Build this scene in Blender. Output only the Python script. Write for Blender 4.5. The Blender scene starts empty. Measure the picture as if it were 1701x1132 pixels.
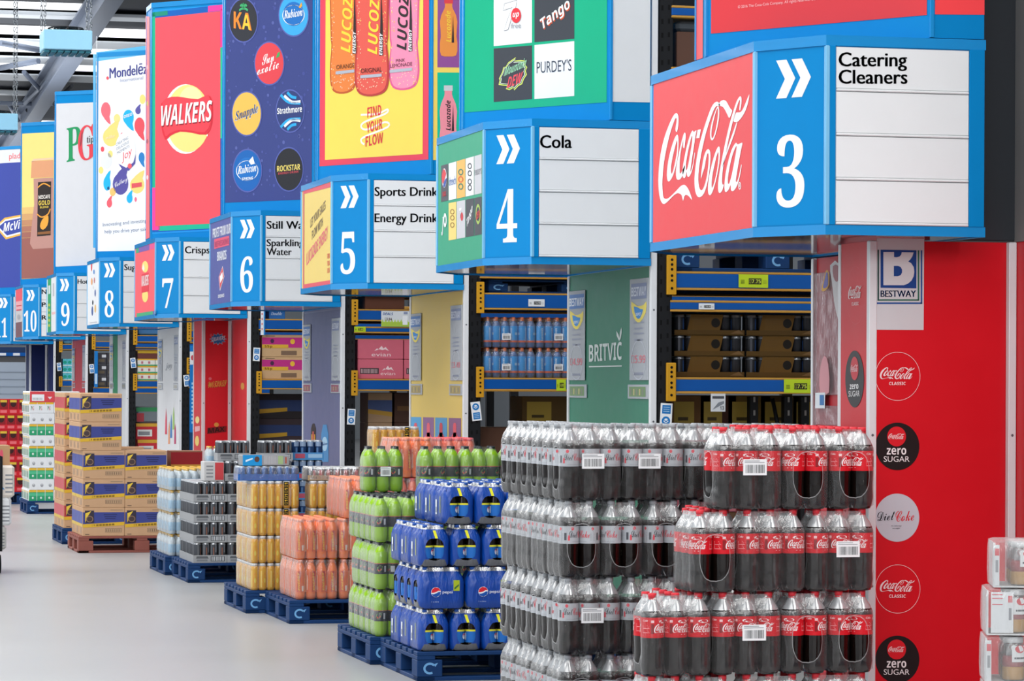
import bpy, bmesh, math, random, os
from mathutils import Vector, Matrix
from mathutils.geometry import tessellate_polygon
random.seed(7)
SC = bpy.context.scene
COL = SC.collection
PI = math.pi

# ---------------------------------------------------------------- camera
F, YAW, HY, ROLL, EYE = 5200.0, 0.2416, 639.9, 0.0043, 1.6   # focal length in pixels of the 1701 px frame
cs, sn, cr, sr = math.cos(YAW), math.sin(YAW), math.cos(ROLL), math.sin(ROLL)
FWD, RGT, UPV = Vector((sn, cs, 0)), Vector((cs, -sn, 0)), Vector((0, 0, 1))
R2, U2 = cr * RGT + sr * UPV, cr * UPV - sr * RGT
cam_data = bpy.data.cameras.new('camera')
cam_data.sensor_width = 36.0
cam_data.lens = F / 1701 * 36.0
cam_data.shift_y = (HY - 566) / 1701
cam_data.clip_start, cam_data.clip_end = 0.5, 400
cam = bpy.data.objects.new('camera', cam_data)
COL.objects.link(cam)
cam.matrix_world = Matrix((R2.to_4d(), U2.to_4d(), (-FWD).to_4d(), (0, 0, 0, 1))).transposed()
cam.matrix_world.translation = Vector((0, 0, EYE))
SC.camera = cam
cam_data.dof.use_dof = False

# ---------------------------------------------------------------- world, lights, exposure
world = bpy.data.worlds.new('daylight')
SC.world = world
world.use_nodes = True
wn = world.node_tree.nodes
wn['Background'].inputs[0].default_value = (0.93, 0.97, 1.0, 1)
wn['Background'].inputs[1].default_value = 0.7


def area_light(name, loc, size, energy, rot=(0, 0, 0), color=(1, 1, 1)):
    l = bpy.data.lights.new(name, 'AREA')
    l.shape = 'RECTANGLE'
    l.size, l.size_y = size
    l.energy = energy
    l.color = color
    o = bpy.data.objects.new(name, l)
    COL.objects.link(o)
    o.location = loc
    o.rotation_euler = rot
    return o


# roof lights: long strips over the main aisle and over the shopping aisles
for i in range(5):
    area_light('roof_light', (-1.0, 3 + 12.0 * i, 8.4), (7.0, 10.0), 850 + 90 * i, (0, 0.0, 0), (1.0, 0.985, 0.96))
for i in range(5):
    area_light('roof_light_side', (7.0, 4.5 + 12.0 * i, 8.6), (3.0, 7.0), 620 if i == 0 else 300 + 60 * i, (0, 0, 0), (1.0, 0.985, 0.96))
# the glazed front of the hall along the far side of the main aisle
area_light('front_glazing', (-13.5, 34.0, 4.2), (7.0, 56.0), 2300, (0, -PI / 2, 0), (0.95, 0.98, 1.0))
# added frontal fill high behind the camera, tilted down so shelves shade the racks
area_light('added_front_fill', (-1.0, -6.0, 8.3), (14.0, 7.0), 2500, (math.radians(52), 0, 0), (0.97, 0.99, 1.0))
# added fill lamp aimed down the row of signs to brighten the far boards
area_light('added_sign_fill', (-2.0, 14.0, 8.9), (10.0, 4.0), 600, (math.radians(60), 0, 0), (0.97, 0.99, 1.0))
# added upward fills, unseen, that brighten the underside of the far roof
area_light('added_roof_fill', (2.0, 60.0, 5.9), (9.0, 5.0), 620, (PI, 0, 0), (0.97, 0.99, 1.0))
area_light('added_roof_fill', (2.0, 72.0, 5.2), (9.0, 5.0), 620, (PI, 0, 0), (0.97, 0.99, 1.0))
SC.view_settings.view_transform = 'Standard'
SC.view_settings.look = 'None'
SC.view_settings.gamma = 1
SC.view_settings.exposure = -0.38
SC.view_settings.use_curve_mapping = False
cy = SC.cycles
cy.max_bounces = 10
cy.diffuse_bounces = 4
cy.glossy_bounces = 4
cy.transmission_bounces = 4
cy.transparent_max_bounces = 24
cy.caustics_reflective = False
cy.caustics_refractive = False
cy.use_denoising = True
# ---------------------------------------------------------------- pixels to points
def ray(px, py):
    a, b = px - 850.5, py - HY
    u, v = a * cr + b * sr, b * cr - a * sr
    return (FWD * F + RGT * u - UPV * v)


CAM = Vector((0, 0, EYE))


def on_plane(px, py, o, n):
    d = ray(px, py)
    return CAM + d * ((o - CAM).dot(n) / d.dot(n))


def xat(px, Y, py=640):                    # world X of a pixel column at depth Y
    d = ray(px, py)
    return d.x / d.y * Y


def yat(px, X, py=640):
    d = ray(px, py)
    return d.y / d.x * X


def zat(px, py, Y):
    d = ray(px, py)
    return EYE + d.z / d.y * Y


# ---------------------------------------------------------------- materials
MATS = {}


def lin(h):
    h = h.lstrip('#')
    c = [int(h[i:i + 2], 16) / 255 for i in (0, 2, 4)]
    return [x / 12.92 if x < 0.04045 else ((x + 0.055) / 1.055) ** 2.4 for x in c] + [1]


def mat(hexa, rough=0.42, metal=0.0, var=0.05, scale=9.0, coat=0.0, bump=0.0, spec=0.22):
    key = (hexa, rough, metal, var, scale, coat, bump, spec)
    if key in MATS:
        return MATS[key]
    m = bpy.data.materials.new('mat_' + hexa.lstrip('#'))
    m.use_nodes = True
    nt = m.node_tree
    b = nt.nodes['Principled BSDF']
    b.inputs['Metallic'].default_value = metal
    b.inputs['Specular IOR Level'].default_value = spec
    b.inputs['Coat Weight'].default_value = coat
    tc = nt.nodes.new('ShaderNodeTexCoord')
    nz = nt.nodes.new('ShaderNodeTexNoise')
    nz.inputs['Scale'].default_value = scale
    nz.inputs['Detail'].default_value = 4
    nt.links.new(tc.outputs['Object'], nz.inputs['Vector'])
    mr = nt.nodes.new('ShaderNodeMapRange')
    mr.inputs[3].default_value = 1 - var
    mr.inputs[4].default_value = 1 + var
    nt.links.new(nz.outputs[0], mr.inputs[0])
    hs = nt.nodes.new('ShaderNodeHueSaturation')
    hs.inputs['Color'].default_value = lin(hexa)
    nt.links.new(mr.outputs[0], hs.inputs['Value'])
    nt.links.new(hs.outputs[0], b.inputs['Base Color'])
    rr = nt.nodes.new('ShaderNodeMapRange')
    rr.inputs[3].default_value = max(0.02, rough - 0.06)
    rr.inputs[4].default_value = min(1, rough + 0.06)
    nt.links.new(nz.outputs[0], rr.inputs[0])
    nt.links.new(rr.outputs[0], b.inputs['Roughness'])
    if bump:
        bp = nt.nodes.new('ShaderNodeBump')
        bp.inputs['Strength'].default_value = bump
        bp.inputs['Distance'].default_value = 0.01
        nt.links.new(nz.outputs[0], bp.inputs['Height'])
        nt.links.new(bp.outputs[0], b.inputs['Normal'])
    MATS[key] = m
    return m


def N(nt, typ, ins=None, **kw):
    n = nt.nodes.new(typ)
    for k, v in kw.items():
        setattr(n, k, v)
    for k, v in (ins or {}).items():
        if hasattr(v, 'is_output'):
            nt.links.new(v, n.inputs[k])
        else:
            n.inputs[k].default_value = v
    return n


def mth(nt, op, a, b=0.0, clamp=False):
    return N(nt, 'ShaderNodeMath', {0: a, 1: b}, operation=op, use_clamp=clamp).outputs[0]


def film_mat(name, tint=(1, 1, 1, 1), milky=0.10, gloss=0.16, hole=None, opaque=None, rough=0.16, streak=0.25, gz=None):
    """Shrink film: transparent with glossy creases; hole = (axis limit, half width, centre z, half height) cuts an
    oval opening in the two ends; opaque = colour of printed film instead of clear film."""
    m = bpy.data.materials.new(name)
    m.use_nodes = True
    nt = m.node_tree
    nt.nodes.clear()
    out = nt.nodes.new('ShaderNodeOutputMaterial')
    tc = nt.nodes.new('ShaderNodeTexCoord')
    mp = N(nt, 'ShaderNodeMapping', {'Vector': tc.outputs['Object'], 'Scale': (26, 26, 7)})
    nz = N(nt, 'ShaderNodeTexNoise', {'Vector': mp.outputs[0], 'Scale': 1.6, 'Detail': 5, 'Distortion': 0.8})
    bp = N(nt, 'ShaderNodeBump', {'Height': nz.outputs[0], 'Strength': 0.55, 'Distance': 0.012})
    gl = N(nt, 'ShaderNodeBsdfGlossy', {'Color': (1, 1, 1, 1), 'Roughness': rough, 'Normal': bp.outputs[0]})
    df = N(nt, 'ShaderNodeBsdfDiffuse', {'Color': (0.86, 0.87, 0.88, 1), 'Normal': bp.outputs[0]})
    tr = N(nt, 'ShaderNodeBsdfTransparent', {'Color': tint})
    lw = N(nt, 'ShaderNodeLayerWeight', {'Blend': 0.25, 'Normal': bp.outputs[0]})
    st = mth(nt, 'MULTIPLY', mth(nt, 'SUBTRACT', nz.outputs[0], 0.55, True), streak * 4)
    gf = mth(nt, 'ADD', mth(nt, 'MULTIPLY', lw.outputs['Fresnel'], 0.5), gloss, True)
    mf = mth(nt, 'ADD', mth(nt, 'ADD', st, milky), mth(nt, 'MULTIPLY', lw.outputs['Facing'], 0.30), True)
    if gz:                                  # white haze and gloss raised over the shoulders, painting in the reflections there
        sz = N(nt, 'ShaderNodeSeparateXYZ', {0: tc.outputs['Object']})
        zf = N(nt, 'ShaderNodeMapRange', {0: sz.outputs[2], 1: gz - .02, 2: gz + .025, 3: 0.55, 4: 2.6})
        gf = mth(nt, 'MULTIPLY', gf, zf.outputs[0], True)
        mf = mth(nt, 'MULTIPLY', mf, zf.outputs[0], True)
    if opaque:
        pr = N(nt, 'ShaderNodeBsdfPrincipled', {'Base Color': lin(opaque), 'Roughness': 0.28, 'Normal': bp.outputs[0]})
        sh = pr.outputs[0]
    else:
        s1 = N(nt, 'ShaderNodeMixShader', {0: mf, 1: tr.outputs[0], 2: df.outputs[0]})
        sh = N(nt, 'ShaderNodeMixShader', {0: gf, 1: s1.outputs[0], 2: gl.outputs[0]}).outputs[0]
    if hole:
        lim, hw, cz, hh = hole
        sp = N(nt, 'ShaderNodeSeparateXYZ', {0: tc.outputs['Object']})
        ex = mth(nt, 'DIVIDE', sp.outputs[1], hw)
        ez = mth(nt, 'DIVIDE', mth(nt, 'SUBTRACT', sp.outputs[2], cz), hh)
        wob = mth(nt, 'MULTIPLY', mth(nt, 'SUBTRACT', nz.outputs[0], 0.5), 0.25)
        r2 = mth(nt, 'ADD', mth(nt, 'ADD', mth(nt, 'POWER', mth(nt, 'ABSOLUTE', ex), 2.4), mth(nt, 'POWER', mth(nt, 'ABSOLUTE', ez), 2.4)), wob)
        end = mth(nt, 'GREATER_THAN', mth(nt, 'ABSOLUTE', sp.outputs[0]), lim)
        ins = mth(nt, 'MULTIPLY', mth(nt, 'LESS_THAN', r2, 1.0), end)
        rim = mth(nt, 'MULTIPLY', mth(nt, 'MULTIPLY', mth(nt, 'LESS_THAN', r2, 1.10), end), 0.30)
        rimc = N(nt, 'ShaderNodeBsdfDiffuse', {'Color': (0.75, 0.76, 0.78, 1)})
        if not opaque:
            sh = N(nt, 'ShaderNodeMixShader', {0: rim, 1: sh, 2: rimc.outputs[0]}).outputs[0]
        else:                               # the printed film ends in a clear grey skirt under the opening
            sk = mth(nt, 'MULTIPLY', mth(nt, 'MULTIPLY', end, mth(nt, 'LESS_THAN', sp.outputs[2], cz - hh * 0.9)),
                     mth(nt, 'LESS_THAN', mth(nt, 'ADD', mth(nt, 'ABSOLUTE', sp.outputs[1]), mth(nt, 'MULTIPLY', sp.outputs[2], 0.5)), hw * 1.45))
            grey = N(nt, 'ShaderNodeBsdfPrincipled', {'Base Color': (0.12, 0.125, 0.14, 1), 'Roughness': 0.2, 'Normal': bp.outputs[0]})
            sh = N(nt, 'ShaderNodeMixShader', {0: sk, 1: sh, 2: grey.outputs[0]}).outputs[0]
        t2 = N(nt, 'ShaderNodeBsdfTransparent', {'Color': (1, 1, 1, 1)})
        sh = N(nt, 'ShaderNodeMixShader', {0: ins, 1: sh, 2: t2.outputs[0]}).outputs[0]
    nt.links.new(sh, out.inputs[0])
    MATS[name] = m
    return m


def clear_mat(name, color=(0.9, 0.93, 0.95, 1), body=0.16, gloss=0.14, rough=0.08, fres=0.3):
    """Thin clear plastic: mostly see-through, a little of its own body colour, glossy."""
    m = bpy.data.materials.new(name)
    m.use_nodes = True
    nt = m.node_tree
    nt.nodes.clear()
    out = nt.nodes.new('ShaderNodeOutputMaterial')
    tc = nt.nodes.new('ShaderNodeTexCoord')
    nz = N(nt, 'ShaderNodeTexNoise', {'Vector': tc.outputs['Object'], 'Scale': 14.0, 'Detail': 3})
    bp = N(nt, 'ShaderNodeBump', {'Height': nz.outputs[0], 'Strength': 0.25, 'Distance': 0.01})
    gl = N(nt, 'ShaderNodeBsdfGlossy', {'Roughness': rough, 'Normal': bp.outputs[0]})
    df = N(nt, 'ShaderNodeBsdfDiffuse', {'Color': color})
    tr = N(nt, 'ShaderNodeBsdfTransparent', {'Color': (0.95, 0.96, 0.97, 1)})
    lw = N(nt, 'ShaderNodeLayerWeight', {'Blend': 0.3})
    s1 = N(nt, 'ShaderNodeMixShader', {0: body, 1: tr.outputs[0], 2: df.outputs[0]})
    gf = mth(nt, 'ADD', mth(nt, 'MULTIPLY', lw.outputs['Fresnel'], fres), gloss, True)
    s2 = N(nt, 'ShaderNodeMixShader', {0: gf, 1: s1.outputs[0], 2: gl.outputs[0]})
    nt.links.new(s2.outputs[0], out.inputs[0])
    return m


def emit_mat(name, color, strength):
    m = bpy.data.materials.new(name)
    m.use_nodes = True
    nt = m.node_tree
    b = nt.nodes['Principled BSDF']
    tc = nt.nodes.new('ShaderNodeTexCoord')
    nz = N(nt, 'ShaderNodeTexNoise', {'Vector': tc.outputs['Object'], 'Scale': 0.9})
    mr = N(nt, 'ShaderNodeMapRange', {0: nz.outputs[0], 3: strength * 0.75, 4: strength * 1.25})
    b.inputs['Base Color'].default_value = color
    b.inputs['Emission Color'].default_value = color
    nt.links.new(mr.outputs[0], b.inputs['Emission Strength'])
    return m


# ---------------------------------------------------------------- mesh builder
class MB:
    def __init__(s):
        s.v, s.f, s.m, s.slots, s.sm = [], [], [], [], []

    def slot(s, m):
        if m not in s.slots:
            s.slots.append(m)
        return s.slots.index(m)

    def poly(s, pts, m, smooth=False):
        i = len(s.v)
        s.v += [Vector(p) for p in pts]
        s.f.append(list(range(i, i + len(pts))))
        s.m.append(s.slot(m)); s.sm.append(smooth)

    def grid(s, rows, m, closed=True, smooth=True, cap0=False, cap1=False):
        i = len(s.v)
        n = len(rows[0])
        for r in rows:
            s.v += [Vector(p) for p in r]
        k = s.slot(m) if not isinstance(m, list) else None
        for a in range(len(rows) - 1):
            mi = k if k is not None else s.slot(m[a])
            for b in range(n if closed else n - 1):
                c = (b + 1) % n
                s.f.append([i + a * n + b, i + a * n + c, i + (a + 1) * n + c, i + (a + 1) * n + b])
                s.m.append(mi); s.sm.append(smooth)
        if cap0:
            s.f.append([i + n - 1 - b for b in range(n)]); s.m.append(k if k is not None else s.slot(m[0])); s.sm.append(False)
        if cap1:
            j = i + (len(rows) - 1) * n
            s.f.append([j + b for b in range(n)]); s.m.append(k if k is not None else s.slot(m[-1])); s.sm.append(False)

    def box(s, x0, x1, y0, y1, z0, z1, m, bev=0.0, M=None):
        bev = min(bev, (x1 - x0) * 0.3, (y1 - y0) * 0.3, (z1 - z0) * 0.3)

        def ring(i, z):
            a, b, c, d = x0 + i, x1 - i, y0 + i, y1 - i
            if bev <= 0:
                return [(a, c, z), (b, c, z), (b, d, z), (a, d, z)]
            e = bev
            return [(a + e, c, z), (b - e, c, z), (b, c + e, z), (b, d - e, z), (b - e, d, z), (a + e, d, z), (a, d - e, z), (a, c + e, z)]
        rows = [ring(0, z0), ring(0, z1)] if bev <= 0 else [ring(bev, z0), ring(0, z0 + bev), ring(0, z1 - bev), ring(bev, z1)]
        if M is not None:
            rows = [[M @ Vector(p) for p in r] for r in rows]
        s.grid(rows, m, True, False, True, True)

    def prism(s, pts, z0, z1, m, cap=True):
        s.grid([[(x, y, z0) for x, y in pts], [(x, y, z1) for x, y in pts]], m, True, False, cap, cap)

    def lathe(s, prof, m, n=16, cx=0, cy=0, cap0=True, cap1=True):
        rows = [[(cx + r * math.cos(2 * PI * k / n), cy + r * math.sin(2 * PI * k / n), z) for k in range(n)] for r, z in prof]
        s.grid(rows, m, True, True, cap0, cap1)

    def tube(s, pts, r, m, n=8):
        pts = [Vector(p) for p in pts]
        rows = []
        for i, p in enumerate(pts):
            t = (pts[min(i + 1, len(pts) - 1)] - pts[max(i - 1, 0)]).normalized()
            a = t.cross(Vector((0, 0, 1)) if abs(t.z) < 0.9 else Vector((1, 0, 0))).normalized()
            b = t.cross(a)
            rows.append([p + a * (r * math.cos(2 * PI * k / n)) + b * (r * math.sin(2 * PI * k / n)) for k in range(n)])
        s.grid(rows, m, True, True, True, True)

    def mesh(s, name, off=None):
        me = bpy.data.meshes.new(name)
        vs = [v - off for v in s.v] if off is not None else s.v
        me.from_pydata([tuple(v) for v in vs], [], s.f)
        for m in s.slots:
            me.materials.append(m)
        me.polygons.foreach_set('material_index', s.m)
        me.polygons.foreach_set('use_smooth', s.sm)
        me.update()
        return me

    def build(s, name, parent=None, loc=(0, 0, 0), rotz=0.0, world=False):
        """world=True: the vertices are world coordinates; they are made relative to the parent Empty."""
        off = parent.location.copy() if (world and parent is not None and parent.parent is None) else None
        if world and parent is not None and parent.parent is not None:
            off = parent.parent.location.copy() if parent.parent.type == 'EMPTY' else None
        return link(name, s.mesh(name, off), parent, loc, rotz)


def link(name, me, parent=None, loc=(0, 0, 0), rotz=0.0):
    o = bpy.data.objects.new(name, me)
    COL.objects.link(o)
    o.location = loc
    o.rotation_euler = (0, 0, rotz)
    if parent is not None:
        o.parent = parent
    return o


def thing(name, label, cat, loc=(0, 0, 0), rotz=0.0, group=None):
    return tag(link(name, None, None, loc, rotz), label, cat, group)


def tag(o, label, cat, group=None):
    o['label'] = label
    o['category'] = cat
    if group:
        o['group'] = group
    return o


def struct(o):
    o['kind'] = 'structure'
    return o


KIDS = {}


def copy_tree(o, loc=None, rotz=None, label=None, group=None, parent=None):
    c = o.copy()
    COL.objects.link(c)
    if parent is not None:
        c.parent = parent
    if loc is not None:
        c.location = loc
    if rotz is not None:
        c.rotation_euler = (0, 0, rotz)
    if label:
        c['label'] = label
    if group:
        c['group'] = group
    if o.name not in KIDS:
        KIDS[o.name] = list(o.children)
    for ch in KIDS[o.name]:
        copy_tree(ch, parent=c)
    return c


class Proto:
    """First placing moves the prototype itself, later ones copy it with its parts."""
    def __init__(s, root):
        s.root, s.used = root, False
        KIDS[root.name] = list(root.children)
        for k in root.children:
            KIDS[k.name] = list(k.children)

    def put(s, loc, rotz, label, group=None):
        if not s.used:
            s.used = True
            s.root.location = loc
            s.root.rotation_euler = (0, 0, rotz)
            s.root['label'] = label
            if group:
                s.root['group'] = group
            return s.root
        return copy_tree(s.root, loc, rotz, label, group)


# ---------------------------------------------------------------- lettering
FD = os.path.join(bpy.utils.system_resource('DATAFILES'), 'fonts')
try:
    MATHF = bpy.data.fonts.load(os.path.join(FD, 'NotoSansMath-Regular.woff2'))
except Exception:
    MATHF = None
STY = {'bold': (0x1D5D4, 0x1D5EE, 0x1D7EC), 'bi': (0x1D63C, 0x1D656, 0x1D7EC), 'serif': (0x1D400, 0x1D41A, 0x1D7CE),
       'seri': (0x1D468, 0x1D482, 0x1D7CE), 'script': (0x1D4D0, 0x1D4EA, 0x1D7CE)}
TXT = {}


def raw_text(t, style):
    c = bpy.data.curves.new('lettering', 'FONT')
    c.resolution_u = 3
    if style in STY and MATHF:
        A, a, d = STY[style]
        t = ''.join(chr(A + ord(ch) - 65) if 'A' <= ch <= 'Z' else chr(a + ord(ch) - 97) if 'a' <= ch <= 'z' else chr(d + ord(ch) - 48) if '0' <= ch <= '9' else ch for ch in t)
        c.font = MATHF
    c.body = t
    o = bpy.data.objects.new('lettering', c)
    COL.objects.link(o)
    dg = bpy.context.evaluated_depsgraph_get()
    me = bpy.data.meshes.new_from_object(o.evaluated_get(dg))
    vs = [(v.co.x, v.co.y) for v in me.vertices]
    fs = [list(p.vertices) for p in me.polygons]
    COL.objects.unlink(o)
    bpy.data.objects.remove(o)
    bpy.data.meshes.remove(me)
    return vs, fs


CAPH = {}


def text2d(t, style='sans'):
    """Vertices with ink width 1 and cap height 1, faces, natural width / cap height."""
    key = (t, style)
    if key in TXT:
        return TXT[key]
    st = 'sans' if style == 'opt' else style
    if st not in CAPH:
        CAPH[st] = max(v[1] for v in raw_text('H', st)[0])
    vs, fs = raw_text(t, st)
    if style == 'opt':                      # wide stems, thin bars: the flared lettering of the aisle boards
        n = len(vs)
        d = 0.05
        vs = vs + [(x + d / 2, y) for x, y in vs] + [(x + d, y) for x, y in vs]
        fs = fs + [[i + n for i in f] for f in fs] + [[i + 2 * n for i in f] for f in fs]
    x0, x1 = min(v[0] for v in vs), max(v[0] for v in vs)
    w = max(1e-6, x1 - x0)
    r = ([((x - x0) / w, y / CAPH[st]) for x, y in vs], fs, w / CAPH[st])
    TXT[key] = r
    return r


def spline(pts, k=3, closed=True):
    out, n = [], len(pts)
    for i in range(n if closed else n - 1):
        p = [pts[(i + j - 1) % n] if closed else pts[max(0, min(n - 1, i + j - 1))] for j in range(4)]
        for s in range(k):
            t = s / k
            out.append(tuple(0.5 * (2 * p[1][a] + (p[2][a] - p[0][a]) * t + (2 * p[0][a] - 5 * p[1][a] + 4 * p[2][a] - p[3][a]) * t * t
                                    + (3 * p[1][a] - p[0][a] - 3 * p[2][a] + p[3][a]) * t ** 3) for a in (0, 1)))
    if not closed:
        out.append(tuple(pts[-1]))
    return out


def tess(loops):
    tri = tessellate_polygon([[Vector((x, y, 0)) for x, y in l] for l in loops])
    vs = [p for l in loops for p in l]
    return vs, [list(t) for t in tri]


class Art:
    """Flat printing on a plane (or on a cylinder, for bottle labels). px=True: the given coordinates are photo pixels
    that are carried on to the plane; else metres along U and V."""
    def __init__(s, o, U, V, px=False, R=None, step=0.0012, base=0.0, rough=0.4):
        s.o, s.U, s.V = Vector(o), Vector(U).normalized(), Vector(V).normalized()
        s.n = s.U.cross(s.V).normalized()
        s.px, s.R, s.step, s.base, s.rough = px, R, step, base, rough
        s.mb = MB()

    def to(s, x, y):
        if not s.px:
            return (x, y)
        p = on_plane(x, y, s.o, s.n) - s.o
        return (p.dot(s.U), p.dot(s.V))

    def lift(s, a, b, layer):
        h = s.base + s.step * layer
        if s.R:
            t = a / s.R
            return Vector(((s.R + h) * math.sin(t), -(s.R + h) * math.cos(t), b))
        return s.o + s.U * a + s.V * b + s.n * h

    def raw(s, vs, fs, color, layer=1):
        i = len(s.mb.v)
        s.mb.v += [s.lift(a, b, layer) for a, b in vs]
        k = s.mb.slot(mat(color, s.rough, 0, 0.03) if isinstance(color, str) else color)
        for f in fs:
            s.mb.f.append([i + j for j in f]); s.mb.m.append(k); s.mb.sm.append(False)

    def poly(s, pts, color, layer=1, smooth=0, holes=()):
        if smooth:
            pts = spline(pts, smooth)
        l2 = [s.to(*p) for p in pts]
        if len(l2) <= 4 and not holes:
            return s.raw(l2, [list(range(len(l2)))], color, layer)
        vs, fs = tess([l2] + [[s.to(*p) for p in h] for h in holes])
        s.raw(vs, fs, color, layer)

    def rect(s, x0, y0, x1, y1, color, layer=1):
        if s.R:
            n = max(1, int(abs(x1 - x0) / s.R / 0.3))
            for i in range(n):
                a, b = x0 + (x1 - x0) * i / n, x0 + (x1 - x0) * (i + 1) / n
                s.poly([(a, y0), (b, y0), (b, y1), (a, y1)], color, layer)
        else:
            s.poly([(x0, y0), (x1, y0), (x1, y1), (x0, y1)], color, layer)

    def ell(s, cx, cy, rx, ry, color, layer=1, n=32, ring=0.0, rot=0.0):
        def pt(k, q):
            a = 2 * PI * k / n
            x, y = (rx - q) * math.cos(a), (ry - q * ry / rx) * math.sin(a)
            return (cx + x * math.cos(rot) - y * math.sin(rot), cy + x * math.sin(rot) + y * math.cos(rot))
        o = [s.to(*pt(k, 0)) for k in range(n)]
        if not ring:
            return s.raw(o, [list(range(n))], color, layer)
        q = [s.to(*pt(k, ring)) for k in range(n)]
        s.raw(o + q, [[k, (k + 1) % n, n + (k + 1) % n, n + k] for k in range(n)], color, layer)

    def shape(s, vs, fs, p0, p1, q0, color, layer=1):
        """Unit-square artwork to the frame p0 (origin), p1 (end of the base line), q0 (top over the origin)."""
        a, b, c = Vector(s.to(*p0)), Vector(s.to(*p1)), Vector(s.to(*q0))
        e, g = b - a, c - a
        s.raw([tuple(a + e * x + g * y) for x, y in vs], fs, color, layer)

    def text(s, t, style, p0, p1, h, color, layer=2, slant=0.0):
        """Base line from p0 to p1 (full ink width), cap height h (negative in pixel mode means up as well)."""
        vs, fs, w = text2d(t, style)
        q0 = (p0[0] + slant, p0[1] - h) if s.px else (p0[0] + slant, p0[1] + h)
        s.shape(vs, fs, p0, p1, q0, color, layer)

    def line(s, pts, w, color, layer=1, k=4):
        pts = spline(pts, k, False) if len(pts) > 2 else pts
        q = [Vector(s.to(*p)) for p in pts]
        L, Rr = [], []
        for i, p in enumerate(q):
            t = (q[min(i + 1, len(q) - 1)] - q[max(0, i - 1)])
            t = t.normalized() if t.length else Vector((1, 0))
            nn = Vector((-t.y, t.x)) * (w / 2)
            L.append(tuple(p + nn)); Rr.append(tuple(p - nn))
        n = len(q)
        s.raw(L + Rr, [[i, i + 1, n + i + 1, n + i] for i in range(n - 1)], color, layer)

    def build(s, name, parent, world=True, label=None):
        o = s.mb.build(name, parent, world=world)
        if label:
            o['label'] = label
        return o
# ---------------------------------------------------------------- the row of aisle ends
X0, XE, ZT = 4.014, 4.897, 5.44
XS = XE - .009                              # the signs stop just short of the end panels' posts
#        Y of the sign's near corner, front length, underside height
SG = {3: (12.169, 1.484, 2.207), 4: (16.966, 1.194, 2.264), 5: (21.588, 1.21, 2.262), 6: (26.19, 1.243, 2.251), 7: (31.185, 1.66, 2.252),
      8: (36.204, 1.277, 2.248), 9: (41.273, 1.286, 2.24), 10: (46.254, 1.314, 2.238), 11: (51.083, 1.334, 2.228)}
YN = {k: v[0] - 0.305 for k, v in SG.items()}
YF = {k: v[0] + v[1] + 0.305 for k, v in SG.items()}
BLUE, BLUE_D = '#0280c2', '#0a78b8'
m_blue = mat(BLUE, 0.36, 0, 0.03, spec=0.1)
m_rail = mat('#1086c8', 0.25, 0, 0.03, coat=0.15)
m_edge = mat('#7fc0e6', 0.25, 0.2, 0.03)
m_white = mat('#e2e4e6', 0.35, 0, 0.02)
m_alu = mat('#d3d5d8', 0.35, 0.15, 0.03)
m_soffit = mat('#2a323d', 0.12, 0, 0.1, 3.0, coat=0.5)
m_black = mat('#17181b', 0.5, 0, 0.08)
m_hole = mat('#050506', 0.8)
NUMW = {3: 'three', 4: 'four', 5: 'five', 6: 'six', 7: 'seven', 8: 'eight', 9: 'nine', 10: 'ten', 11: 'eleven'}


def offset(pts, d):
    """Outward offset of a convex outline given clockwise or not."""
    n = len(pts)
    c = (sum(p[0] for p in pts) / n, sum(p[1] for p in pts) / n)
    ls = []
    for i in range(n):
        a, b = Vector(pts[i]), Vector(pts[(i + 1) % n])
        t = (b - a).normalized()
        q = Vector((t.y, -t.x))
        if q.dot(a - Vector(c)) < 0:
            q = -q
        ls.append((a + q * d, t))
    out = []
    for i in range(n):
        (p, t), (q, u) = ls[i - 1], ls[i]
        k = (q - p).cross(u) / t.cross(u)
        out.append(tuple(p + t * k))
    return out


# ---- the flowing script logo, outlined on the front panel of the aisle 3 sign and reused at other sizes
def crop1(pts):
    return [(1085 + x / 5.659, 150 + y / 5.659) for x, y in pts]


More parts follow.
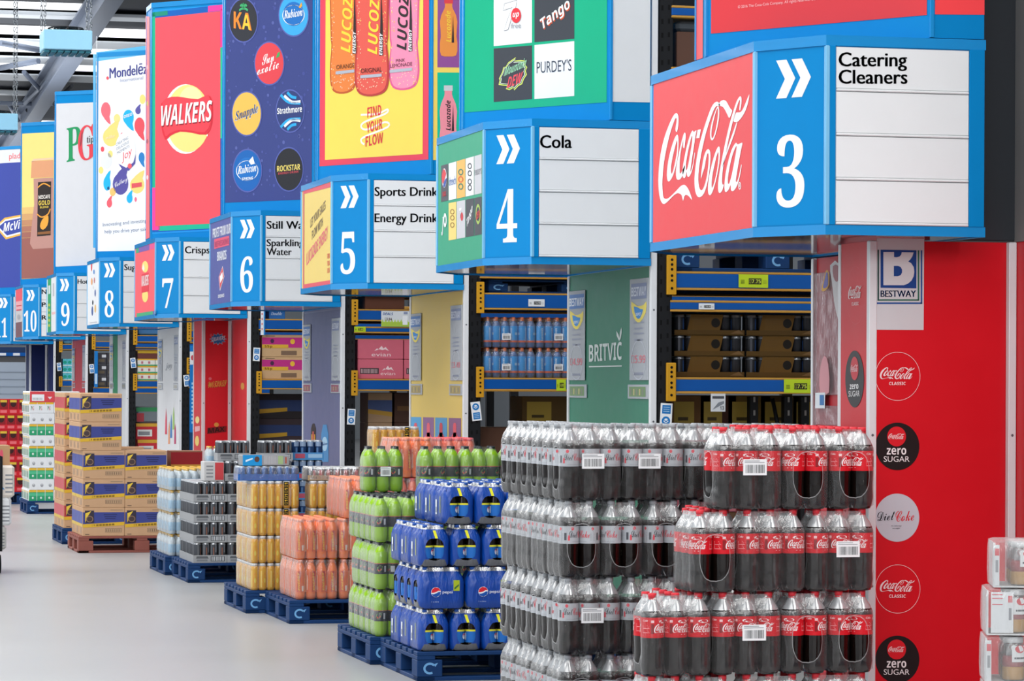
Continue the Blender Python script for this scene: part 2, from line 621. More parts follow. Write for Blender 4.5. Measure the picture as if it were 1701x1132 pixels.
S_LOGO = [
    ([(232, 390), (243, 330), (246, 270), (240, 230), (225, 215), (205, 228), (180, 270), (150, 340), (120, 420), (95, 510), (75, 610), (62, 720), (55, 850), (60, 950), (72, 1020), (90, 1060), (110, 1070), (135, 1055), (165, 1025), (200, 990), (230, 970), (255, 972), (275, 990), (288, 1042), (299, 1000), (315, 985), (340, 995), (373, 1033), (357, 975), (335, 925), (310, 895), (290, 890), (262, 905), (225, 945), (185, 985), (150, 1015), (125, 1022), (105, 1010), (97, 960), (93, 880), (98, 780), (110, 670), (130, 560), (155, 450), (180, 360), (205, 290), (220, 262), (228, 270), (225, 310), (217, 360), (220, 386)], []),
    ([(152, 860), (138, 830), (137, 760), (150, 660), (175, 550), (205, 460), (228, 420), (242, 430), (246, 500), (240, 600), (228, 680), (205, 770), (180, 830)], [[(178, 785), (175, 720), (188, 640), (205, 565), (222, 500), (233, 470), (235, 530), (226, 610), (208, 700), (192, 765)]]),
    ([(238, 842), (225, 825), (221, 760), (235, 660), (260, 540), (285, 440), (302, 398), (312, 415), (310, 470), (300, 545), (288, 530), (290, 490), (292, 465), (280, 510), (265, 590), (257, 680), (256, 760), (262, 785), (280, 760), (306, 700), (300, 750), (282, 805), (260, 838)], []),
    ([(298, 828), (285, 810), (284, 740), (300, 640), (325, 520), (355, 420), (378, 378), (390, 395), (414, 374), (405, 430), (385, 560), (366, 690), (357, 765), (368, 745), (385, 670), (394, 592), (400, 592), (393, 650), (375, 750), (352, 805), (335, 815), (325, 800), (322, 765), (312, 812)], [[(318, 755), (315, 700), (330, 600), (352, 500), (370, 432), (376, 445), (368, 520), (350, 625), (334, 715)]]),
    ([(425, 373), (455, 368), (442, 448), (412, 452)], None),
    ([(636, 145), (625, 118), (605, 108), (580, 122), (550, 170), (520, 250), (490, 340), (455, 460), (425, 590), (405, 720), (395, 830), (398, 920), (410, 975), (430, 1005), (455, 1003), (485, 970), (510, 900), (530, 800), (543, 690), (546, 610), (540, 570), (525, 553), (505, 570), (485, 620), (470, 700), (460, 770), (456, 833), (472, 780), (490, 730), (500, 670), (512, 612), (522, 592), (529, 612), (527, 690), (515, 790), (498, 870), (475, 930), (455, 940), (440, 910), (432, 840), (438, 740), (455, 620), (480, 500), (510, 380), (545, 270), (575, 190), (598, 152), (612, 148)], []),
    ([(614, 150), (627, 180), (626, 260), (606, 370), (581, 450), (560, 472), (545, 450), (542, 390), (558, 300), (585, 215)], [[(612, 168), (617, 205), (612, 270), (595, 370), (575, 435), (563, 452), (555, 430), (557, 380), (572, 300), (594, 215)]]),
    ([(620, 140), (640, 105), (670, 92), (695, 105), (715, 140), (735, 175), (750, 195), (725, 262), (705, 230), (685, 190), (665, 160), (642, 148)], []),
    ([(775, 300), (762, 285), (785, 215), (800, 210), (830, 205), (855, 170), (880, 110), (911, 37), (901, 110), (880, 180), (850, 240), (815, 285), (795, 298)], []),
    ([(540, 988), (525, 970), (523, 900), (535, 800), (560, 690), (590, 590), (615, 535), (630, 532), (636, 570), (633, 650), (620, 740), (600, 840), (575, 930), (555, 975)], [[(560, 920), (558, 860), (568, 780), (585, 700), (602, 625), (618, 580), (622, 620), (615, 700), (598, 800), (578, 880)]]),
    ([(635, 968), (620, 950), (618, 880), (630, 780), (655, 640), (690, 470), (725, 320), (760, 200), (790, 110), (815, 65), (830, 58), (838, 80), (836, 130), (826, 188), (817, 180), (823, 120), (822, 92), (812, 105), (790, 170), (765, 260), (735, 380), (708, 500), (690, 600), (670, 690), (658, 790), (655, 860), (662, 890), (672, 885), (658, 940)], []),
    ([(797, 308), (770, 410), (730, 520), (695, 612), (660, 720), (665, 690), (690, 600), (720, 500), (760, 390), (788, 310)], []),
    ([(695, 958), (680, 945), (678, 880), (690, 770), (715, 660), (745, 560), (775, 505), (790, 495), (803, 510), (846, 493), (838, 540), (815, 660), (795, 780), (785, 850), (795, 862), (815, 800), (833, 706), (839, 708), (822, 810), (800, 890), (770, 940), (750, 950), (738, 935), (735, 890), (720, 930)], [[(712, 880), (710, 830), (725, 730), (750, 620), (778, 545), (793, 525), (785, 590), (765, 700), (745, 800), (725, 870)]]),
]
_p = Art((X0, SG[3][0], 0), (0, -1, 0), (0, 0, 1), px=True)
LOGO_V, LOGO_F = [], []
for outer, holes in S_LOGO:
    k = 2 if holes is not None else 1
    loops = [[_p.to(*q) for q in spline(crop1(l), k)] for l in [outer] + (holes or [])] if k > 1 else [[_p.to(*q) for q in crop1(outer)]]
    vs, fs = tess(loops)
    LOGO_F += [[i + len(LOGO_V) for i in f] for f in fs]
    LOGO_V += vs
LX0, LX1 = min(v[0] for v in LOGO_V), max(v[0] for v in LOGO_V)
LY0, LY1 = min(v[1] for v in LOGO_V), max(v[1] for v in LOGO_V)
LOGO_RAW = list(LOGO_V)
LOGO_V = [((x - LX0) / (LX1 - LX0), (y - LY0) / (LY1 - LY0)) for x, y in LOGO_V]
LOGO_ASPECT = (LX1 - LX0) / (LY1 - LY0)


def glyph_box(art, t, style, x0, y0, x1, y1, color, layer):
    """Lettering filling the pixel box exactly (y0 top)."""
    vs, fs, w = text2d(t, style)
    lo, hi = min(v[1] for v in vs), max(v[1] for v in vs)
    ym, xm = (y0 + y1) / 2, (x0 + x1) / 2
    a0, a1 = art.to(x0, ym)[0], art.to(x1, ym)[0]
    b0, b1 = art.to(xm, y1)[1], art.to(xm, y0)[1]
    art.raw([(a0 + (a1 - a0) * x, b0 + (b1 - b0) * (y - lo) / (hi - lo)) for x, y in vs], fs, color, layer)


def chevrons(art, x0, y0, x1, y1, color, layer):
    ym, xm = (y0 + y1) / 2, (x0 + x1) / 2
    a0, a1 = art.to(x0, ym)[0], art.to(x1, ym)[0]
    b0, b1 = art.to(xm, y1)[1], art.to(xm, y0)[1]
    one = [(0, 1), (0.30, 1), (0.555, 0.5), (0.30, 0), (0, 0), (0.255, 0.5)]
    for s in (0, 0.445):
        pts = [(a0 + (a1 - a0) * (x + s), b0 + (b1 - b0) * y) for x, y in one]
        vs, fs = tess([pts])
        art.raw(vs, fs, color, layer)


def col_rect(art, x0, yb0, x1, yb1, ztop, color, layer=1, zbot=None):
    """Area from a pixel bottom edge (x0, yb0)-(x1, yb1) straight up to height ztop."""
    a, b = [(q[0], max(q[1], getattr(art, 'zmin', -9))) for q in (art.to(x0, yb0), art.to(x1, yb1))]
    art.raw([a, b, (b[0], ztop), (a[0], ztop)], [[0, 1, 2, 3]], color, layer)


# digit box, chevron box, and the lettering of each board: (words, x0, base line y, x1, cap height)
SIGN = {
    3: ((1290.3, 223.7, 1336.7, 345), (1289.6, 98.3, 1347.5, 162), [('Catering', 1392.7, 110.2, 1506.6, 23), ('Cleaners', 1392.7, 139.0, 1507.4, 23)]),
    4: ((825.4, 314.5, 859.5, 403), (825, 224, 864, 271.8), [('Cola', 896.7, 245.8, 950, 21)]),
    5: ((566, 385.3, 590.3, 456), (566, 308.5, 596, 345.6), [('Sports Drinks', 622, 325.5, 734, 14.5), ('Energy Drinks', 622, 369.3, 734, 14.5)]),
    6: ((399.4, 426, 420.5, 486.5), (399, 365, 423.2, 396), [('Still Water', 443, 380.3, 527, 12.8), ('Sparkling', 442.8, 409.2, 504.5, 11.5), ('Water', 443, 424, 484.7, 11.5)]),
    7: ((269.6, 462.7, 288, 512), (269.3, 406.7, 290, 433.3), [('Crisps', 307, 421, 348.5, 11.6)]),
    8: ((174, 482.7, 189.4, 527.6), (173, 437.5, 191.5, 460.8), [('Sugar', 206.3, 449, 236, 9.6)]),
    9: ((101.7, 503, 115.6, 541.8), (99.6, 463.5, 115.1, 483.9), [('Hot', 128.8, 471.6, 146, 7.6)]),
    10: ((39.8, 516, 60.8, 551.4), (44, 482, 58, 500), [('Na', 69.3, 488.5, 83, 7.4), ('Pa', 69.3, 510, 82, 7.4), ('Ri', 69.3, 531.5, 80, 7.4)]),
    11: ((-8, 528.5, 12, 560.6), (-2, 495, 13, 512), []),
}
P1COL = {3: '#dc4249', 4: '#2f9a78', 5: '#e2c873', 6: '#4d5597', 7: '#f4606b', 8: '#e4e6e9', 9: '#dfe2e6', 10: '#c9c6c8', 11: '#e4e6e9'}
SIGN_LOOK = {3: 'red panel with white script lettering', 4: 'green panel with drink emblems', 5: 'yellow panel with slanting slogan',
             6: 'purple panel with white slogan', 7: 'red panel with a crisp emblem', 8: 'white panel with coloured drops',
             9: 'green and white striped panel', 10: 'red, grey and brown panel', 11: 'number cut by the picture edge'}


def make_sign(k):
    Y, L1, z0 = SG[k]
    z1 = z0 + 0.8
    yn, yf = YN[k], YF[k]
    t = thing('aisle_sign', f'blue aisle {NUMW[k]} sign over the aisle end, ' + SIGN_LOOK[k], 'sign', (XS, (yn + yf) / 2, z0), 0, 'aisle number signs over the gondola ends')
    A, B, C, D = (X0, Y + L1), (X0, Y), (X0 + 0.2, yn), (XS, yn)
    out = [D, C, B, A, (X0 + 0.2, yf), (XS, yf)]
    mb = MB()
    mb.prism(out, z0 + 0.012, z1 - 0.004, m_blue)
    mb.build('sign_body', t, world=True)
    mb = MB()
    mb.prism(offset(out, 0.006), z1 - 0.042, z1, m_rail)
    mb.build('top_rail', t, world=True)
    mb = MB()
    mb.prism(offset(out, 0.006), z0, z0 + 0.040, m_rail, cap=False)
    mb.build('bottom_rail', t, world=True)
    mb = MB()
    mb.prism(offset(out, -0.01), z0 + 0.006, z0 + 0.011, m_soffit)
    mb.build('soffit', t, world=True)['label'] = 'dark glossy underside'
    # corner stiles
    for (x, y), w in ((A, 0.022), (B, 0.014), (C, 0.012)):
        mb = MB()
        mb.box(x - 0.007, x + w, y - 0.012, y + 0.012, z0 + 0.04, z1 - 0.042, m_edge, 0.003)
        mb.build('corner_stile', t, world=True)
    for xa, xb in ((XE - 0.075, XS), (C[0], C[0] + 0.037)):
        mb = MB()
        mb.box(xa, xb, yn - 0.010, yn + 0.01, z0 + 0.04, z1 - 0.042, m_blue, 0.002)
        mb.build('board_frame', t, world=True)
    # front panel
    p = Art((X0, Y, 0), (0, -1, 0), (0, 0, 1), px=True, base=0.001)
    p.raw([(-L1 + 0.03, z0 + 0.04), (-0.014, z0 + 0.04), (-0.014, z1 - 0.042), (-L1 + 0.03, z1 - 0.042)], [[0, 1, 2, 3]], P1COL[k], 1)
    P1ART.get(k, lambda a: None)(p)
    p.build('brand_panel_print', t)
    # number panel on the chamfer
    q = Art((B[0], B[1], 0), (C[0] - B[0], C[1] - B[1], 0), (0, 0, 1), px=True, base=0.0006)
    dg, ch, words_ = SIGN[k]
    q.raw([(0.012, z0 + .045), (0.352, z0 + .045), (0.352, z1 - .047), (0.012, z1 - .047)], [[0, 1, 2, 3]], m_blue, 0)
    glyph_box(q, str(k), 'serif', *dg, '#e6e8ea', 1)
    chevrons(q, *ch, '#e6e8ea', 1)
    q.build('number_lettering', t)
    # direction board: four slats
    W0, W1 = C[0] + 0.037, XE - 0.075
    bz0, bz1 = z0 + 0.041, z1 - 0.046
    board = MB()
    board.box(W0, W1, yn - 0.003, yn + 0.002, bz0, bz1, mat('#b9bcc0', 0.5))
    bo = board.build('direction_board', t, world=True)
    r = Art((C[0], yn - 0.008, 0), (1, 0, 0), (0, 0, 1), px=True, base=0.0004)
    hs = (bz1 - bz0) / 4
    for i in range(4):
        mb = MB()
        a, b = bz1 - (i + 1) * hs, bz1 - i * hs
        mb.box(W0 + 0.002, W1 - 0.002, yn - 0.008, yn - 0.002, a + 0.012, b - 0.002, m_white, 0.002)
        mb.box(W0 + 0.002, W1 - 0.002, yn - 0.013, yn - 0.002, a + 0.001, a + 0.011, m_white, 0.003)
        mb.build('board_slat', bo, world=True)
    for w, x0, y, x1, h in words_:
        r.text(w, 'opt', (x0, y), (x1, y + 0.2), h, '#22252a', 1)
    if words_:
        r.build('lettering', bo)
    return t


# ---- artwork of the sign fronts
def art3(p):
    p.raw(LOGO_RAW, LOGO_F, '#eceef0', 2)
    p.ell(1230, 309, 2.3, 6.3, '#eceef0', 2, 20, 0.7)
    p.text('R', 'bold', (1229, 311.5), (1231.2, 311.2), 5, '#eceef0', 2)


def art4(p):
    xs = [733.1, 745.8, 759.3, 774.1, 788.7, 801.5]
    sl = -0.29
    for i, c in enumerate(['#4b4e57', '#e2e4e8', '#f3b25e', '#e2e4e8', '#c3c3c9']):
        x0, x1 = xs[i] + 0.4, xs[i + 1] - 0.4
        t0, b0 = 275.8 - 0.29 * (x0 - 733), 335.9 - 0.218 * (x0 - 733)
        t1, b1 = 275.8 - 0.29 * (x1 - 733), 335.9 - 0.218 * (x1 - 733)
        p.poly([(x0, b0), (x1, b1), (x1, t1), (x0, t0)], c, 2)
    for i, c in enumerate([None, '#e9cd77', '#c3c3c9', '#43454d', '#43454d']):
        if not c:
            continue
        x0, x1 = xs[i] + 0.4, xs[i + 1] - 0.4
        t0, b0 = 337.8 - 0.2 * (x0 - 746), 399.8 - 0.188 * (x0 - 746)
        t1, b1 = 337.8 - 0.2 * (x1 - 746), 399.8 - 0.188 * (x1 - 746)
        p.poly([(x0, b0), (x1, b1), (x1, t1), (x0, t0)], c, 2)
    p.ell(739.3, 296, 4, 16, '#e9ebee', 3)
    p.poly([(735.5, 296), (736.5, 286), (739, 281), (742.5, 288), (740, 298), (737, 306)], '#d6404b', 4, 2)
    p.poly([(737.5, 309), (740, 300), (743.2, 296), (742.5, 304), (740, 311)], '#3b55a5', 4, 2)
    p.text('MAX', 'bold', (736.5, 327), (742, 325.7), 8, '#c93a46', 3)
    p.text('drench', 'sans', (747, 309), (758.3, 305.5), 14, '#4d76b8', 3)
    for dy, c in ((-12, '#3f7d62'), (0, '#d0662f'), (12, '#3f7d62')):
        p.ell(766.5, 298 + dy, 4.2, 5.5, c, 3, 18, 1.6)
    for dy in (-16, -4, 10, 20):
        p.ell(781.5, 292 + dy, 3.4, 5, '#3c3f46', 3, 18, 1.2)
    p.text("PURDEY'S", 'sans', (789.6, 292), (801, 288.5), 9, '#7b7d85', 3)
    p.text('J', 'seri', (734.5, 388), (738.5, 386), 26, '#e9ebee', 3)
    p.ell(740.5, 366, 2.6, 12, '#e9ebee', 3, 20, 1.3)
    for dy in (-14, -4, 8):
        p.ell(752.5, 366 + dy, 3.5, 4.5, '#8a6a2c', 3, 18, 1.0)
    p.text('7', 'seri', (764, 374), (768, 373), 26, '#eef0f2', 3)
    p.ell(768.3, 360, 2.2, 7, '#cf3b45', 3)
    p.text('Tango', 'bold', (776.5, 379), (786, 351), 14, '#f0f1f3', 3)
    p.ell(795.5, 356, 4, 17, '#9fb95a', 3, 20, 1.2)
    p.text('DEW', 'bi', (792.5, 366), (799, 360), 12, '#cf3b45', 4)


def art5(p):
    p.poly([(504, 316), (550.5, 303), (550.5, 311), (504, 323)], '#d65564', 2)
    p.poly([(504, 480), (549.8, 474), (549.8, 465.5), (504, 473)], '#d65564', 2)
    p.poly([(504, 473), (505.8, 473), (506.2, 323), (504.2, 323)], '#c45864', 2)
    p.text('LET YOUR SALES', 'bold', (516.2, 379), (541.3, 347), 14, '#6b5a4a', 2)
    p.text('FLOW WITH', 'bold', (518.8, 398.6), (537, 374.7), 14, '#6b5a4a', 2)
    p.text('LUCOZADE ENERGY', 'bold', (510, 441.5), (545, 396), 20, '#dd5a78', 2)
    for i, w in enumerate(('FIND', 'YOUR', 'FLOW')):
        p.text(w, 'bold', (544.3, 430 + i * 12), (548.3, 429 + i * 12), 8, '#d9604f', 2)


def art6(p):
    p.text('PROFIT FROM OUR', 'bold', (354.1, 396), (383.8, 387.4), 15.5, '#e4e6ec', 2)
    p.poly([(356.4, 414), (381.3, 407.5), (381.3, 391.8), (356.4, 397.8)], '#d8506f', 2)
    p.text('REFRESHING', 'bold', (357.5, 411), (380.5, 405), 9, '#a63a66', 3)
    p.text('BRANDS', 'bold', (361.5, 434), (376.6, 430.7), 15, '#e4e6ec', 2)
    p.poly([(364, 461), (370.5, 442), (373.2, 460), (366, 484)], '#e9ebef', 2)
    p.poly([(364.5, 461), (370.3, 444), (372.6, 460), (366.3, 481)], '#d64a58', 3)
    p.poly([(366, 460), (370.5, 452), (371.4, 462), (367, 471)], '#eef0f2', 4)
    p.text('DRINKS', 'bold', (363, 495.5), (373, 493.5), 5.5, '#dfe2ea', 2)


def art7(p):
    p.poly([(226.5, 413), (231, 411.5), (231, 420), (226.5, 421.5)], '#3aa876', 2)
    p.poly([(231, 411.5), (248.7, 406.5), (248.7, 415.5), (231, 420)], '#7a5aa8', 2)
    p.poly([(248.7, 406.5), (258.5, 403.5), (258.5, 412.5), (248.7, 415.5)], '#e0508e', 2)
    p.poly([(227.5, 521), (254.5, 517), (254.5, 526), (227.5, 529)], '#45a97a', 2)
    p.poly([(254.5, 517), (258.5, 516.3), (258.5, 524.5), (254.5, 525)], '#6a62a0', 2)
    p.ell(241.5, 443.5, 5.3, 9.5, '#f1dc7c', 2)
    p.poly([(236.5, 447), (239, 438), (241, 446), (240, 451)], '#f6eee2', 3)
    p.ell(241.5, 491.5, 5, 11, '#f1dc7c', 2)
    p.poly([(236, 456), (247.5, 453), (247.5, 484), (236, 487)], '#e23a48', 3)
    p.text('WALKERS', 'bi', (236.2, 476), (247.8, 473.5), 17, '#f2e9e9', 4)


def art8(p):
    for x, y, rx, ry, c in ((152.5, 442, 1.2, 9, '#d9565f'), (156.5, 452, 1.3, 4, '#4f86c6'), (152.8, 468, 1.4, 6, '#e6a56d'), (157.2, 466, 1, 5, '#b96f78'),
                            (158.5, 487, 1.1, 6, '#3f5a9a'), (154.5, 503, 1.2, 4, '#39424f'), (153.7, 517, 1.4, 8, '#3f5a9a'), (158.6, 513, 1.2, 7, '#e0b04f'), (155.5, 478, 1, 3, '#cfd2d6')):
        p.ell(x, y, rx, ry, c, 2, 14)
    p.text('innovating', 'sans', (150, 537.5), (161, 535.8), 2.2, '#8a93a6', 2)


def art9(p):
    p.poly([(79.5, 553.5), (85.3, 552.5), (85.3, 461.5), (79.8, 463.5)], '#31a06d', 2)
    for i in range(5):
        p.ell(82.3, 507 + i * 8.5, 1.6, 2.6, '#b9c24a', 3, 12)
    p.poly([(81, 475), (84, 474), (84, 488), (81, 489)], '#d4dce0', 3)
    p.poly([(88, 471), (90.5, 470.5), (90.5, 492), (88, 492.5)], '#b9bcc4', 2)
    p.poly([(86.5, 519), (92, 518), (92, 522), (86.5, 523)], '#e6b9bc', 2)


def art10(p):
    p.poly([(26.5, 501.5), (37.3, 499.5), (37.3, 477.5), (26.5, 480.5)], '#ea5f6c', 2)
    p.poly([(26.5, 517), (37.3, 515.5), (37.3, 499.5), (26.5, 501.5)], '#e8aab0', 2)
    for y in (508, 515):
        p.poly([(28, y + 1.6), (36, y + 0.6), (36, y - 1.2), (28, y - 0.2)], '#c8455a', 3)
    p.poly([(26.5, 561), (36.8, 560), (36.8, 534.5), (26.5, 536.5)], '#7c5a62', 2)
    p.ell(31.5, 527, 2.6, 4.5, '#a9a9ae', 3, 16)


P1ART = {3: art3, 4: art4, 5: art5, 6: art6, 7: art7, 8: art8, 9: art9, 10: art10}
for k in SG:
    make_sign(k)
# ---------------------------------------------------------------- banner towers above the signs
#      Y of the front edge's near and far end
BN = {3: (12.83, 12.98), 4: (17.48, 17.56), 5: (22.13, 22.22), 6: (26.62, 26.72), 7: (31.53, 31.93), 8: (36.46, 36.54), 9: (41.47, 41.55), 10: (46.6, 46.68), 11: (51.5, 51.6)}
XB = 4.66
BLOOK = {3: 'blue banner tower with plain red panels above the aisle three sign', 4: 'banner tower with green panel and drink emblem tiles above aisle four',
         5: 'yellow banner tower with three large bottles above aisle five', 6: 'dark blue banner tower with seven round emblems above aisle six',
         7: 'red banner tower with ribbon crisp emblem above aisle seven', 8: 'white banner tower with coloured drops above aisle eight',
         9: 'grey banner tower with green and red tea lettering above aisle nine', 10: 'yellow and brown banner tower with coffee jar above aisle ten',
         11: 'navy banner tower with biscuit emblem above aisle eleven'}


def vtext(a, t, style, p0, p1, q0, color, layer):
    vs, fs, w = text2d(t, style)
    a.shape(vs, fs, p0, p1, q0, color, layer)


def drop(a, x, y, w, h, color, layer, tail=1):
    a.poly([(x + w * .5 * math.cos(t) * (1 if not (1.2 < t < 2.2) else .9), y + h * .3 * math.sin(t)) for t in [i * PI / 5 for i in range(10)]], color, layer, 2)
    a.poly([(x - w * .48, y + tail * h * .02), (x - w * .1, y + tail * h * .35), (x + w * .5, y + tail * h * .55), (x + w * .38, y + tail * h * .25), (x + w * .48, y)], color, layer + .4, 2)


def bottle_art(a, cx, ytop, ybot, rx, col, capc, layer, lab=None):
    h = ybot - ytop
    pr = [(0.42, 0), (0.42, .06), (0.5, .1), (0.85, .22), (1, .34), (.93, .5), (.9, .62), (1, .74), (1, .9), (.86, .98), (.5, 1)]
    a.poly([(cx - rx * r, ytop + h * z) for r, z in pr] + [(cx + rx * r, ytop + h * z) for r, z in reversed(pr)], col, layer)
    a.poly([(cx - rx * .5, ytop), (cx + rx * .5, ytop), (cx + rx * .5, ytop - h * .09), (cx - rx * .5, ytop - h * .09)], capc, layer)


def ban3(a, b, c):
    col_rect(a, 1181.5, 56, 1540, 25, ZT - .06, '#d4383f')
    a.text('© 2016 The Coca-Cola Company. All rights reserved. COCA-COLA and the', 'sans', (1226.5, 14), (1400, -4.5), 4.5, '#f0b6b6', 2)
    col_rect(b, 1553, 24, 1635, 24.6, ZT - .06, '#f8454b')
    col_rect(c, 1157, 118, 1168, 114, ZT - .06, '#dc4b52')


def ban4(a, b, c):
    col_rect(a, 771, 187, 1008, 170, ZT - .06, '#07a67c')
    col_rect(b, 1017, 169, 1079.5, 170.3, ZT - .06, '#dcdee0')
    T = lambda x0, x1, t0, t1, b0, b1, col: a.poly([(x0, b0), (x1, b1), (x1, t1), (x0, t0)], col, 2)
    for dy in (0, -95, -190):
        if dy:
            T(820.7, 884.3, -15 + dy + 95, -21 + dy + 95, 76.8 + dy, 71 + dy, '#dcdee0' if dy == -190 else '#3c4047')
    T(820.7, 884.3, -17, -22.5, 76.8, 71, '#dcdee0')
    T(888.3, 954.5, -23, -29.5, 70.2, 64.4, '#3c4047')
    T(820.7, 884.3, 80.8, 75.5, 169.6, 164.8, '#3c4047')
    T(888.3, 954.5, 75, 68.4, 164.8, 159.5, '#dfe1e4')
    a.poly([(836.3, 18), (838.5, 6), (859.3, 0), (857.5, 14), (851, 30), (845, 50), (838, 52), (843, 34), (851, 13)], '#8e9096', 3)
    a.poly([(837.3, 17), (839.3, 7), (859.0, 1.2), (857, 14), (850.3, 30), (844.5, 49), (839, 50.5), (844, 34), (852, 12)], '#f3f4f5', 4)
    a.ell(858.3, 25.7, 8.3, 12.5, '#d9363f', 5)
    a.text('up', 'bi', (853, 29), (863.5, 27.5), 9, '#f4f4f4', 6)
    a.text('free', 'sans', (850, 47.5), (866.3, 46.3), 8.5, '#9a9ca2', 5)
    a.text('Tango', 'bold', (901.5, 52), (949, 14.5), 17, '#c9502f', 3, slant=-3)
    a.text('Tango', 'bold', (900.5, 50), (948, 12.5), 17, '#f4f4f4', 4, slant=-3)
    a.text("PURDEY'S", 'sans', (892.2, 121.9), (950, 117.4), 18.5, '#3a4250', 3)
    leaf = [(829, 141), (831, 133), (829.5, 131), (835, 120), (837, 112), (841, 111), (845, 104), (858, 95), (854, 101), (866, 100), (874, 101), (873, 107), (876.5, 112), (874, 118), (876, 124), (871, 132), (868, 140), (862, 143), (855, 150.5), (854, 146), (847, 150), (841, 148), (844, 143), (834, 142)]
    a.poly(leaf, '#d7e36a', 3)
    a.poly([(853 + (x - 853) * .93, 122 + (y - 122) * .93) for x, y in leaf], '#3f7a4c', 3.5)
    a.poly([(853 + (x - 853) * .88, 122 + (y - 122) * .88) for x, y in leaf], '#e9ece2', 4)
    a.poly([(853 + (x - 853) * .84, 122 + (y - 122) * .84) for x, y in leaf], '#3c4047', 4.5)
    a.text('Mountain', 'bi', (838, 127), (874, 111), 15, '#8fc4a0', 5, slant=3)
    a.text('DEW', 'bi', (843, 147), (868, 137), 18, '#e2505a', 5, slant=2)


def ban5(a, b, c):
    col_rect(a, 531, 276.4, 711.8, 265, ZT - .06, '#dc4357')
    col_rect(a, 540.3, 266, 702.5, 256, ZT - .12, '#eace58', 2)
    pr = [(0.80, -160), (0.86, -60), (0.80, 10), (.82, 50), (.95, 90), (1.0, 125), (.98, .96)]
    for cx, rx, yb, col, dk, ly in ((571, 22, 156, '#dd7c3c', '#b9562c', 3), (672, 25, 150, '#e889a8', '#d7578c', 3), (619, 28, 160, '#d8584c', '#b23a3a', 6)):
        L = [(cx - rx * .98, -200), (cx - rx * .98, 40), (cx - rx * .9, 75), (cx - rx, 105), (cx - rx, yb - 22), (cx - rx * .75, yb - 4), (cx, yb)]
        R = [(2 * cx - x, y - 3) for x, y in reversed(L[:-1])]
        a.poly(L + R, dk, ly, 3)
        a.poly([(cx + (x - cx) * .9, y - (3 if y > 0 else 0)) for x, y in L + R], col, ly + 1, 3)
        rnd = random.Random(int(cx))
        for _ in range(70):
            y = rnd.uniform(0, yb - 8)
            x = cx + rx * .88 * rnd.choice((-1, 1)) * rnd.uniform(.5, 1) ** .5
            a.ell(x, y, rnd.uniform(.5, 1.1), rnd.uniform(.6, 1.4), rnd.choice(['#efc06a', '#f2d0b8', '#e9a27a']), ly + 2, 6)
        for _ in range(25):
            a.ell(cx + rx * rnd.uniform(-.7, .7), rnd.uniform(yb - 35, yb - 8), .8, 1, '#f2cdb0', ly + 2, 6)
    for x, yb, ly, cc, tc in ((584, 88, 6, '#f0cc3f', '#2b2523'), (629, 91, 9, '#f0cc3f', '#2b2523'), (677, 84, 6, '#2c2628', '#2c2628')):
        vtext(a, 'LUCOZADE', 'bi', (x - 1, yb), (x + 6, yb - 146), (x - 17, yb - 2), cc, ly)
        a.poly([(x + 3, yb + 2), (x + 6, -20), (x + 8.5, yb - 50), (x + 9, yb + 1)], tc, ly)
        vtext(a, 'ENERGY', 'bi', (x + 8, yb + 1), (x + 8.5, yb - 36), (x + 2.8, yb + 1), '#e8e8e8', ly + 1)
    for w, x0, y0, x1, y1, h, c, ly in (('ORANGE', 560, 115.5, 590, 112, 7, '#4a2c1c', 7), ('ORIGINAL', 601.5, 122, 636, 119, 7.5, '#3a1c1c', 10), ('PINK', 659, 104, 674, 102.5, 5.5, '#5a2c3c', 7), ('LEMONADE', 649.5, 113, 686, 109, 6, '#5a2c3c', 7)):
        a.text(w, 'sans', (x0, y0), (x1, y1), h, c, ly)
        if w != 'PINK':
            a.poly([(x0 - 1, y0 + 8.5), (x1, y1 + 8.5), (x1, y1 + 3.5), (x0 - 1, y0 + 3.5)], '#a9adb8', ly)
    a.line([(600, 191), (628, 189), (644, 182), (641, 189), (606, 203), (601, 212), (612, 215), (640, 203), (645, 211), (605, 228), (601, 236), (606, 240)], .014, '#e9e6da', 3)
    for w, x0, y0, x1, y1 in (('FIND', 611, 196, 634, 191), ('YOUR', 609.5, 221, 636, 214), ('FLOW', 608, 244, 637, 237)):
        a.text(w, 'bold', (x0, y0), (x1, y1), 17, '#d2343f', 4)
    col_rect(b, 719, 266, 765.3, 266.5, ZT - .06, '#eed064')
    col_rect(b, 726.4, 112, 764, 112.3, ZT - .12, '#8e4f92', 2)
    b.poly([(726.4, 262), (764, 262.4), (764, 120.8), (726.4, 120.5)], '#12b694', 2)
    bottle_art(b, 745, 6, 94, 14.5, '#e58f45', '#d9404a', 3)
    bottle_art(b, 744.5, 151, 251, 14.5, '#e98f9d', '#c3c7cc', 3)
    vtext(b, 'Lucozade', 'bi', (749, 70), (748, 18), (741, 70), '#f0c843', 4)
    vtext(b, 'Lucozade', 'bi', (748.5, 217), (748, 167), (740.5, 217), '#33282c', 4)
    for y0 in (71, 218):
        b.poly([(750, y0), (752.5, y0 - 45), (754, y0)], '#33282c', 4)


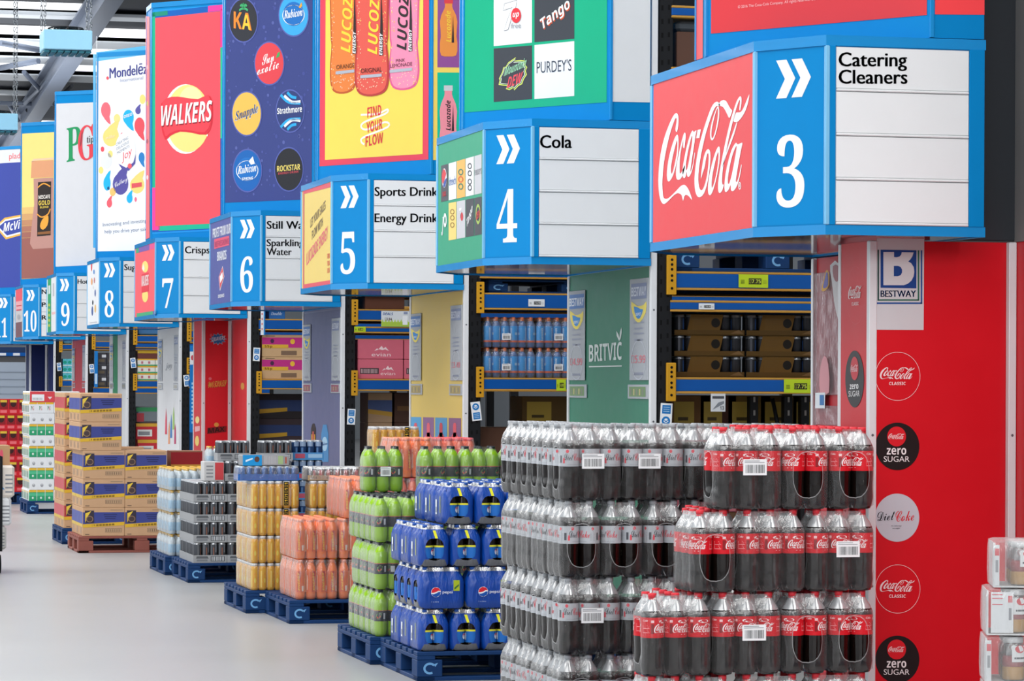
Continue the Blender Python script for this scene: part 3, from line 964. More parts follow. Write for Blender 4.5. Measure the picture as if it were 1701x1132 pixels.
def ban6(a, b, c):
    col_rect(a, 374, 337, 518, 331, ZT - .06, '#38437f')
    rnd = random.Random(5)
    for _ in range(170):
        x, y, r = rnd.uniform(378, 515), rnd.uniform(2, 328), rnd.uniform(.6, 2.4)
        a.ell(x, y, r, r * 1.45, rnd.choice(['#4b569a', '#56609f', '#434e90']), 2, 8)
    for cx, cy, rx, ry, col in ((404.9, 33.9, 23, 35, '#2d2f36'), (488.4, 25.2, 24, 34, '#3aa3dc'), (448, 105.5, 23.6, 34.5, '#d8434b'), (410.4, 189, 23.6, 35.5, '#e3b654'), (482.5, 184.7, 22.5, 34, '#2f3d72'), (411.5, 283.6, 23, 34, '#1560ab'), (480.4, 281.5, 23, 35, '#26272c')):
        a.ell(cx, cy, rx + 1.6, ry + 2.4, '#5560a6', 3)
        a.ell(cx, cy, rx, ry, col, 4)
    a.text('KA', 'bold', (389, 47), (419, 51), 28, '#e8862f', 5)
    a.text('A', 'bold', (403.5, 48), (417, 50), 24, '#e5c23c', 6)
    for dx, dy in ((-7, 3), (7, 3), (-5, -4), (5, -4), (0, -7)):
        a.line([(405.5, 14), (405.5 + dx * .6, 12 + dy), (405.5 + dx, 15 + dy)], .018, '#3fa76a', 6)
    for cx, cy in ((488.4, 25.2), (411.5, 283.6)):
        a.ell(cx, cy - 2, 17, 20, '#1c6cb8' if cx > 450 else '#1c6cb8', 5)
        a.ell(cx, cy, 18.5, 17, '#e9eef4', 5, 28, 1.2, -.15)
        a.text('Rubicon', 'seri', (cx - 15.5, cy + 6), (cx + 15, cy + 1), 13, '#f2f4f7', 6)
    a.poly([(497, 12), (502, 4), (503, 10), (499, 14)], '#e4a13c', 6)
    a.poly([(414, 268), (421, 260), (424, 272), (418, 274)], '#eef2f6', 6)
    a.text('SPRING', 'bold', (403, 300), (421, 298), 4.5, '#eef2f6', 6)
    a.text('Sun', 'script', (436, 109), (456, 101), 16, '#f6f1ef', 5)
    a.text('exotic', 'script', (428, 125), (464, 113), 16, '#f6f1ef', 5)
    a.poly([(459, 97), (462, 88), (466, 86), (465, 94)], '#44a15a', 5)
    a.text('Snapple', 'seri', (391, 201.5), (430, 187), 15, '#dfe4ee', 5)
    a.text('Snapple', 'seri', (391.6, 200.5), (429.4, 186.3), 14, '#2c4a7c', 6)
    a.text('Strathmore', 'bold', (461.5, 190), (502.5, 186), 10, '#f0f2f5', 6)
    for s in (1, -1):
        for q, cc in ((0, '#2ba4dc'), (6, '#eef1f4'), (12, '#2ba4dc')):
            a.line([(467 + q, 184.7 - s * (27 - q * .25)), (480 + q, 184.7 - s * 15), (500, 184.7 - s * (13 + q * .5))] if q < 12 else [(478, 184.7 - s * 31), (485, 184.7 - s * 24), (493, 184.7 - s * 22)], .024, cc, 5)
    a.text('ROCKSTAR', 'bold', (461, 285.5), (499.5, 282), 9.5, '#e5cf6b', 5)
    a.text('ENERGY DRINK', 'bold', (463, 290.5), (497, 287), 3.5, '#b94a52', 5)


def ban7(a, b, c):
    col_rect(a, 253, 389, 372.8, 383, ZT - .07, '#0f8fd6')
    z = lambda x, y: a.to(x, y)[1]
    a.poly([(253.5, 386), (372.3, 380), (372.3, 7.6), (253.5, 21)], '#0b5cb0', 2)
    a.poly([(253.5, 312), (258.5, 312), (258.5, 20), (253.5, 20.6)], '#16ad86', 3)
    a.poly([(253.5, 382.5), (266, 382), (266, 312), (253.5, 312)], '#f53f97', 3)
    a.poly([(253.5, 28), (279, 25), (279, 17.8), (253.5, 20.6)], '#1a8b74', 3)
    a.poly([(346, 20), (372, 17), (372, 7.6), (346, 10)], '#f63d97', 3)
    a.poly([(366.5, 79), (372, 78), (372, 15), (366.5, 15)], '#f63d97', 3)
    a.poly([(366.5, 230), (371, 230), (371, 79), (366.5, 79)], '#12bd93', 3)
    a.poly([(264, 384), (350, 379.8), (350, 371), (264, 375)], '#15b58d', 3)
    a.poly([(258.5, 376), (366.5, 371), (366.5, 18.5), (258.5, 30)], '#f8515d', 4)
    a.ell(309, 198, 38, 58, '#f0e9e4', 5)
    a.ell(313, 197, 37, 56, '#eedb83', 6)
    a.ell(318, 170, 20, 26, '#f4e7a6', 7)
    a.poly([(269, 172), (285, 162), (305, 163), (330, 166), (350, 160), (354, 180), (353, 205), (344, 224), (320, 221), (300, 219), (284, 226), (275, 232), (268, 205)], '#d8303f', 8, 2)
    a.poly([(271, 170), (287, 161), (306, 162), (330, 165), (347, 158), (352, 178), (351, 203), (341, 220), (318, 217), (298, 216), (283, 222), (276, 226), (271, 203)], '#f04450', 9, 2)
    a.text('WALKERS', 'bi', (270, 211.5), (354.2, 202.5), 33, '#8f2430', 10)
    a.text('WALKERS', 'bi', (269, 209.3), (353.7, 200.3), 33, '#f4f4f5', 11)
    a.ell(345.5, 225, 1.2, 1.8, '#f4d9d9', 10, 12)
    p = c
    p.poly([(242.5, 398), (249, 395), (249, 28), (242.5, 27)], '#f5707a', 2)
    for y, cc in ((112, '#e5a3a8'), (172, '#c9b25a'), (235, '#a8434e'), (295, '#e8d8da')):
        p.ell(245.5, y, 1.6, 4, cc, 3, 12)


def ban8(a, b, c):
    col_rect(a, 161, 418, 243, 416, ZT - .052, '#eef0f4')
    a.raw([(0, 0)], [], '#eef0f4')
    W = '#eef0f4'
    a.poly([(160, 102), (243, 91), (243, 76), (160, 87)], '#5db6e6', 2)  # top band, reflected light put into its paler blue
    a.text('Mondelēz', 'sans', (182, 130.4), (244.5, 122.2), 17, '#3f4288', 3)
    a.text('Mondelēz', 'sans', (182.7, 130.4), (245.2, 122.2), 17, '#3f4288', 4)
    a.text('International', 'sans', (200, 136.6), (238, 131.8), 5.5, '#8f97b5', 3)
    a.ell(179, 129.8, 2.2, 2.8, '#e5545f', 3, 14)
    for x, y, w, h, col, tl in ((176, 183, 16, 44, '#f06c78', 1), (213.5, 195, 18, 42, '#1fb0e6', 1), (229.5, 184, 9, 20, '#5d57a0', -1), (232, 209, 17, 46, '#e5545f', 1), (184.5, 228, 27, 52, '#f2d67c', -1),
                                (178, 305, 12, 40, '#1fb0e6', -1), (200.5, 306, 26, 60, '#56519c', -1), (228, 308, 24, 46, '#f2d67c', -1), (182, 338, 9, 24, '#f0606c', -1), (215.5, 330, 10, 26, '#1fb0e6', -1), (235.5, 262, 10, 30, '#2d7fc4', 1)):
        drop(a, x, y, w, h, col, 2, tl)
    a.ell(208.5, 250, 17, 30, W, 3)
    a.poly([(197, 272), (210, 279), (222, 270), (226, 256), (225, 272), (214, 284), (203, 281)], '#56519c', 4)
    a.ell(216, 276, 3.5, 4.5, '#e8606a', 5, 14)
    for x, y, rx, ry, col in ((194.6, 197, 5.5, 7.5, '#ead98a'), (170.5, 248, 3, 4.5, '#e5545f'), (183.5, 256, 4, 6, '#ecdc80'), (176.7, 266.6, 9.5, 14, '#dfe2e6'), (168, 283, 4, 6, '#ecdc80'), (187.5, 319, 5, 7, '#ecc070'), (225.6, 331.6, 2, 4, '#e5708a'), (180.5, 313, 2.2, 3, '#3f4288'), (237, 165, 5, 8, '#ecdc80'), (203, 224, 2.5, 3.5, '#e5545f')):
        a.ell(x, y, rx, ry, col, 2, 18)
    for i, w in enumerate(('CREATING', 'DELICIOUS', 'MOMENTS')):
        a.text(w, 'sans', (193 + i, 243 + i * 7), (213.5 + i, 231 + i * 7), 4.6, '#7d8594', 4)
    a.text('Joy', 'sans', (203, 268), (219.5, 256), 13, '#e5545f', 4)
    a.text('Cadbury', 'script', (191, 312), (212, 300), 8, '#e8e6f2', 4)
    a.text('OREO', 'bold', (206, 197), (220, 192), 5, '#eef0f4', 4)
    a.poly([(219, 313), (236, 310), (236, 303), (219, 305)], '#dd5560', 4)
    a.text('milka', 'seri', (176, 232), (191, 228), 5, '#eee2b8', 4)
    a.text('Innovating and investing', 'sans', (171, 376.5), (244, 369.5), 6, '#76829a', 3)
    a.text('help you drive your sales', 'sans', (174, 388), (247, 383.5), 6, '#76829a', 3)
    a.rect(160.5, 417.5, 161.2, 60, '#eef0f4', 1)
    c.poly([(155, 412), (159.5, 412), (159.5, 90), (155, 90)], '#2f9fdc', 1)


def ban9(a, b, c):
    col_rect(a, 91.4, 443.5, 158.5, 440, ZT - .16, '#cdced2')
    a.text('P', 'serif', (111, 269.5), (134.5, 265), 56, '#1d8f58', 3)
    a.text('G', 'serif', (130, 267.5), (158, 263), 56, '#d8404c', 4)
    a.poly([(133, 245), (136, 222), (137.5, 218), (135, 240), (131.5, 248)], '#5a3a40', 5)
    a.text('tips', 'serif', (144.5, 237.5), (160, 235.5), 11, '#3c3e44', 5)


def ban10(a, b, c):
    z = lambda y: a.to(60, y)[1]
    col_rect(a, 36, 464, 89, 461, ZT - .16, '#f1d780')
    ys = [345, 356, 366, 376, 386, 396, 464]
    for i, cc in enumerate(['#e0bb74', '#cfa06c', '#bc8764', '#ab715e', '#a0655a', '#985e56']):
        a.poly([(36, ys[i + 1] + (-.5)), (89, ys[i + 1] - 3), (89, ys[i] - 3), (36, ys[i])], cc, 2)
    a.poly([(51.5, 296), (89, 294), (89, 266), (53, 268)], '#d89a72', 3)
    a.poly([(51.5, 270), (60, 267), (89, 265), (89, 262), (56, 264)], '#e8c3a2', 3)
    a.poly([(56, 297), (89, 295), (89, 412), (55, 414), (50, 405), (53, 375), (57, 340)], '#b98a80', 3)
    a.poly([(63.5, 303), (85.5, 301.5), (84.5, 391), (62, 393)], '#2a2220', 4)
    a.text('NESCAFE', 'bold', (64.5, 331), (83.5, 329.5), 6, '#eee7df', 5)
    a.text('GOLD', 'bold', (64.5, 341.5), (83.5, 340), 7.5, '#e3c650', 5)
    a.text('BLEND', 'bold', (67, 346.5), (81, 345.5), 3.2, '#e3c650', 5)
    a.poly([(67, 377), (70, 366), (79, 357), (81, 364), (79, 375), (72, 382)], '#e8a23c', 5, 2)
    a.line([(62, 356), (70, 361), (80, 356), (84, 347)], .02, '#e39a3c', 5)
    a.line([(63, 312), (73, 305), (84, 310)], .02, '#e39a3c', 5)
    a.poly([(63, 390), (84, 388.5), (84, 384), (63, 386)], '#8c5a32', 5)


def ban11(a, b, c):
    col_rect(a, -40, 480, 34, 477, ZT - .16, '#3a489c')
    a.poly([(-40, 274), (34, 269.5), (34, 247.5), (-40, 252)], '#d6d8db', 2)
    a.text('pladis', 'sans', (15.5, 264.5), (41, 262.5), 9.5, '#e0474f', 3)
    a.poly([(-8, 377), (8, 362), (60, 352), (60, 384), (10, 398)], '#e9b04a', 2)
    a.poly([(-5, 377), (9, 365), (60, 355), (60, 381), (11, 394.5)], '#eceef4', 3)
    a.poly([(-2, 377), (9.5, 367.5), (60, 357.5), (60, 378.5), (12, 391.5)], '#3a489c', 4)
    a.text("McVitie's", 'bi', (6, 385.5), (58, 375), 14, '#f2f3f6', 5)


BANS = {3: ban3, 4: ban4, 5: ban5, 6: ban6, 7: ban7, 8: ban8, 9: ban9, 10: ban10, 11: ban11}
for k, (ya, yb) in BN.items():
    z0 = SG[k][2] + 0.8
    yn, ym = YN[k], ya + yb
    out = [(XS, yn), (XB, yn), (X0, ya), (X0, yb), (XB, ym - yn), (XS, ym - yn)]
    t = thing('banner_tower', BLOOK[k], 'banner', (XS, ym / 2, z0 + 0.003), 0, 'banner towers standing on the aisle signs')
    mb = MB()
    mb.prism(out, z0 + 0.003, ZT - 0.05, m_blue)
    mb.build('tower_body', t, world=True)
    mb = MB()
    mb.prism(offset(out, 0.008), ZT - 0.05, ZT, m_rail)
    mb.build('top_rail', t, world=True)
    for (x, y) in out[1:4]:
        mb = MB()
        mb.box(x - 0.006, x + 0.01, y - 0.008, y + 0.008, z0 + 0.003, ZT - 0.05, m_rail, 0.002)
        mb.build('corner_trim', t, world=True)
    d = Vector((XB - X0, yn - ya, 0))
    a = Art((X0, ya, 0), d, (0, 0, 1), px=True, base=0.0008)
    b = Art((XB, yn, 0), (1, 0, 0), (0, 0, 1), px=True, base=0.0008)
    c = Art((X0, yb, 0), (0, -1, 0), (0, 0, 1), px=True, base=0.0008)
    for q in (a, b, c):
        q.zmin = z0 + .004
    BANS[k](a, b, c)
    a.build('front_print', t)
    for q, nm in ((b, 'side_print'), (c, 'edge_print')):
        if q.mb.v:
            q.build(nm, t)
# ---------------------------------------------------------------- the hall
def plane_obj(name, pts, m):
    mb = MB()
    mb.poly(pts, m)
    return struct(mb.build(name))


m_floor = mat('#a8a9aa', 0.30, 0, 0.05, 0.7, spec=0.4)
mb = MB()
mb.box(-14, 20, -12, 90, -0.2, 0, m_floor)
struct(mb.build('floor'))
mb = MB()
mb.box(-14, 20, 90, 90.2, 0, 10, mat('#a9b0b6', 0.6))
mb.box(-14, 20, 89.9, 90, 5.8, 6.2, mat('#7a5248', 0.6))
struct(mb.build('wall_back'))
mb = MB()
mb.box(20, 20.2, -12, 90, 0, 10, mat('#8d9298', 0.6))
struct(mb.build('wall_right'))
mb = MB()
mb.box(-14.2, -14, -12, 90, 0, 10, mat('#c9ced2', 0.6))
struct(mb.build('wall_left'))

RN = Vector((0, 0.054, 1)).normalized()
RO = Vector((0, 55, 8.6))


def roof_pt(px, py):
    return on_plane(px, py, RO, RN)


def roof_z(y):
    return 8.6 - 0.054 * (y - 55)


m_dark, m_sheet = mat('#3a3d43', 0.7, 0, 0.15, 2), mat('#c3c8ce', 0.5, 0, 0.08, 2)
mb = MB()
mb.poly([(-14, -12, 9.2), (-14, 52, 9.2), (20, 52, 9.2), (20, -12, 9.2)], m_sheet)
mb.poly([(-14, 52, 9.2), (-14, 52, roof_z(52)), (20, 52, roof_z(52)), (20, 52, 9.2)], m_sheet)
mb.poly([(-14, 52, roof_z(52)), (-14, 90, roof_z(90)), (20, 90, roof_z(90)), (20, 52, roof_z(52))], m_dark)
struct(mb.build('ceiling'))
m_sky = emit_mat('rooflight_glow', (0.97, 0.985, 1.0, 1), 1.5)
n = 0
for y0, y1, typ in ((2, 14, 'w2'), (13, 23, 'b'), (42, 57, 'w'), (57, 73, 'b'), (73, 86, 'w'), (86, 101, 'b'), (101, 115, 'w'), (115, 131, 'b'), (147, 152, 'b'), (199, 207, 'w'), (207, 216, 'b'), (216, 225, 'w'), (226, 231, 'r'), (232, 243, 'w'), (262, 280, 'w'), (296, 310, 'w')):
    a, b = roof_pt(100, y0).y, roof_pt(100, y1).y
    xl, xr = (-9, 6.0) if typ == 'w2' else (-12, 18)
    if y0 == 147:
        xr = 6.2
    mb = MB()
    if typ[0] == 'w':
        n += 1
        mb.poly([(xl, a, roof_z(a) - .03), (xl, b, roof_z(b) - .03), (xr, b, roof_z(b) - .03), (xr, a, roof_z(a) - .03)], m_sky)
        struct(mb.build(f'window_{n}'))
    else:
        mb.box(xl, xr, a, b, roof_z(a) - .14, roof_z(b) - .04, m_sheet if typ == 'b' else mat('#7a5248', 0.6), 0.01)
        struct(mb.build('ceiling_beam'))
# rafter with flanges, running away under the roof
m_steel = mat('#747d8e', 0.45, 0.2, 0.1, 1.5)
for x in (6.08, -0.9):
    mb = MB()
    for w, h0, h1 in ((.16, .12, .17), (.035, .17, .62), (.16, .62, .67)):
        mb.grid([[(x - w, 50, roof_z(50) - h1), (x + w, 50, roof_z(50) - h1), (x + w, 50, roof_z(50) - h0), (x - w, 50, roof_z(50) - h0)],
                 [(x - w, 84, roof_z(84) - h1), (x + w, 84, roof_z(84) - h1), (x + w, 84, roof_z(84) - h0), (x - w, 84, roof_z(84) - h0)]], m_steel, True, False, True, True)
    struct(mb.build('ceiling_rafter'))
for p, q, r in (((40, 95), (88, 150), .05), ((90, 100), (40, 150), .05), ((0, 45), (64, 57), .06), ((0, 88), (64, 76), .06), ((60, 190), (85, 145), .04), ((120, 118), (84, 152), .04), ((0, 148), (92, 150), .05), ((45, 160), (66, 190), .04), ((15, 150), (30, 178), .05)):
    a, b = roof_pt(*p), roof_pt(*q)
    mb = MB()
    mb.tube([a - Vector((0, 0, .3)), b - Vector((0, 0, .3))], r, m_steel if r > .045 else m_dark, 6)
    struct(mb.build('ceiling_brace'))
struct_boxes = [(40, 186, 'ceiling_duct'), ]


# ---- hanging heaters
def chain(parent, p, top):
    mb = MB()
    z, i = p[2], 0
    m = mat('#9aa0a6', 0.3, 0.8)
    while z < top:
        d = Vector((.016, 0, 0)) if i % 2 else Vector((0, .016, 0))
        c = Vector((p[0], p[1], z + .035))
        mb.tube([c + d * math.cos(t) + Vector((0, 0, .045 * math.sin(t))) for t in [k * PI / 4 for k in range(9)]], .006, m, 4)
        z += .07
        i += 1
    mb.build('chain', parent, world=True)


m_heat = mat('#97cde6', 0.4, 0, 0.04)


def heater(px0, px1, y0, y1, Y, label):
    x0, x1 = xat(px0, Y), xat(px1, Y)
    z0, z1 = zat(px0, y1, Y), zat(px0, y0, Y)
    t = thing('unit_heater', label, 'heater', ((x0 + x1) / 2, Y + .3, z0), 0, 'pale blue unit heaters under the roof')
    mb = MB()
    mb.box(x0, x1, Y, Y + .62, z0 + .04, z1, m_heat, 0.012)
    mb.build('casing', t, world=True)
    mb = MB()
    for i in range(7):
        xx = x0 + (x1 - x0) * (i + .5) / 7
        mb.box(xx - .04, xx + .04, Y + .03, Y + .59, z0, z0 + .035, mat('#2f6f7e', 0.4), 0.008)
    mb.build('louvre_grille', t, world=True)
    mb = MB()
    cx, cyy, r = (x0 + x1) / 2, Y + .31, (x1 - x0) * .36
    for rr in (r, r * .7, r * .4):
        mb.tube([(cx + rr * math.cos(k * PI / 8), cyy + rr * math.sin(k * PI / 8), z1 + .05) for k in range(17)], .008, m_black, 5)
    for k in range(8):
        mb.tube([(cx, cyy, z1 + .055), (cx + r * math.cos(k * PI / 4), cyy + r * math.sin(k * PI / 4), z1 + .05)], .007, m_black, 5)
    for k in (0, 2, 4, 6):
        mb.tube([(cx + r * math.cos(k * PI / 4), cyy + r * math.sin(k * PI / 4), z1 - .01), (cx + r * math.cos(k * PI / 4), cyy + r * math.sin(k * PI / 4), z1 + .05)], .012, m_black, 5)
    mb.build('fan_guard', t, world=True)
    top = roof_z(max(52, Y)) if Y > 52 else 9.18
    for x in (x0 + .02, x1 - .02):
        for y in (Y + .04, Y + .56):
            chain(t, (x, y, z1 - .03), top)


heater(70, 151, 48, 86, 44.0, 'pale blue box heater hanging by chains above the white drop banner')
heater(-44, 28, 187, 219, 53.0, 'pale blue box heater cut by the picture edge, above the navy banner')
# ---------------------------------------------------------------- end panels, posts, racks
m_post = mat('#dcdee1', 0.35, 0, 0.03)
m_yel = mat('#c8921f', 0.5, 0, 0.06)
m_beam = mat('#0a509c', 0.35, 0, 0.05)
m_lip = mat('#b98a3c', 0.6, 0, 0.1)
m_poster = clear_mat('poster_sleeve', (0.62, 0.65, 0.70, 1), 0.72, 0.10, 0.12)
m_acryl = clear_mat('acrylic_sleeve', (0.75, 0.55, 0.58, 1), 0.12, 0.05, 0.1)
FACE = dict(U=(0, -1, 0), V=(0, 0, 1))


def poster(parent, x, ynear, yfar, z0, z1, price, tint=0):
    """Clear sleeve with a price poster, on a face that looks to -X. Local a runs from the far edge to the near edge."""
    w, h = yfar - ynear, z1 - z0
    mb = MB()
    mb.box(x - .006, x - .001, ynear, yfar, z0, z1, m_poster, 0.001)
    o = mb.build('price_poster', parent, world=True)
    a = Art((x - .0065, yfar, z0), step=.0004, **FACE)
    if tint == 1:                         # header in strong blue
        a.rect(w * .06, h * .80, w * .97, h * .96, '#4a76b4', 1)
        a.text('BESTWAY', 'bold', (w * .05, h * .83), (w * .95, h * .83), h * .09, '#e0e6f0', 2)
    else:
        a.rect(w * .08, h * .80, w * .92, h * .955, '#7d88a8', 1)
        a.text('BESTWAY', 'bold', (w * .1, h * .83), (w * .9, h * .83), h * .09, '#d5d9e4', 2)
    if tint >= 1:
        c = w * .48
        cyy = h * .68
        a.poly([(c - w * .38, cyy + h * .1), (c - w * .05, cyy + h * .05), (c + w * .3, cyy + h * .06), (c + w * .44, cyy + h * .09), (c + w * .40, cyy - h * .02), (c + w * .1, cyy - h * .11), (c - w * .15, cyy - h * .09), (c - w * .33, cyy - h * .01)], '#e8d45c', 2, 2)
        a.poly([(c - w * .24, cyy + h * .05), (c + w * .12, cyy + h * .02), (c + w * .27, cyy + h * .01), (c + w * .1, cyy - h * .07), (c - w * .1, cyy - h * .06)], '#2b86cf', 3, 2)
        a.text('DEPOT', 'bold', (c - w * .12, cyy - h * .045), (c + w * .16, cyy - h * .045), h * .03, '#dfe9f4', 4)
    for i, f in enumerate((.56, .50, .45, .39)):
        a.rect(w * (.22 + .04 * (i % 2)), h * f, w * (.78 - .05 * (i % 2)), h * (f + .018), '#8a90a2', 1)
    a.ell(w * .5, h * .2, w * .4, h * .2, '#b4b9c4', 1, 28, w * .03)
    if price:
        a.text(price, 'bold', (w * .12, h * .17), (w * .88, h * .17), h * .075, '#c9707c', 2)
    a.rect(w * .25, h * .05, w * .75, h * .075, '#83889a', 1)
    a.build('poster_print', o)


def notice(parent, x, z, y, w=.075, tilt=.06, flip=0):
    """White card with two blue marks on a rack face looking to -Y."""
    M = Matrix.Translation((x, y, z)) @ Matrix.Rotation(tilt, 4, 'Y')
    mb = MB()
    h = w * 1.95
    mb.box(-w / 2, w / 2, -.004, -.001, -h / 2, h / 2, mat('#eef0f2', 0.4), M=M)
    o = mb.build('notice_card', parent, world=True)
    U = M.to_3x3() @ Vector((1, 0, 0))
    V = M.to_3x3() @ Vector((0, 0, 1))
    a = Art(M @ Vector((0, -.0044, 0)), U, V, step=.0006)
    s = 1 if not flip else -1
    a.rect(-w * .36, s * h * .24 - h * .18, w * .36, s * h * .24 + h * .18, '#1f78bf', 1)
    for i in range(3):
        a.rect(-w * .26, s * h * .24 - h * .1 + i * h * .09, w * .26, s * h * .24 - h * .1 + i * h * .09 + h * .025, '#b9d8ee', 2)
    a.ell(0, -s * h * .24, w * .36, w * .36, '#1f78bf', 1, 20)
    a.line([(-w * .2, -s * h * .24), (0, -s * h * .24 - w * .14), (w * .2, -s * h * .24)], w * .07, '#e6f0f8', 2)
    a.ell(0, -s * h * .24 + w * .1, w * .14, w * .1, '#e6f0f8', 2, 14)
    a.build('card_print', o)


def ticket(parent, x0, x1, z0, z1, y, price, yellow=True):
    a = Art((x0, y, z0), (1, 0, 0), (0, 0, 1), step=.001)
    w, h = x1 - x0, z1 - z0
    a.rect(0, 0, w, h, '#b7cf28' if yellow else '#dfe3e6', 1)
    a.rect(w * .34, h * .26, w * .77, h * .70, '#2c2a1c', 2)
    a.text(price, 'bold', (w * .36, h * .34), (w * .75, h * .34), h * .28, '#c9d94e' if yellow else '#c9cdd2', 3)
    for i in range(4):
        a.rect(w * .07, h * (.3 + i * .08), w * .2, h * (.335 + i * .08), '#5c6a1c' if yellow else '#8c9096', 2)
        a.rect(w * .82, h * (.3 + i * .08), w * .95, h * (.325 + i * .08), '#8da02a' if yellow else '#a9adb2', 2)
    a.build('price_ticket', parent)


def corner_post(parent, x, y, z1, wx=.036, wy=.036, name='corner_post', z0=0.0):
    mb = MB()
    mb.box(x, x + wx, y, y + wy, z0, z1, m_post, 0.003)
    for i in range(int((z1 - z0) / .62)):
        z = z0 + .16 + i * .62
        mb.lathe([(.006, 0), (.004, .002)], mat('#6d7176', 0.4, 0.5), 8)
        for j in range(16):
            v = mb.v[-16 + j]
            mb.v[-16 + j] = Vector((x + wx / 2 + v.x, y - v.z, z + v.y))
    return mb.build(name, parent, world=True)


CAPC = {4: '#2d7a62', 5: '#d8bb63', 6: '#62698f', 7: '#dc2630', 8: '#d9dbde', 9: '#d3d6d9', 10: '#c8414c', 11: '#16265e'}
CAPL = {4: 'green end panel with white drinks-maker lettering under the aisle four sign', 5: 'yellow end panel with a row of coloured tiles under the aisle five sign',
        6: 'slate blue end panel with printed bottles under the aisle six sign', 7: 'red end panel behind a red boxed column under the aisle seven sign',
        8: 'pale grey end panel with coloured swooshes under the aisle eight sign', 9: 'grey end panel with a green centre strip under the aisle nine sign',
        10: 'red end panel with grey price sleeves under the aisle ten sign', 11: 'navy end panel under the aisle eleven sign'}


def cap_art(k, a):
    if k == 4:
        a.poly([(942, 459.5), (1078, 443), (1078, 441.5), (942, 457.8)], '#8d9b98', 1)
        a.text('BRITVIC', 'bold', (979, 601.5), (1033.5, 597.5), 28, '#d3dcda', 2)
        a.poly([(979, 610.5), (1033.5, 609.3), (1033.5, 607.3), (979, 608.5)], '#d3dcda', 2)
        a.poly([(1029, 567), (1025, 558), (1024.5, 550), (1028, 556), (1029.5, 562), (1030.5, 552), (1033.2, 544), (1033.5, 553), (1031.5, 563)], '#d3dcda', 2)
    elif k == 5:
        a.poly([(682, 491), (768, 484.5), (768, 482), (682, 489)], '#a98f5c', 1)
        for x0, x1, cc, bc in ((681.5, 700, '#4f9bcb', '#dd5563'), (703, 721, '#8a5f8d', '#e0606f'), (723, 743, '#4f93c2', '#c94350'), (745.5, 766, '#84587f', '#dd5563')):
            y0 = 693 + (x0 - 680) * .025
            a.poly([(x0, 745), (x1, 745), (x1, y0 + .4), (x0, y0)], cc, 1)
            xm = (x0 + x1) / 2
            a.poly([(xm - 2.6, 745), (xm + 2.6, 745), (xm + 2.6, 708), (xm + 1.6, 703), (xm - 1.6, 703), (xm - 2.6, 708)], bc, 2)
            a.poly([(xm - 5.5, 745), (xm + 5.5, 745), (xm + 5.5, 726), (xm + 2, 719), (xm - 2, 719), (xm - 5.5, 726)], bc, 2)
    elif k == 6:
        a.poly([(504, 522), (566, 514), (566, 512.5), (504, 520)], '#8287a4', 1)
        rnd = random.Random(4)
        for _ in range(0):
            x, y = rnd.uniform(505, 564), rnd.uniform(680, 760)
            a.poly([(x - .5, y + rnd.uniform(5, 14)), (x + .5, y + 10), (x + .4, y), (x - .4, y)], '#7f88b0', 1)
        a.poly([(517, 760), (525, 760), (525, 712), (522.5, 704), (519.5, 704), (517, 712)], '#22262e', 2)
        a.poly([(517.6, 760), (524.4, 760), (524.4, 722), (517.6, 722)], '#c9952f', 3)
        a.poly([(519.6, 752), (522.4, 752), (522.4, 717), (519.6, 717)], '#b8584a', 4)
        a.poly([(534, 768), (546, 768), (546, 722), (543, 706), (537, 706), (534, 722)], '#3f8dc6', 2)
        a.ell(540, 738, 4.6, 12, '#a9d0ea', 3)
        a.text('Rubicon', 'script', (535.8, 741), (544.4, 739), 6, '#2a5f9e', 4)
    elif k == 8:
        for x, cc, y0, y1 in ((276, '#d8405c', 700, 678), (281, '#e3a07c', 716, 700), (284.5, '#3b7fbf', 706, 688), (288.5, '#9ac46a', 692, 676), (291, '#b9456e', 716, 704)):
            a.poly([(x - 1.6, y0 + 22), (x + 1.6, y0 + 22), (x + 1.3, y0 - 3), (x + .3, y1), (x - 1, y0 - 3)], cc, 2)
        a.text('joy', 'seri', (275, 613), (286, 612), 9, '#9aa0a8', 2)
    elif k == 9:
        a.poly([(187.5, 720), (195.5, 720), (195.5, 556), (187.5, 556)], '#2c8a5c', 1)
    elif k == 7:
        a.ell(403, 642, 3, 6, '#e0a34a', 1, 16)


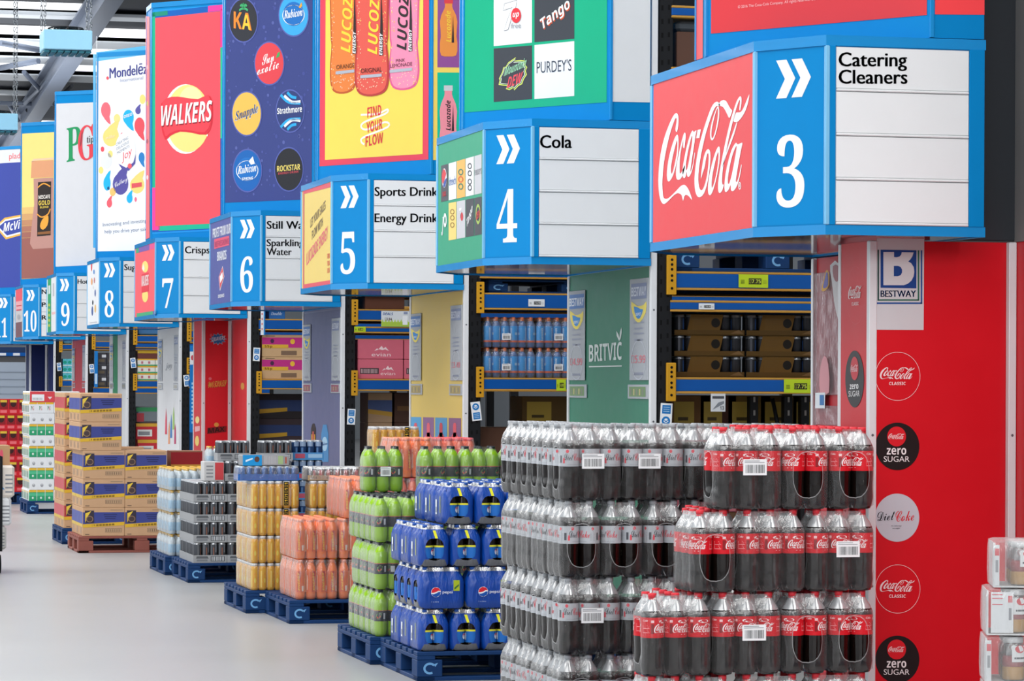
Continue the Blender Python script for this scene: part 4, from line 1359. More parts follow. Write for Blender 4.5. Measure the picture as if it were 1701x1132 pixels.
def end_cap(k):
    yn, yf, z0 = YN[k] + .004, YF[k] - .004, SG[k][2]
    t = thing('end_panel', CAPL[k], 'panel', (XE, (yn + yf) / 2, 0), 0, 'printed end panels under the aisle signs')
    mb = MB()
    mb.box(XE + .006, XE + .03, yn + .03, yf - .03, 0, z0 + .002, mat(CAPC[k], 0.42, 0, 0.03), 0.002)
    mb.build('panel_board', t, world=True)
    corner_post(t, XE, yn, 5.4)
    corner_post(t, XE - .004, yf - .036, z0 - .002)
    a = Art((XE + .006, yf, 0), px=True, **FACE)
    cap_art(k, a)
    if a.mb.v:
        a.build('panel_print', t)
    w = .37
    if k in (4, 5, 6, 8, 9, 10):
        zt = 2.2 if k == 4 else 2.16
        poster(t, XE + .002, yn + .04, yn + .04 + w, 1.63, zt, '£5.99' if k == 4 else '£3.49' if k == 5 else '', 2 if k == 4 else 0)
        poster(t, XE + .002, yf - .04 - w, yf - .04, 1.63, zt - .03, '£4.99' if k == 4 else '', 1)
        for y0 in (yn + .04, yf - .04 - w * 1.1):
            mb = MB()
            mb.box(XE - .003, XE + .004, y0, y0 + w * 1.1, 1.525, 1.605, m_poster, 0.001)
            a = Art((XE - .0034, y0 + w * 1.1, 1.525), step=.0005, **FACE)
            c = {4: '#6f8f62', 5: '#a8935a', 6: '#98506a', 8: '#c9cbd0', 9: '#8a8f96', 10: '#b9606a'}[k]
            a.rect(w * .08, .012, w * .98, .068, c, 1)
            for q in range(5):
                a.rect(w * (.15 + .16 * q), .02, w * (.22 + .16 * q), .055, '#b8ab78' if q % 2 else '#7d8077', 2)
            o = mb.build('ticket_sleeve', t, world=True)
            a.build('ticket_print', o)
    return t


for k in CAPL:
    end_cap(k)


def rack(k, beams, conns, lab, x1=7.6, tickets=(), notices=(), top=5.6):
    y = YN[k] + .012
    t = thing('pallet_rack', lab, 'rack', (XE + .08, y, 0), 0, 'pallet racks behind the end panels')
    X = XE + .044
    for xx, nm in ((X, 'upright'), (x1, 'upright')):
        for dy in (0, 1.06):
            mb = MB()
            yy = y + dy
            mb.box(xx, xx + .082, yy, yy + .07, 0, top, m_black, 0.004)
            if dy == 0 and xx == X:
                for i in range(int(top / .076)):
                    for q in (.018, .056):
                        cz = .05 + i * .076 + (0.0 if q < .03 else .004)
                        mb.poly([(xx + q - .006, yy - .0006, cz - .014), (xx + q + .006, yy - .0006, cz - .014), (xx + q + .006, yy - .0006, cz + .014), (xx + q - .006, yy - .0006, cz + .014)], m_hole)
            mb.build(nm, t, world=True)
    bs = []
    for i, (p0, p1) in enumerate(beams):
        za, zb = zat(0, p1, y) if False else EYE + (HY - p1 + 4.3e-3 * 250) / F * (y * cs + 5.1 * sn), EYE + (HY - p0 + 4.3e-3 * 250) / F * (y * cs + 5.1 * sn)
        bs.append((za, zb))
        b = None
        for dy in (0.0, 1.06):
            mb = MB()
            mb.box(X + .07, x1 + .02, y - .012 + dy, y + .035 + dy, za + .012, zb - .012, m_beam, 0.003)
            mb.box(X + .07, x1 + .02, y - .016 + dy, y + .045 + dy, za, za + .012, m_lip, 0.002)
            mb.box(X + .07, x1 + .02, y - .012 + dy, y + .045 + dy, zb - .012, zb, m_lip, 0.002)
            o = mb.build('beam', t, world=True)
            b = b or o
        mb = MB()
        mb.box(X + .09, x1, y + .045, y + 1.05, zb - .025, zb - .002, mat('#6e5532', 0.7, 0, 0.15), 0.002)
        mb.build('shelf_deck', t, world=True)
        for (bi, a0, a1, q0, q1, pr, ye) in tickets:
            if bi == i:
                zc_ = (y * cs + 5.3 * sn)
                ticket(b, xat(a0, y - .016), xat(a1, y - .016), EYE + (HY - q1 + 1.8) / F * zc_, EYE + (HY - q0 + 1.8) / F * zc_, y - .017, pr, ye)
    for p0, p1 in conns:
        za, zb = [EYE + (HY - p + 1.1) / F * (y * cs + 5.0 * sn) for p in (p1, p0)]
        mb = MB()
        mb.box(X + .046, X + .100, y - .024, y - .002, za, zb, m_yel, 0.003)
        for q in (.12, .24, .36, .52, .64, .84):
            cz = zb - (zb - za) * q
            mb.lathe([(.008, 0), (.0065, .0012)], m_hole, 8)
            for j in range(16):
                v = mb.v[-16 + j]
                mb.v[-16 + j] = Vector((X + .073 + v.x, y - .0245 - v.z, cz + v.y))
        mb.build('beam_connector', t, world=True)
    for px, py, fl in notices:
        notice(t, max(X + .048, xat(px, y)), EYE + (HY - py + 1.1) / F * (y * cs + 5.0 * sn), y - .002, .068, .05 if fl == 0 else -.12, fl)
    return bs


RB = {}
RB[4] = rack(4, [(10, 30), (112, 130), (451, 482), (499, 518), (627, 654)], [(424, 490), (603, 667)], 'pallet rack of canned drinks seen between the green end panel and the red column',
             tickets=((2, 1226, 1275, 456, 478, '£7.75', True), (4, 1302, 1352, 630, 653, '£7.75', True), (3, 1160, 1186, 505, 515, '£14.99', False)), notices=((1098, 690, 0),))
RB[5] = rack(5, [(442, 450), (455, 464), (488, 516), (629, 651)], [(434, 447), (470, 522), (611, 662)], 'pallet rack of blue bottle packs between the yellow and green end panels',
             tickets=((2, 877, 904, 499, 511, '£14.99', False), (3, 924, 940, 632, 651, '£4.99', True)), notices=((782, 685, 1),))
RB[6] = rack(6, [(486, 494), (516, 536), (545, 556), (632, 652)], [(486, 495), (500, 543), (618, 660)], 'pallet rack of pink water cartons between the slate and yellow end panels',
             tickets=((2, 588, 607, 546, 555, '£9.49', True),), notices=((578, 695, 0),))
RB[7] = rack(7, [(510, 514), (533, 552), (633, 650)], [(620, 657)], 'pallet rack of tan and magenta cartons between the red and slate end panels', notices=((417, 592, 0),))
RB[8] = rack(8, [(552, 566), (634, 648)], [(538, 571), (598, 625)], 'pallet rack glimpsed beside the red boxed column', notices=((303, 636, 1),))
RB[9] = rack(9, [(561, 573), (636, 648)], [(545, 577), (625, 653)], 'pallet rack of tea cartons beside the pale grey end panel', notices=((214, 607, 1),))
RB[10] = rack(10, [(571, 582), (648, 658)], [(559, 585)], 'pallet rack of dark cartons beside the green striped end panel', notices=((147, 617, 1),))
RB[11] = rack(11, [(576, 586), (636, 647)], [(566, 590), (630, 647)], 'pallet rack of turquoise packs beside the red end panel', notices=((93, 614, 1),))


# ---- boxed columns in front of the end panels
def boxed_column(k, xw, ya, yb, col, lab, ztop):
    t = thing('column_casing', lab, 'column', (XE, (ya + yb) / 2, 0), 0, 'red and navy boxed columns on the aisle')
    m = mat(col, 0.40, 0, 0.03)
    x1 = XE - .008
    mb = MB()
    mb.box(xw + .03, x1, ya + .006, ya + .02, 0, ztop, m, 0.001)
    mb.build('front_board', t, world=True)
    mb = MB()
    mb.box(xw + .006, xw + .02, ya + .03, yb, 0, ztop, m, 0.001)
    mb.build('side_board', t, world=True)
    for x, y in ((xw, ya), (x1 - .03, ya), (xw, yb - .03)):
        corner_post(t, x, y, ztop, .034, .034, 'corner_trim')
    return t


c7 = boxed_column(7, xat(335.5, 31.9), 31.9, 32.55, '#d0202c', 'red boxed column with three snack emblems under the aisle seven sign', 2.248)
a = Art((4.5, 31.906, 0), (1, 0, 0), (0, 0, 1), px=True)
pts = []
for i in range(24):
    r = 1.0 if i % 2 == 0 else .68
    pts.append((362 + 15 * r * math.cos(i * PI / 12), 563.5 + 10.5 * r * math.sin(i * PI / 12)))
a.poly(pts, '#9aa7bd', 1)
a.poly([(362 + (x - 362) * .86, 563.5 + (y - 563.5) * .84) for x, y in pts], '#2a6aa8', 2)
a.text('QUAVERS', 'bi', (352, 567.5), (374, 564.5), 6.5, '#d6dbe4', 3)
a.ell(350.5, 557.5, 2.2, 2.8, '#d8505a', 3, 14)
a.text('WOTSITS', 'script', (345, 645.5), (377, 642.5), 10.5, '#7a3a22', 1)
a.text('WOTSITS', 'script', (345.4, 644.8), (376.6, 641.8), 10, '#e3b04a', 2)
a.ell(349, 629.5, 2.6, 2.4, '#d9707a', 2, 14)
a.poly([(344, 721.5), (376, 718), (376.5, 708), (344.5, 711)], '#7c1c22', 1)
a.text('MAX', 'bold', (346, 720), (373, 717), 8, '#241a16', 2)
a.ell(359.5, 706, 4, 3.6, '#d9a04a', 2, 16)
a.build('snack_print', c7)
a = Art((xat(335.5, 31.9) + .006, 32.5, 0), px=True, **FACE)
a.ell(328, 698, 3.4, 6, '#ecd98a', 1, 18)
a.poly([(324, 718), (332, 716), (332, 708), (324, 709)], '#eab0b2', 1)
a.ell(327.5, 733, 3.4, 8.5, '#ead06c', 1, 18)
a.build('side_print', c7)
boxed_column(11, xat(48.5, 51.8), 51.8, 52.5, '#101f55', 'navy boxed column with grey corner trims under the aisle eleven sign', 2.224)

# ---- the big red casing under the aisle 3 sign
YC3 = 12.12
XC3, XD3 = xat(1443.5, YC3), xat(1671, YC3) + .005
YS3 = yat(1393, XC3)
RED = '#d21624'
m_red = mat(RED, 0.36, 0, 0.03)
t = thing('column_casing', 'large red casing with round drink emblems and a white shop poster, under the aisle three sign', 'column', ((XC3 + XD3) / 2, YC3 + .2, 0), 0, 'red and navy boxed columns on the aisle')
mb = MB()
mb.box(XC3 + .03, XD3, YC3 + .006, YC3 + .03, 0, 2.2, m_red, 0.001)
mb.build('front_board', t, world=True)
mb = MB()
mb.box(XC3 + .008, XC3 + .03, YC3 + .03, YS3, 0, 2.2, mat('#c92a34', 0.36, 0, 0.03), 0.001)
mb.build('side_board', t, world=True)
mb = MB()
mb.box(XD3 + .03, XD3 + .05, 10.3, YC3 + .0, 0, 2.2, m_red, 0.001)
mb.build('return_board', t, world=True)
corner_post(t, XC3, YC3, 2.2, .034, .034, 'corner_trim')
corner_post(t, XC3 + .004, YS3 - .005, 2.2, .03, .03, 'corner_trim')
corner_post(t, XD3 - .005, YC3 - .03, 2.2, .034, .034, 'corner_trim')
# steel column above the casing
m_col = mat('#34373c', 0.45, 0.1, 0.06, 3)
mb = MB()
mb.box(XE + .012, XD3 + .04, YC3 + .01, YC3 + .5, 2.206, 9.1, m_col, 0.004)
mb.build('column_shaft', t, world=True)['label'] = 'dark grey steel shaft above the casing'
mb = MB()
mb.box(XD3 + .035, XD3 + .4, 10.3, YC3 + .5, 2.2, 9.1, mat('#8d8a88', 0.5, 0, 0.08, 2), 0.004)  # aisle-facing side of the shaft, its stronger light put into a paler grey
mb.build('shaft_cladding', t, world=True)['label'] = 'grey cladding with the lit tone in its colour'
a = Art((XC3 + .03, YC3 + .006, 0), (1, 0, 0), (0, 0, 1), px=True, base=.0006)
a.poly([(1455.5, 548), (1534, 548.5), (1535, 397), (1456, 396)], '#cdcfd2', 1)
B0 = lambda x, y: (1440 + x / 7.073, 395 + y / 7.073)
a.poly([B0(158, 590), B0(578, 596), B0(580, 150), B0(158, 143)], '#15458c', 2)
a.poly([B0(190, 560), B0(190, 170), B0(315, 170), B0(315, 228), B0(345, 232), B0(380, 222), B0(400, 200), B0(405, 172), B0(545, 174), B0(530, 220), B0(505, 258), B0(482, 280), B0(515, 300), B0(545, 345), B0(553, 400), B0(545, 455), B0(520, 505), B0(480, 540), B0(430, 560)], '#d6d8da', 3)
a.poly([B0(312, 455), B0(312, 332), B0(360, 332), B0(390, 345), B0(408, 375), B0(408, 410), B0(392, 440), B0(360, 455)], '#15458c', 4)
a.text('BESTWAY', 'opt', B0(158, 697), B0(575, 697), 75 / 7.073, '#1d4a8c', 2)
for x0, y0, x1, y1, c in ((122, 143, 140, 735, '#2c4f4a'), (122, 725, 608, 742, '#2f6a55'), (594, 150, 612, 742, '#2f6a55'), (630, 150, 648, 780, '#1d4f95'), (110, 762, 645, 780, '#1d4f95')):
    a.poly([B0(x0, y1), B0(x1, y1), B0(x1, y0), B0(x0, y0)], c, 2)


def logo(art, x0, y0, x1, h, color, layer, dy=0.0):
    art.shape(LOGO_V, LOGO_F, (x0, y0), (x1, y0 + dy), (x0, y0 - h), color, layer)


LW = '#f3dfe0'
for cyy in (625.5, 979):
    a.ell(1491, cyy, 37.3, 40.5, LW, 1, 64, .6)
    logo(a, 1461, cyy + 5, 1519, 20, LW, 2)
    a.text('CLASSIC', 'bold', (1476.5, cyy + 14.5), (1504, cyy + 14.5), 5.2, LW, 2)
for cyy in (742, 1096):
    a.ell(1490.5, cyy, 36.5, 39.5, '#1c1a1b', 1, 64)
    a.ell(1489, cyy - 16.5, 15.6, 16.5, '#d8202c', 2, 48)
    logo(a, 1475, cyy - 12, 1502, 9.5, LW, 3)
    a.text('zero', 'bold', (1472.5, cyy + 13.6), (1505, cyy + 13.6), 14.2, '#f0f0f0', 2)
    a.text('SUGAR', 'sans', (1467.5, cyy + 25.5), (1510.5, cyy + 25.5), 9, '#f0f0f0', 2)
a.ell(1490, 860.5, 36.8, 40, '#c3cad2', 1, 64)
a.text('Diet', 'script', (1457, 866), (1486, 864), 15, '#22252b', 2)
a.text('Coke', 'script', (1487, 867), (1518, 865), 17, '#d42a36', 2)
a.text('no calories', 'sans', (1480, 875), (1497, 875), 2.3, '#4a4f58', 2)
a.text('no sugar', 'sans', (1482, 879), (1495, 879), 2.3, '#4a4f58', 2)
a.build('emblem_print', t)
a = Art((XC3 + .008, YS3, 0), px=True, base=.0006, **FACE)
CP = lambda x, y: (1345 + x / 3.43, 390 + y / 3.43)
x, y = CP(264, 347)
a.ell(x, y, 15.4, 47.6, '#e8c4c6', 1, 64, .012)
logo(a, *CP(223, 370), CP(299, 360)[0], 21, '#ecdcdc', 2, -2.5)
a.text('CLASSIC', 'bold', CP(243, 405), CP(283, 402), 5.4, '#e6c9ca', 2)
x, y = CP(258, 823)
a.ell(x, y, 15.4, 47.2, '#2e2d30', 1, 64)
a.ell(CP(259, 763)[0], CP(259, 763)[1], 6.6, 19.5, '#c23a44', 2, 40)
logo(a, *CP(238, 785), CP(279, 780)[0], 12, '#e8c4c6', 3, -1)
a.text('zero', 'bold', CP(232, 882), CP(281, 879), 10.5, '#ecebec', 2)
a.text('SUGAR', 'sans', CP(225, 924), CP(288, 922), 9.5, '#e4e3e4', 2)
a.build('side_emblem_print', t)

# ---- end panel 3, half hidden behind the casing
t = thing('end_panel', 'narrow red end panel with clear plastic sleeve, beside the large red casing', 'panel', (XE, 13.1, 0), 0, 'printed end panels under the aisle signs')
yf3 = YF[3] - .01
mb = MB()
mb.box(XE + .006, XE + .03, YS3 + .06, yf3, 0, 2.2, mat('#c42e38', 0.4, 0, 0.03), 0.002)
mb.build('panel_board', t, world=True)
corner_post(t, XE - .012, yf3 - .02, 2.2, .03, .03)
mb = MB()
mb.box(XE - .012, XE - .002, 13.0, yf3 - .03, 1.56, 2.13, m_acryl, 0.002)
o = mb.build('acrylic_sleeve', t, world=True)
a = Art((XE - .0125, yf3, 0), px=True, base=.0004, **FACE)
SP = CP
a.poly([SP(118, 175), SP(175, 172), SP(175, 500), SP(160, 470), SP(140, 380), SP(128, 260)], '#d8d4d6', 1, 2)
a.poly([SP(135, 180), SP(165, 178), SP(168, 250), SP(155, 270), SP(138, 240)], '#a86a70', 2, 2)
a.poly([SP(95, 207), SP(110, 210), SP(114, 285), SP(90, 320), SP(70, 318), SP(82, 262)], '#dfa83c', 2, 2)
a.poly([SP(98, 218), SP(107, 222), SP(109, 285), SP(96, 303), SP(80, 302), SP(88, 262)], '#6a68b0', 3, 2)
a.poly([SP(60, 900), SP(62, 760), SP(85, 690), SP(108, 740), SP(112, 900)], '#d6949c', 1, 2)
a.build('sleeve_print', o)
mb = MB()
mb.box(XE - .012, XE - .002, 13.1, yf3 - .03, 1.42, 1.51, m_acryl, 0.002)
mb.build('ticket_sleeve', t, world=True)
a = Art((XE - .0135, yf3, 0), px=True, base=.0006, **FACE)
a.poly([SP(33, 990), SP(88, 990), SP(90, 900), SP(34, 902)], '#dfe4ea', 1)
a.poly([SP(60, 972), SP(84, 972), SP(84, 914), SP(60, 914)], '#2f74b4', 2)
a.ell(SP(46, 943)[0], SP(46, 943)[1], 2.6, 9.5, '#2f74b4', 2, 24, .02)
a.build('notice_card', t)
# ---------------------------------------------------------------- products
ORD = ['first', 'second', 'third', 'fourth', 'fifth', 'sixth', 'seventh', 'eighth', 'ninth', 'tenth']
m_clear = clear_mat('clear_bottle', (0.82, 0.85, 0.88, 1), 0.34, 0.18, 0.14, 0.6)  # pale grey body colour stands in for film reflections on the clear shoulders
m_glasscol = mat('#120b09', 0.10, 0, 0.1, 20, coat=0.6)


def lat(prof, m, n=16, flutes=0, off=None):
    mb = MB()
    rows = []
    for r, z in prof:
        rr = []
        for k in range(n):
            t = 2 * PI * k / n
            q = r * (1 - (0.10 * abs(math.cos(t * 2.5)) if flutes and z < flutes else 0))
            rr.append((q * math.cos(t), q * math.sin(t), z))
        rows.append(rr)
    mb.grid(rows, m, True, True, True, True)
    return mb


def hull_outline(nx, ny, d, inset, scal, per=6):
    """Outline round the bottles: rounded corners, drawn in between neighbours by scal."""
    hx, hy = nx * d / 2, ny * d / 2
    r = d / 2
    pts = []

    def side(n, f):
        for i in range(n):
            for q in range(per):
                u = (i + q / per) * d
                pts.append(f(u, -inset - scal * (0.5 - 0.5 * math.cos(2 * PI * (q / per - .5))) * (0 if (i == 0 and q < per / 2) or (i == n - 1 and q > per / 2) else 1)))
    def rnd(x, y):
        lx, ly = hx - inset, hy - inset
        ax, ay = abs(x), abs(y)
        rr = max(.006, r - inset * .5)
        if ax > lx - rr and ay > ly - rr:
            vx, vy = ax - (lx - rr), ay - (ly - rr)
            L = math.hypot(vx, vy)
            if L > rr:
                vx, vy = vx * rr / L, vy * rr / L
            ax, ay = lx - rr + vx, ly - rr + vy
        return (math.copysign(min(ax, lx), x), math.copysign(min(ay, ly), y))
    side(nx, lambda u, o: (u - hx, -hy - o))
    side(ny, lambda u, o: (hx + o, u - hy))
    side(nx, lambda u, o: (hx - u, hy + o))
    side(ny, lambda u, o: (-hx - o, hy - u))
    return [rnd(x, y) for x, y in pts]


def wrap_mesh(nx, ny, d, levels, m, eps=.002):
    mb = MB()
    rows = []
    for z, inset, scal in levels:
        rows.append([(x, y, z) for x, y in hull_outline(nx, ny, d, inset - eps, scal)])
    mb.grid(rows, m, True, True, False, False)
    return mb


def barcode(w, h, seed=1):
    """White adhesive label with bars; lies on a face looking to -Y, centre at the origin."""
    a = Art((0, 0, 0), (1, 0, 0), (0, 0, 1), step=.0006)
    a.rect(-w / 2, -h / 2, w / 2, h / 2, '#eceef0', 1)
    rnd = random.Random(seed)
    x = -w * .40
    while x < w * .40:
        q = rnd.choice((.008, .012, .02)) * w
        a.rect(x, -h * .36, x + q, h * .16, '#2a2c30', 2)
        x += q + rnd.choice((.012, .018, .026)) * w
    for i in range(2):
        a.rect(-w * .44, h * (.28 + .1 * i), w * (.2 if i else .4), h * (.32 + .1 * i), '#8d9196', 2)
    return a.mb.mesh('barcode_label')


class Drink:
    """A kind of bottle: full meshes (body, cap, label) and a plain single mesh."""
    def __init__(s, R, body, capc, label, neck, clear_from=None, n=16, liquid='#120b09', art=None, flutes=.03, nstep=.0005):
        ml = m_glasscol if liquid == '#120b09' else mat(liquid, 0.12, 0, 0.06, 20, coat=0.5)
        s.R, s.H = R, neck[1]
        mb = MB()
        low = [p for p in body if clear_from is None or p[1] <= clear_from]
        up = [p for p in body if clear_from is not None and p[1] >= clear_from]
        mb = lat(low, ml, n, flutes)
        if up:
            rows = [[(r * math.cos(2 * PI * k / n), r * math.sin(2 * PI * k / n), z) for k in range(n)] for r, z in up]
            mb.grid(rows, m_clear, True, True, False, False)
        s.body = mb.mesh('bottle')
        cr_, cz0, cz1 = neck[0], neck[2], neck[1]
        mc = mat(capc, 0.35, 0, 0.05)
        mc_ = MB()
        mc_.lathe([(cr_, cz0), (cr_, cz1 - .002), (cr_ * .9, cz1)], mc, 12)
        mc_.lathe([(cr_ * .95, cz0 - .006), (cr_ * .95, cz0 - .002)], mc, 12)
        s.cap = mc_.mesh('cap')
        lc, lz0, lz1 = label
        a = Art((0, 0, 0), (1, 0, 0), (0, 0, 1), R=R + .0006, step=nstep)
        a.mb.lathe([(R + .0006, lz0), (R + .0006, lz1)], mat(lc, 0.35, 0, 0.04), max(16, n), cap0=False, cap1=False)
        if art:
            art(a, lz0, lz1)
        s.label = a.mb.mesh('label')
        pb = lat(low, ml, max(10, n - 4), flutes)
        if up:
            nn = max(10, n - 4)
            pb.grid([[(r * math.cos(2 * PI * k / nn), r * math.sin(2 * PI * k / nn), z) for k in range(nn)] for r, z in up], m_clear, True, True, False, False)
        pb.lathe([(R + .0006, lz0), (R + .0006, lz1)], mat(lc, 0.35, 0, 0.04), 14, cap0=False, cap1=False)
        pb.lathe([(cr_, cz0), (cr_, cz1)], mc, 10)
        s.plain = pb.mesh('bottle')

    def put(s, parent, x, y, rot, full=True):
        b = link('bottle', s.body if full else s.plain, parent, (x, y, 0), rot)
        if full:
            link('cap', s.cap, b)
            link('label', s.label, b)
        return b


def make_pack(drink, nx, ny, d, levels, film, exposed, seed, cat, name, bar=None, barat=(.165, .096, .062), extra=None):
    rnd = random.Random(seed)
    t = thing(name, '', cat)
    for i in range(nx):
        for j in range(ny):
            rot = rnd.uniform(0, 2 * PI)
            if exposed(i, j):
                rot = rnd.uniform(-.9, .9) + (-PI / 2 if (i == 0 and j > 0) else 0)
            drink.put(t, (i - (nx - 1) / 2) * d, (j - (ny - 1) / 2) * d, rot, exposed(i, j))
    for nm, lv, fm in (levels if isinstance(levels[0][0], str) else [('shrink_film', levels, film)]):
        link(nm, wrap_mesh(nx, ny, d, lv, fm).mesh(nm), t)
    if bar == 'long':
        link('barcode_label', barcode(barat[1], barat[2], seed), t, (rnd.uniform(-.03, .03), -ny * d / 2 - .0035, barat[0]))
    elif bar == 'end':
        o = link('barcode_label', barcode(barat[1], barat[2], seed), t, (-nx * d / 2 - .0035, rnd.uniform(-.02, .02), barat[0]), -PI / 2)
    if extra:
        extra(t)
    return Proto(t)


# ---- pallets
def make_pallet(col, name, lab, lx=1.2, ly=1.0, mark=True):
    m = mat(col, 0.6, 0, 0.16, 6, bump=0.15)
    t = thing(name, lab, 'pallet')
    mb = MB()
    for i in range(7):
        y0 = i * (ly - .1) / 6
        mb.box(0, lx, y0, y0 + .1, .136, .158, m, 0.003)
    for x in (0, lx / 2 - .05, lx - .1):
        mb.box(x, x + .1, 0, ly, .114, .136, m, 0.003)
    mb.build('top_deck', t)
    for x0 in (0, lx / 2 - .07, lx - .14):
        for y0 in (0, ly / 2 - .07, ly - .14):
            b = MB()
            b.box(x0, x0 + .14, y0, y0 + .14, .022, .114, m, 0.004)
            o = b.build('block', t)
            if mark and y0 == 0:
                a = Art((x0 + .07, -.0004, .068), (1, 0, 0), (0, 0, 1), step=.0006)
                a.line([(.03 * math.cos(q), .026 * math.sin(q)) for q in [.7 + k * .5 for k in range(10)]], .012, '#6fa6d6', 1, 2)
                a.poly([(.02, .022), (.045, .03), (.03, .008)], '#6fa6d6', 1)
                a.build('maker_mark', o, world=False)
    mb = MB()
    for y0 in (0, ly / 2 - .05, ly - .1):
        mb.box(0, lx, y0, y0 + .1, 0, .022, m, 0.003)
    for x0 in (0, lx - .1):
        mb.box(x0, x0 + .1, 0, ly, 0, .022, m, 0.003)
    mb.build('bottom_deck', t)
    return Proto(t)


PAL = make_pallet('#0c3464', 'blue_pallet', '')
PALB = make_pallet('#8a4f45', 'brown_pallet', '', mark=False)


def pallet(x, y, label, brown=False, z=0.0):
    o = (PALB if brown else PAL).put((x, y, z), 0, label, 'wooden pallets')
    return o


# ---- cola: red labels
def cola_label(a, z0, z1):
    h = z1 - z0
    for c in (0.0, .145):
        a.shape(LOGO_V, LOGO_F, (c - .043, z0 + h * .24), (c + .043, z0 + h * .24), (c - .043, z0 + h * .68), '#f2e9ea', 2)
        a.ell(c, z0 + h * .80, .022, h * .085, '#f2e9ea', 1, 20)
        a.rect(c - .014, z0 + h * .78, c + .014, z0 + h * .82, '#c44a52', 2)
        a.rect(c - .01, z0 + h * .14, c + .012, z0 + h * .17, '#eab9bc', 1)
    for c in (.0725, -.0725):
        a.text('Coke', 'seri', (c - .016, z0 + h * .80), (c + .006, z0 + h * .80), h * .1, '#f2dfe0', 1)
        for k in range(6):
            a.rect(c - .018, z0 + h * (.24 + .07 * k), c + .012 - .004 * (k % 3), z0 + h * (.265 + .07 * k), '#eaa9ad', 1)
        a.rect(c + .018, z0 + h * .2, c + .03, z0 + h * .68, '#8a1a20', 1)
        a.rect(c + .018, z0 + h * .74, c + .03, z0 + h * .86, '#eec7c9', 1)


def diet_label(a, z0, z1):
    h = z1 - z0
    for c in (0.0, .142):
        a.text('Diet', 'script', (c - .043, z0 + h * .36), (c - .006, z0 + h * .34), h * .36, '#2c2d32', 1)
        a.text('Coke', 'script', (c - .004, z0 + h * .34), (c + .043, z0 + h * .32), h * .40, '#d0404c', 1)
        a.ell(c - .03, z0 + h * .86, .0065, .0075, '#d8535e', 1, 18)
        a.rect(c - .03, z0 + h * .1, c + .03, z0 + h * .115, '#8f9299', 1)
    for c in (.071, -.071):
        a.ell(c - .012, z0 + h * .84, .0055, .0065, '#d8535e', 1, 18)
        for k in range(6):
            a.rect(c - .022, z0 + h * (.18 + .08 * k), c - .002, z0 + h * (.2 + .08 * k), '#8d9096', 1)
        a.rect(c + .006, z0 + h * .2, c + .016, z0 + h * .62, '#4d4f55', 1)
        a.poly([(c + .022, z0 + h * .18), (c + .03, z0 + h * .18), (c + .03, z0 + h * .4), (c + .028, z0 + h * .5), (c + .024, z0 + h * .5), (c + .022, z0 + h * .4)], '#d8535e', 1)


COLA_BODY = [(.026, 0), (.038, .003), (.0445, .018), (.0455, .045), (.0440, .075), (.0440, .10), (.0455, .135), (.0455, .228), (.0445, .240), (.0415, .252), (.034, .268), (.023, .284), (.0155, .296), (.0135, .302)]
cola = Drink(.0455, COLA_BODY, '#dc3a44', ('#cf1c28', .150, .228), (.0165, .320, .302), .252, 20, art=cola_label)
DB = [(r * .965, z) for r, z in COLA_BODY]
diet = Drink(.0440, DB, '#a9adb2', ('#b4b8be', .143, .216), (.016, .320, .302), .243, 20, art=diet_label)
LV = [(.004, .014, .004), (.016, .002, .006), (.05, .0, .004), (.075, .0, .006), (.10, .0, .006), (.135, .0, .003), (.228, .0, .003), (.242, .003, .006), (.256, .009, .012), (.270, .017, .017), (.285, .025, .018), (.298, .030, .016), (.312, .031, .012)]
f_cola = film_mat('shrink_film_a', milky=.03, gloss=.035, hole=(.10, .060, .135, .088), streak=.15, gz=.245)
CD, DD = .0928, .0885
exA = lambda i, j: j == 0 or i == 0
exB = lambda i, j: i == 0 or j == 1          # for a pack turned by a quarter: the end looks to -Y, the far row to -X
cpA = [make_pack(cola, 3, 2, CD, LV, f_cola, exA, s, 'drinks', 'cola_pack', b) for s, b in ((1, 'long'), (2, None), (3, None))]
cpB = [make_pack(cola, 3, 2, CD, LV, f_cola, exB, s, 'drinks', 'cola_pack', b) for s, b in ((4, None), (5, None))]
dpA = [make_pack(diet, 3, 2, DD, LV, f_cola, exA, s, 'drinks', 'diet_cola_pack', b) for s, b in ((11, 'long'), (12, 'long'), (13, None))]
dpB = [make_pack(diet, 3, 2, DD, LV, f_cola, exB, s, 'drinks', 'diet_cola_pack', b) for s, b in ((14, None), (15, None))]


def lay_name(l, n):
    return 'bottom' if l == 0 else 'top' if l == n - 1 else ORD[l]


def row(prot, seq, x, y, z, d, names, group, turned_default=None):
    """Front row: seq of (kind, variant) from left to right; A = long side to the aisle, B = turned by a quarter."""
    out = []
    for i, (kd, v) in enumerate(seq):
        A, B = prot
        w, dep = (3 * d, 2 * d) if kd == 'A' else (2 * d, 3 * d)
        P = (A if kd == 'A' else B)[v]
        P.put((x + w / 2, y + dep / 2, z), 0 if kd == 'A' else PI / 2, names(i), group)
        out.append((x, w, dep, kd))
        x += w + .006
    return out


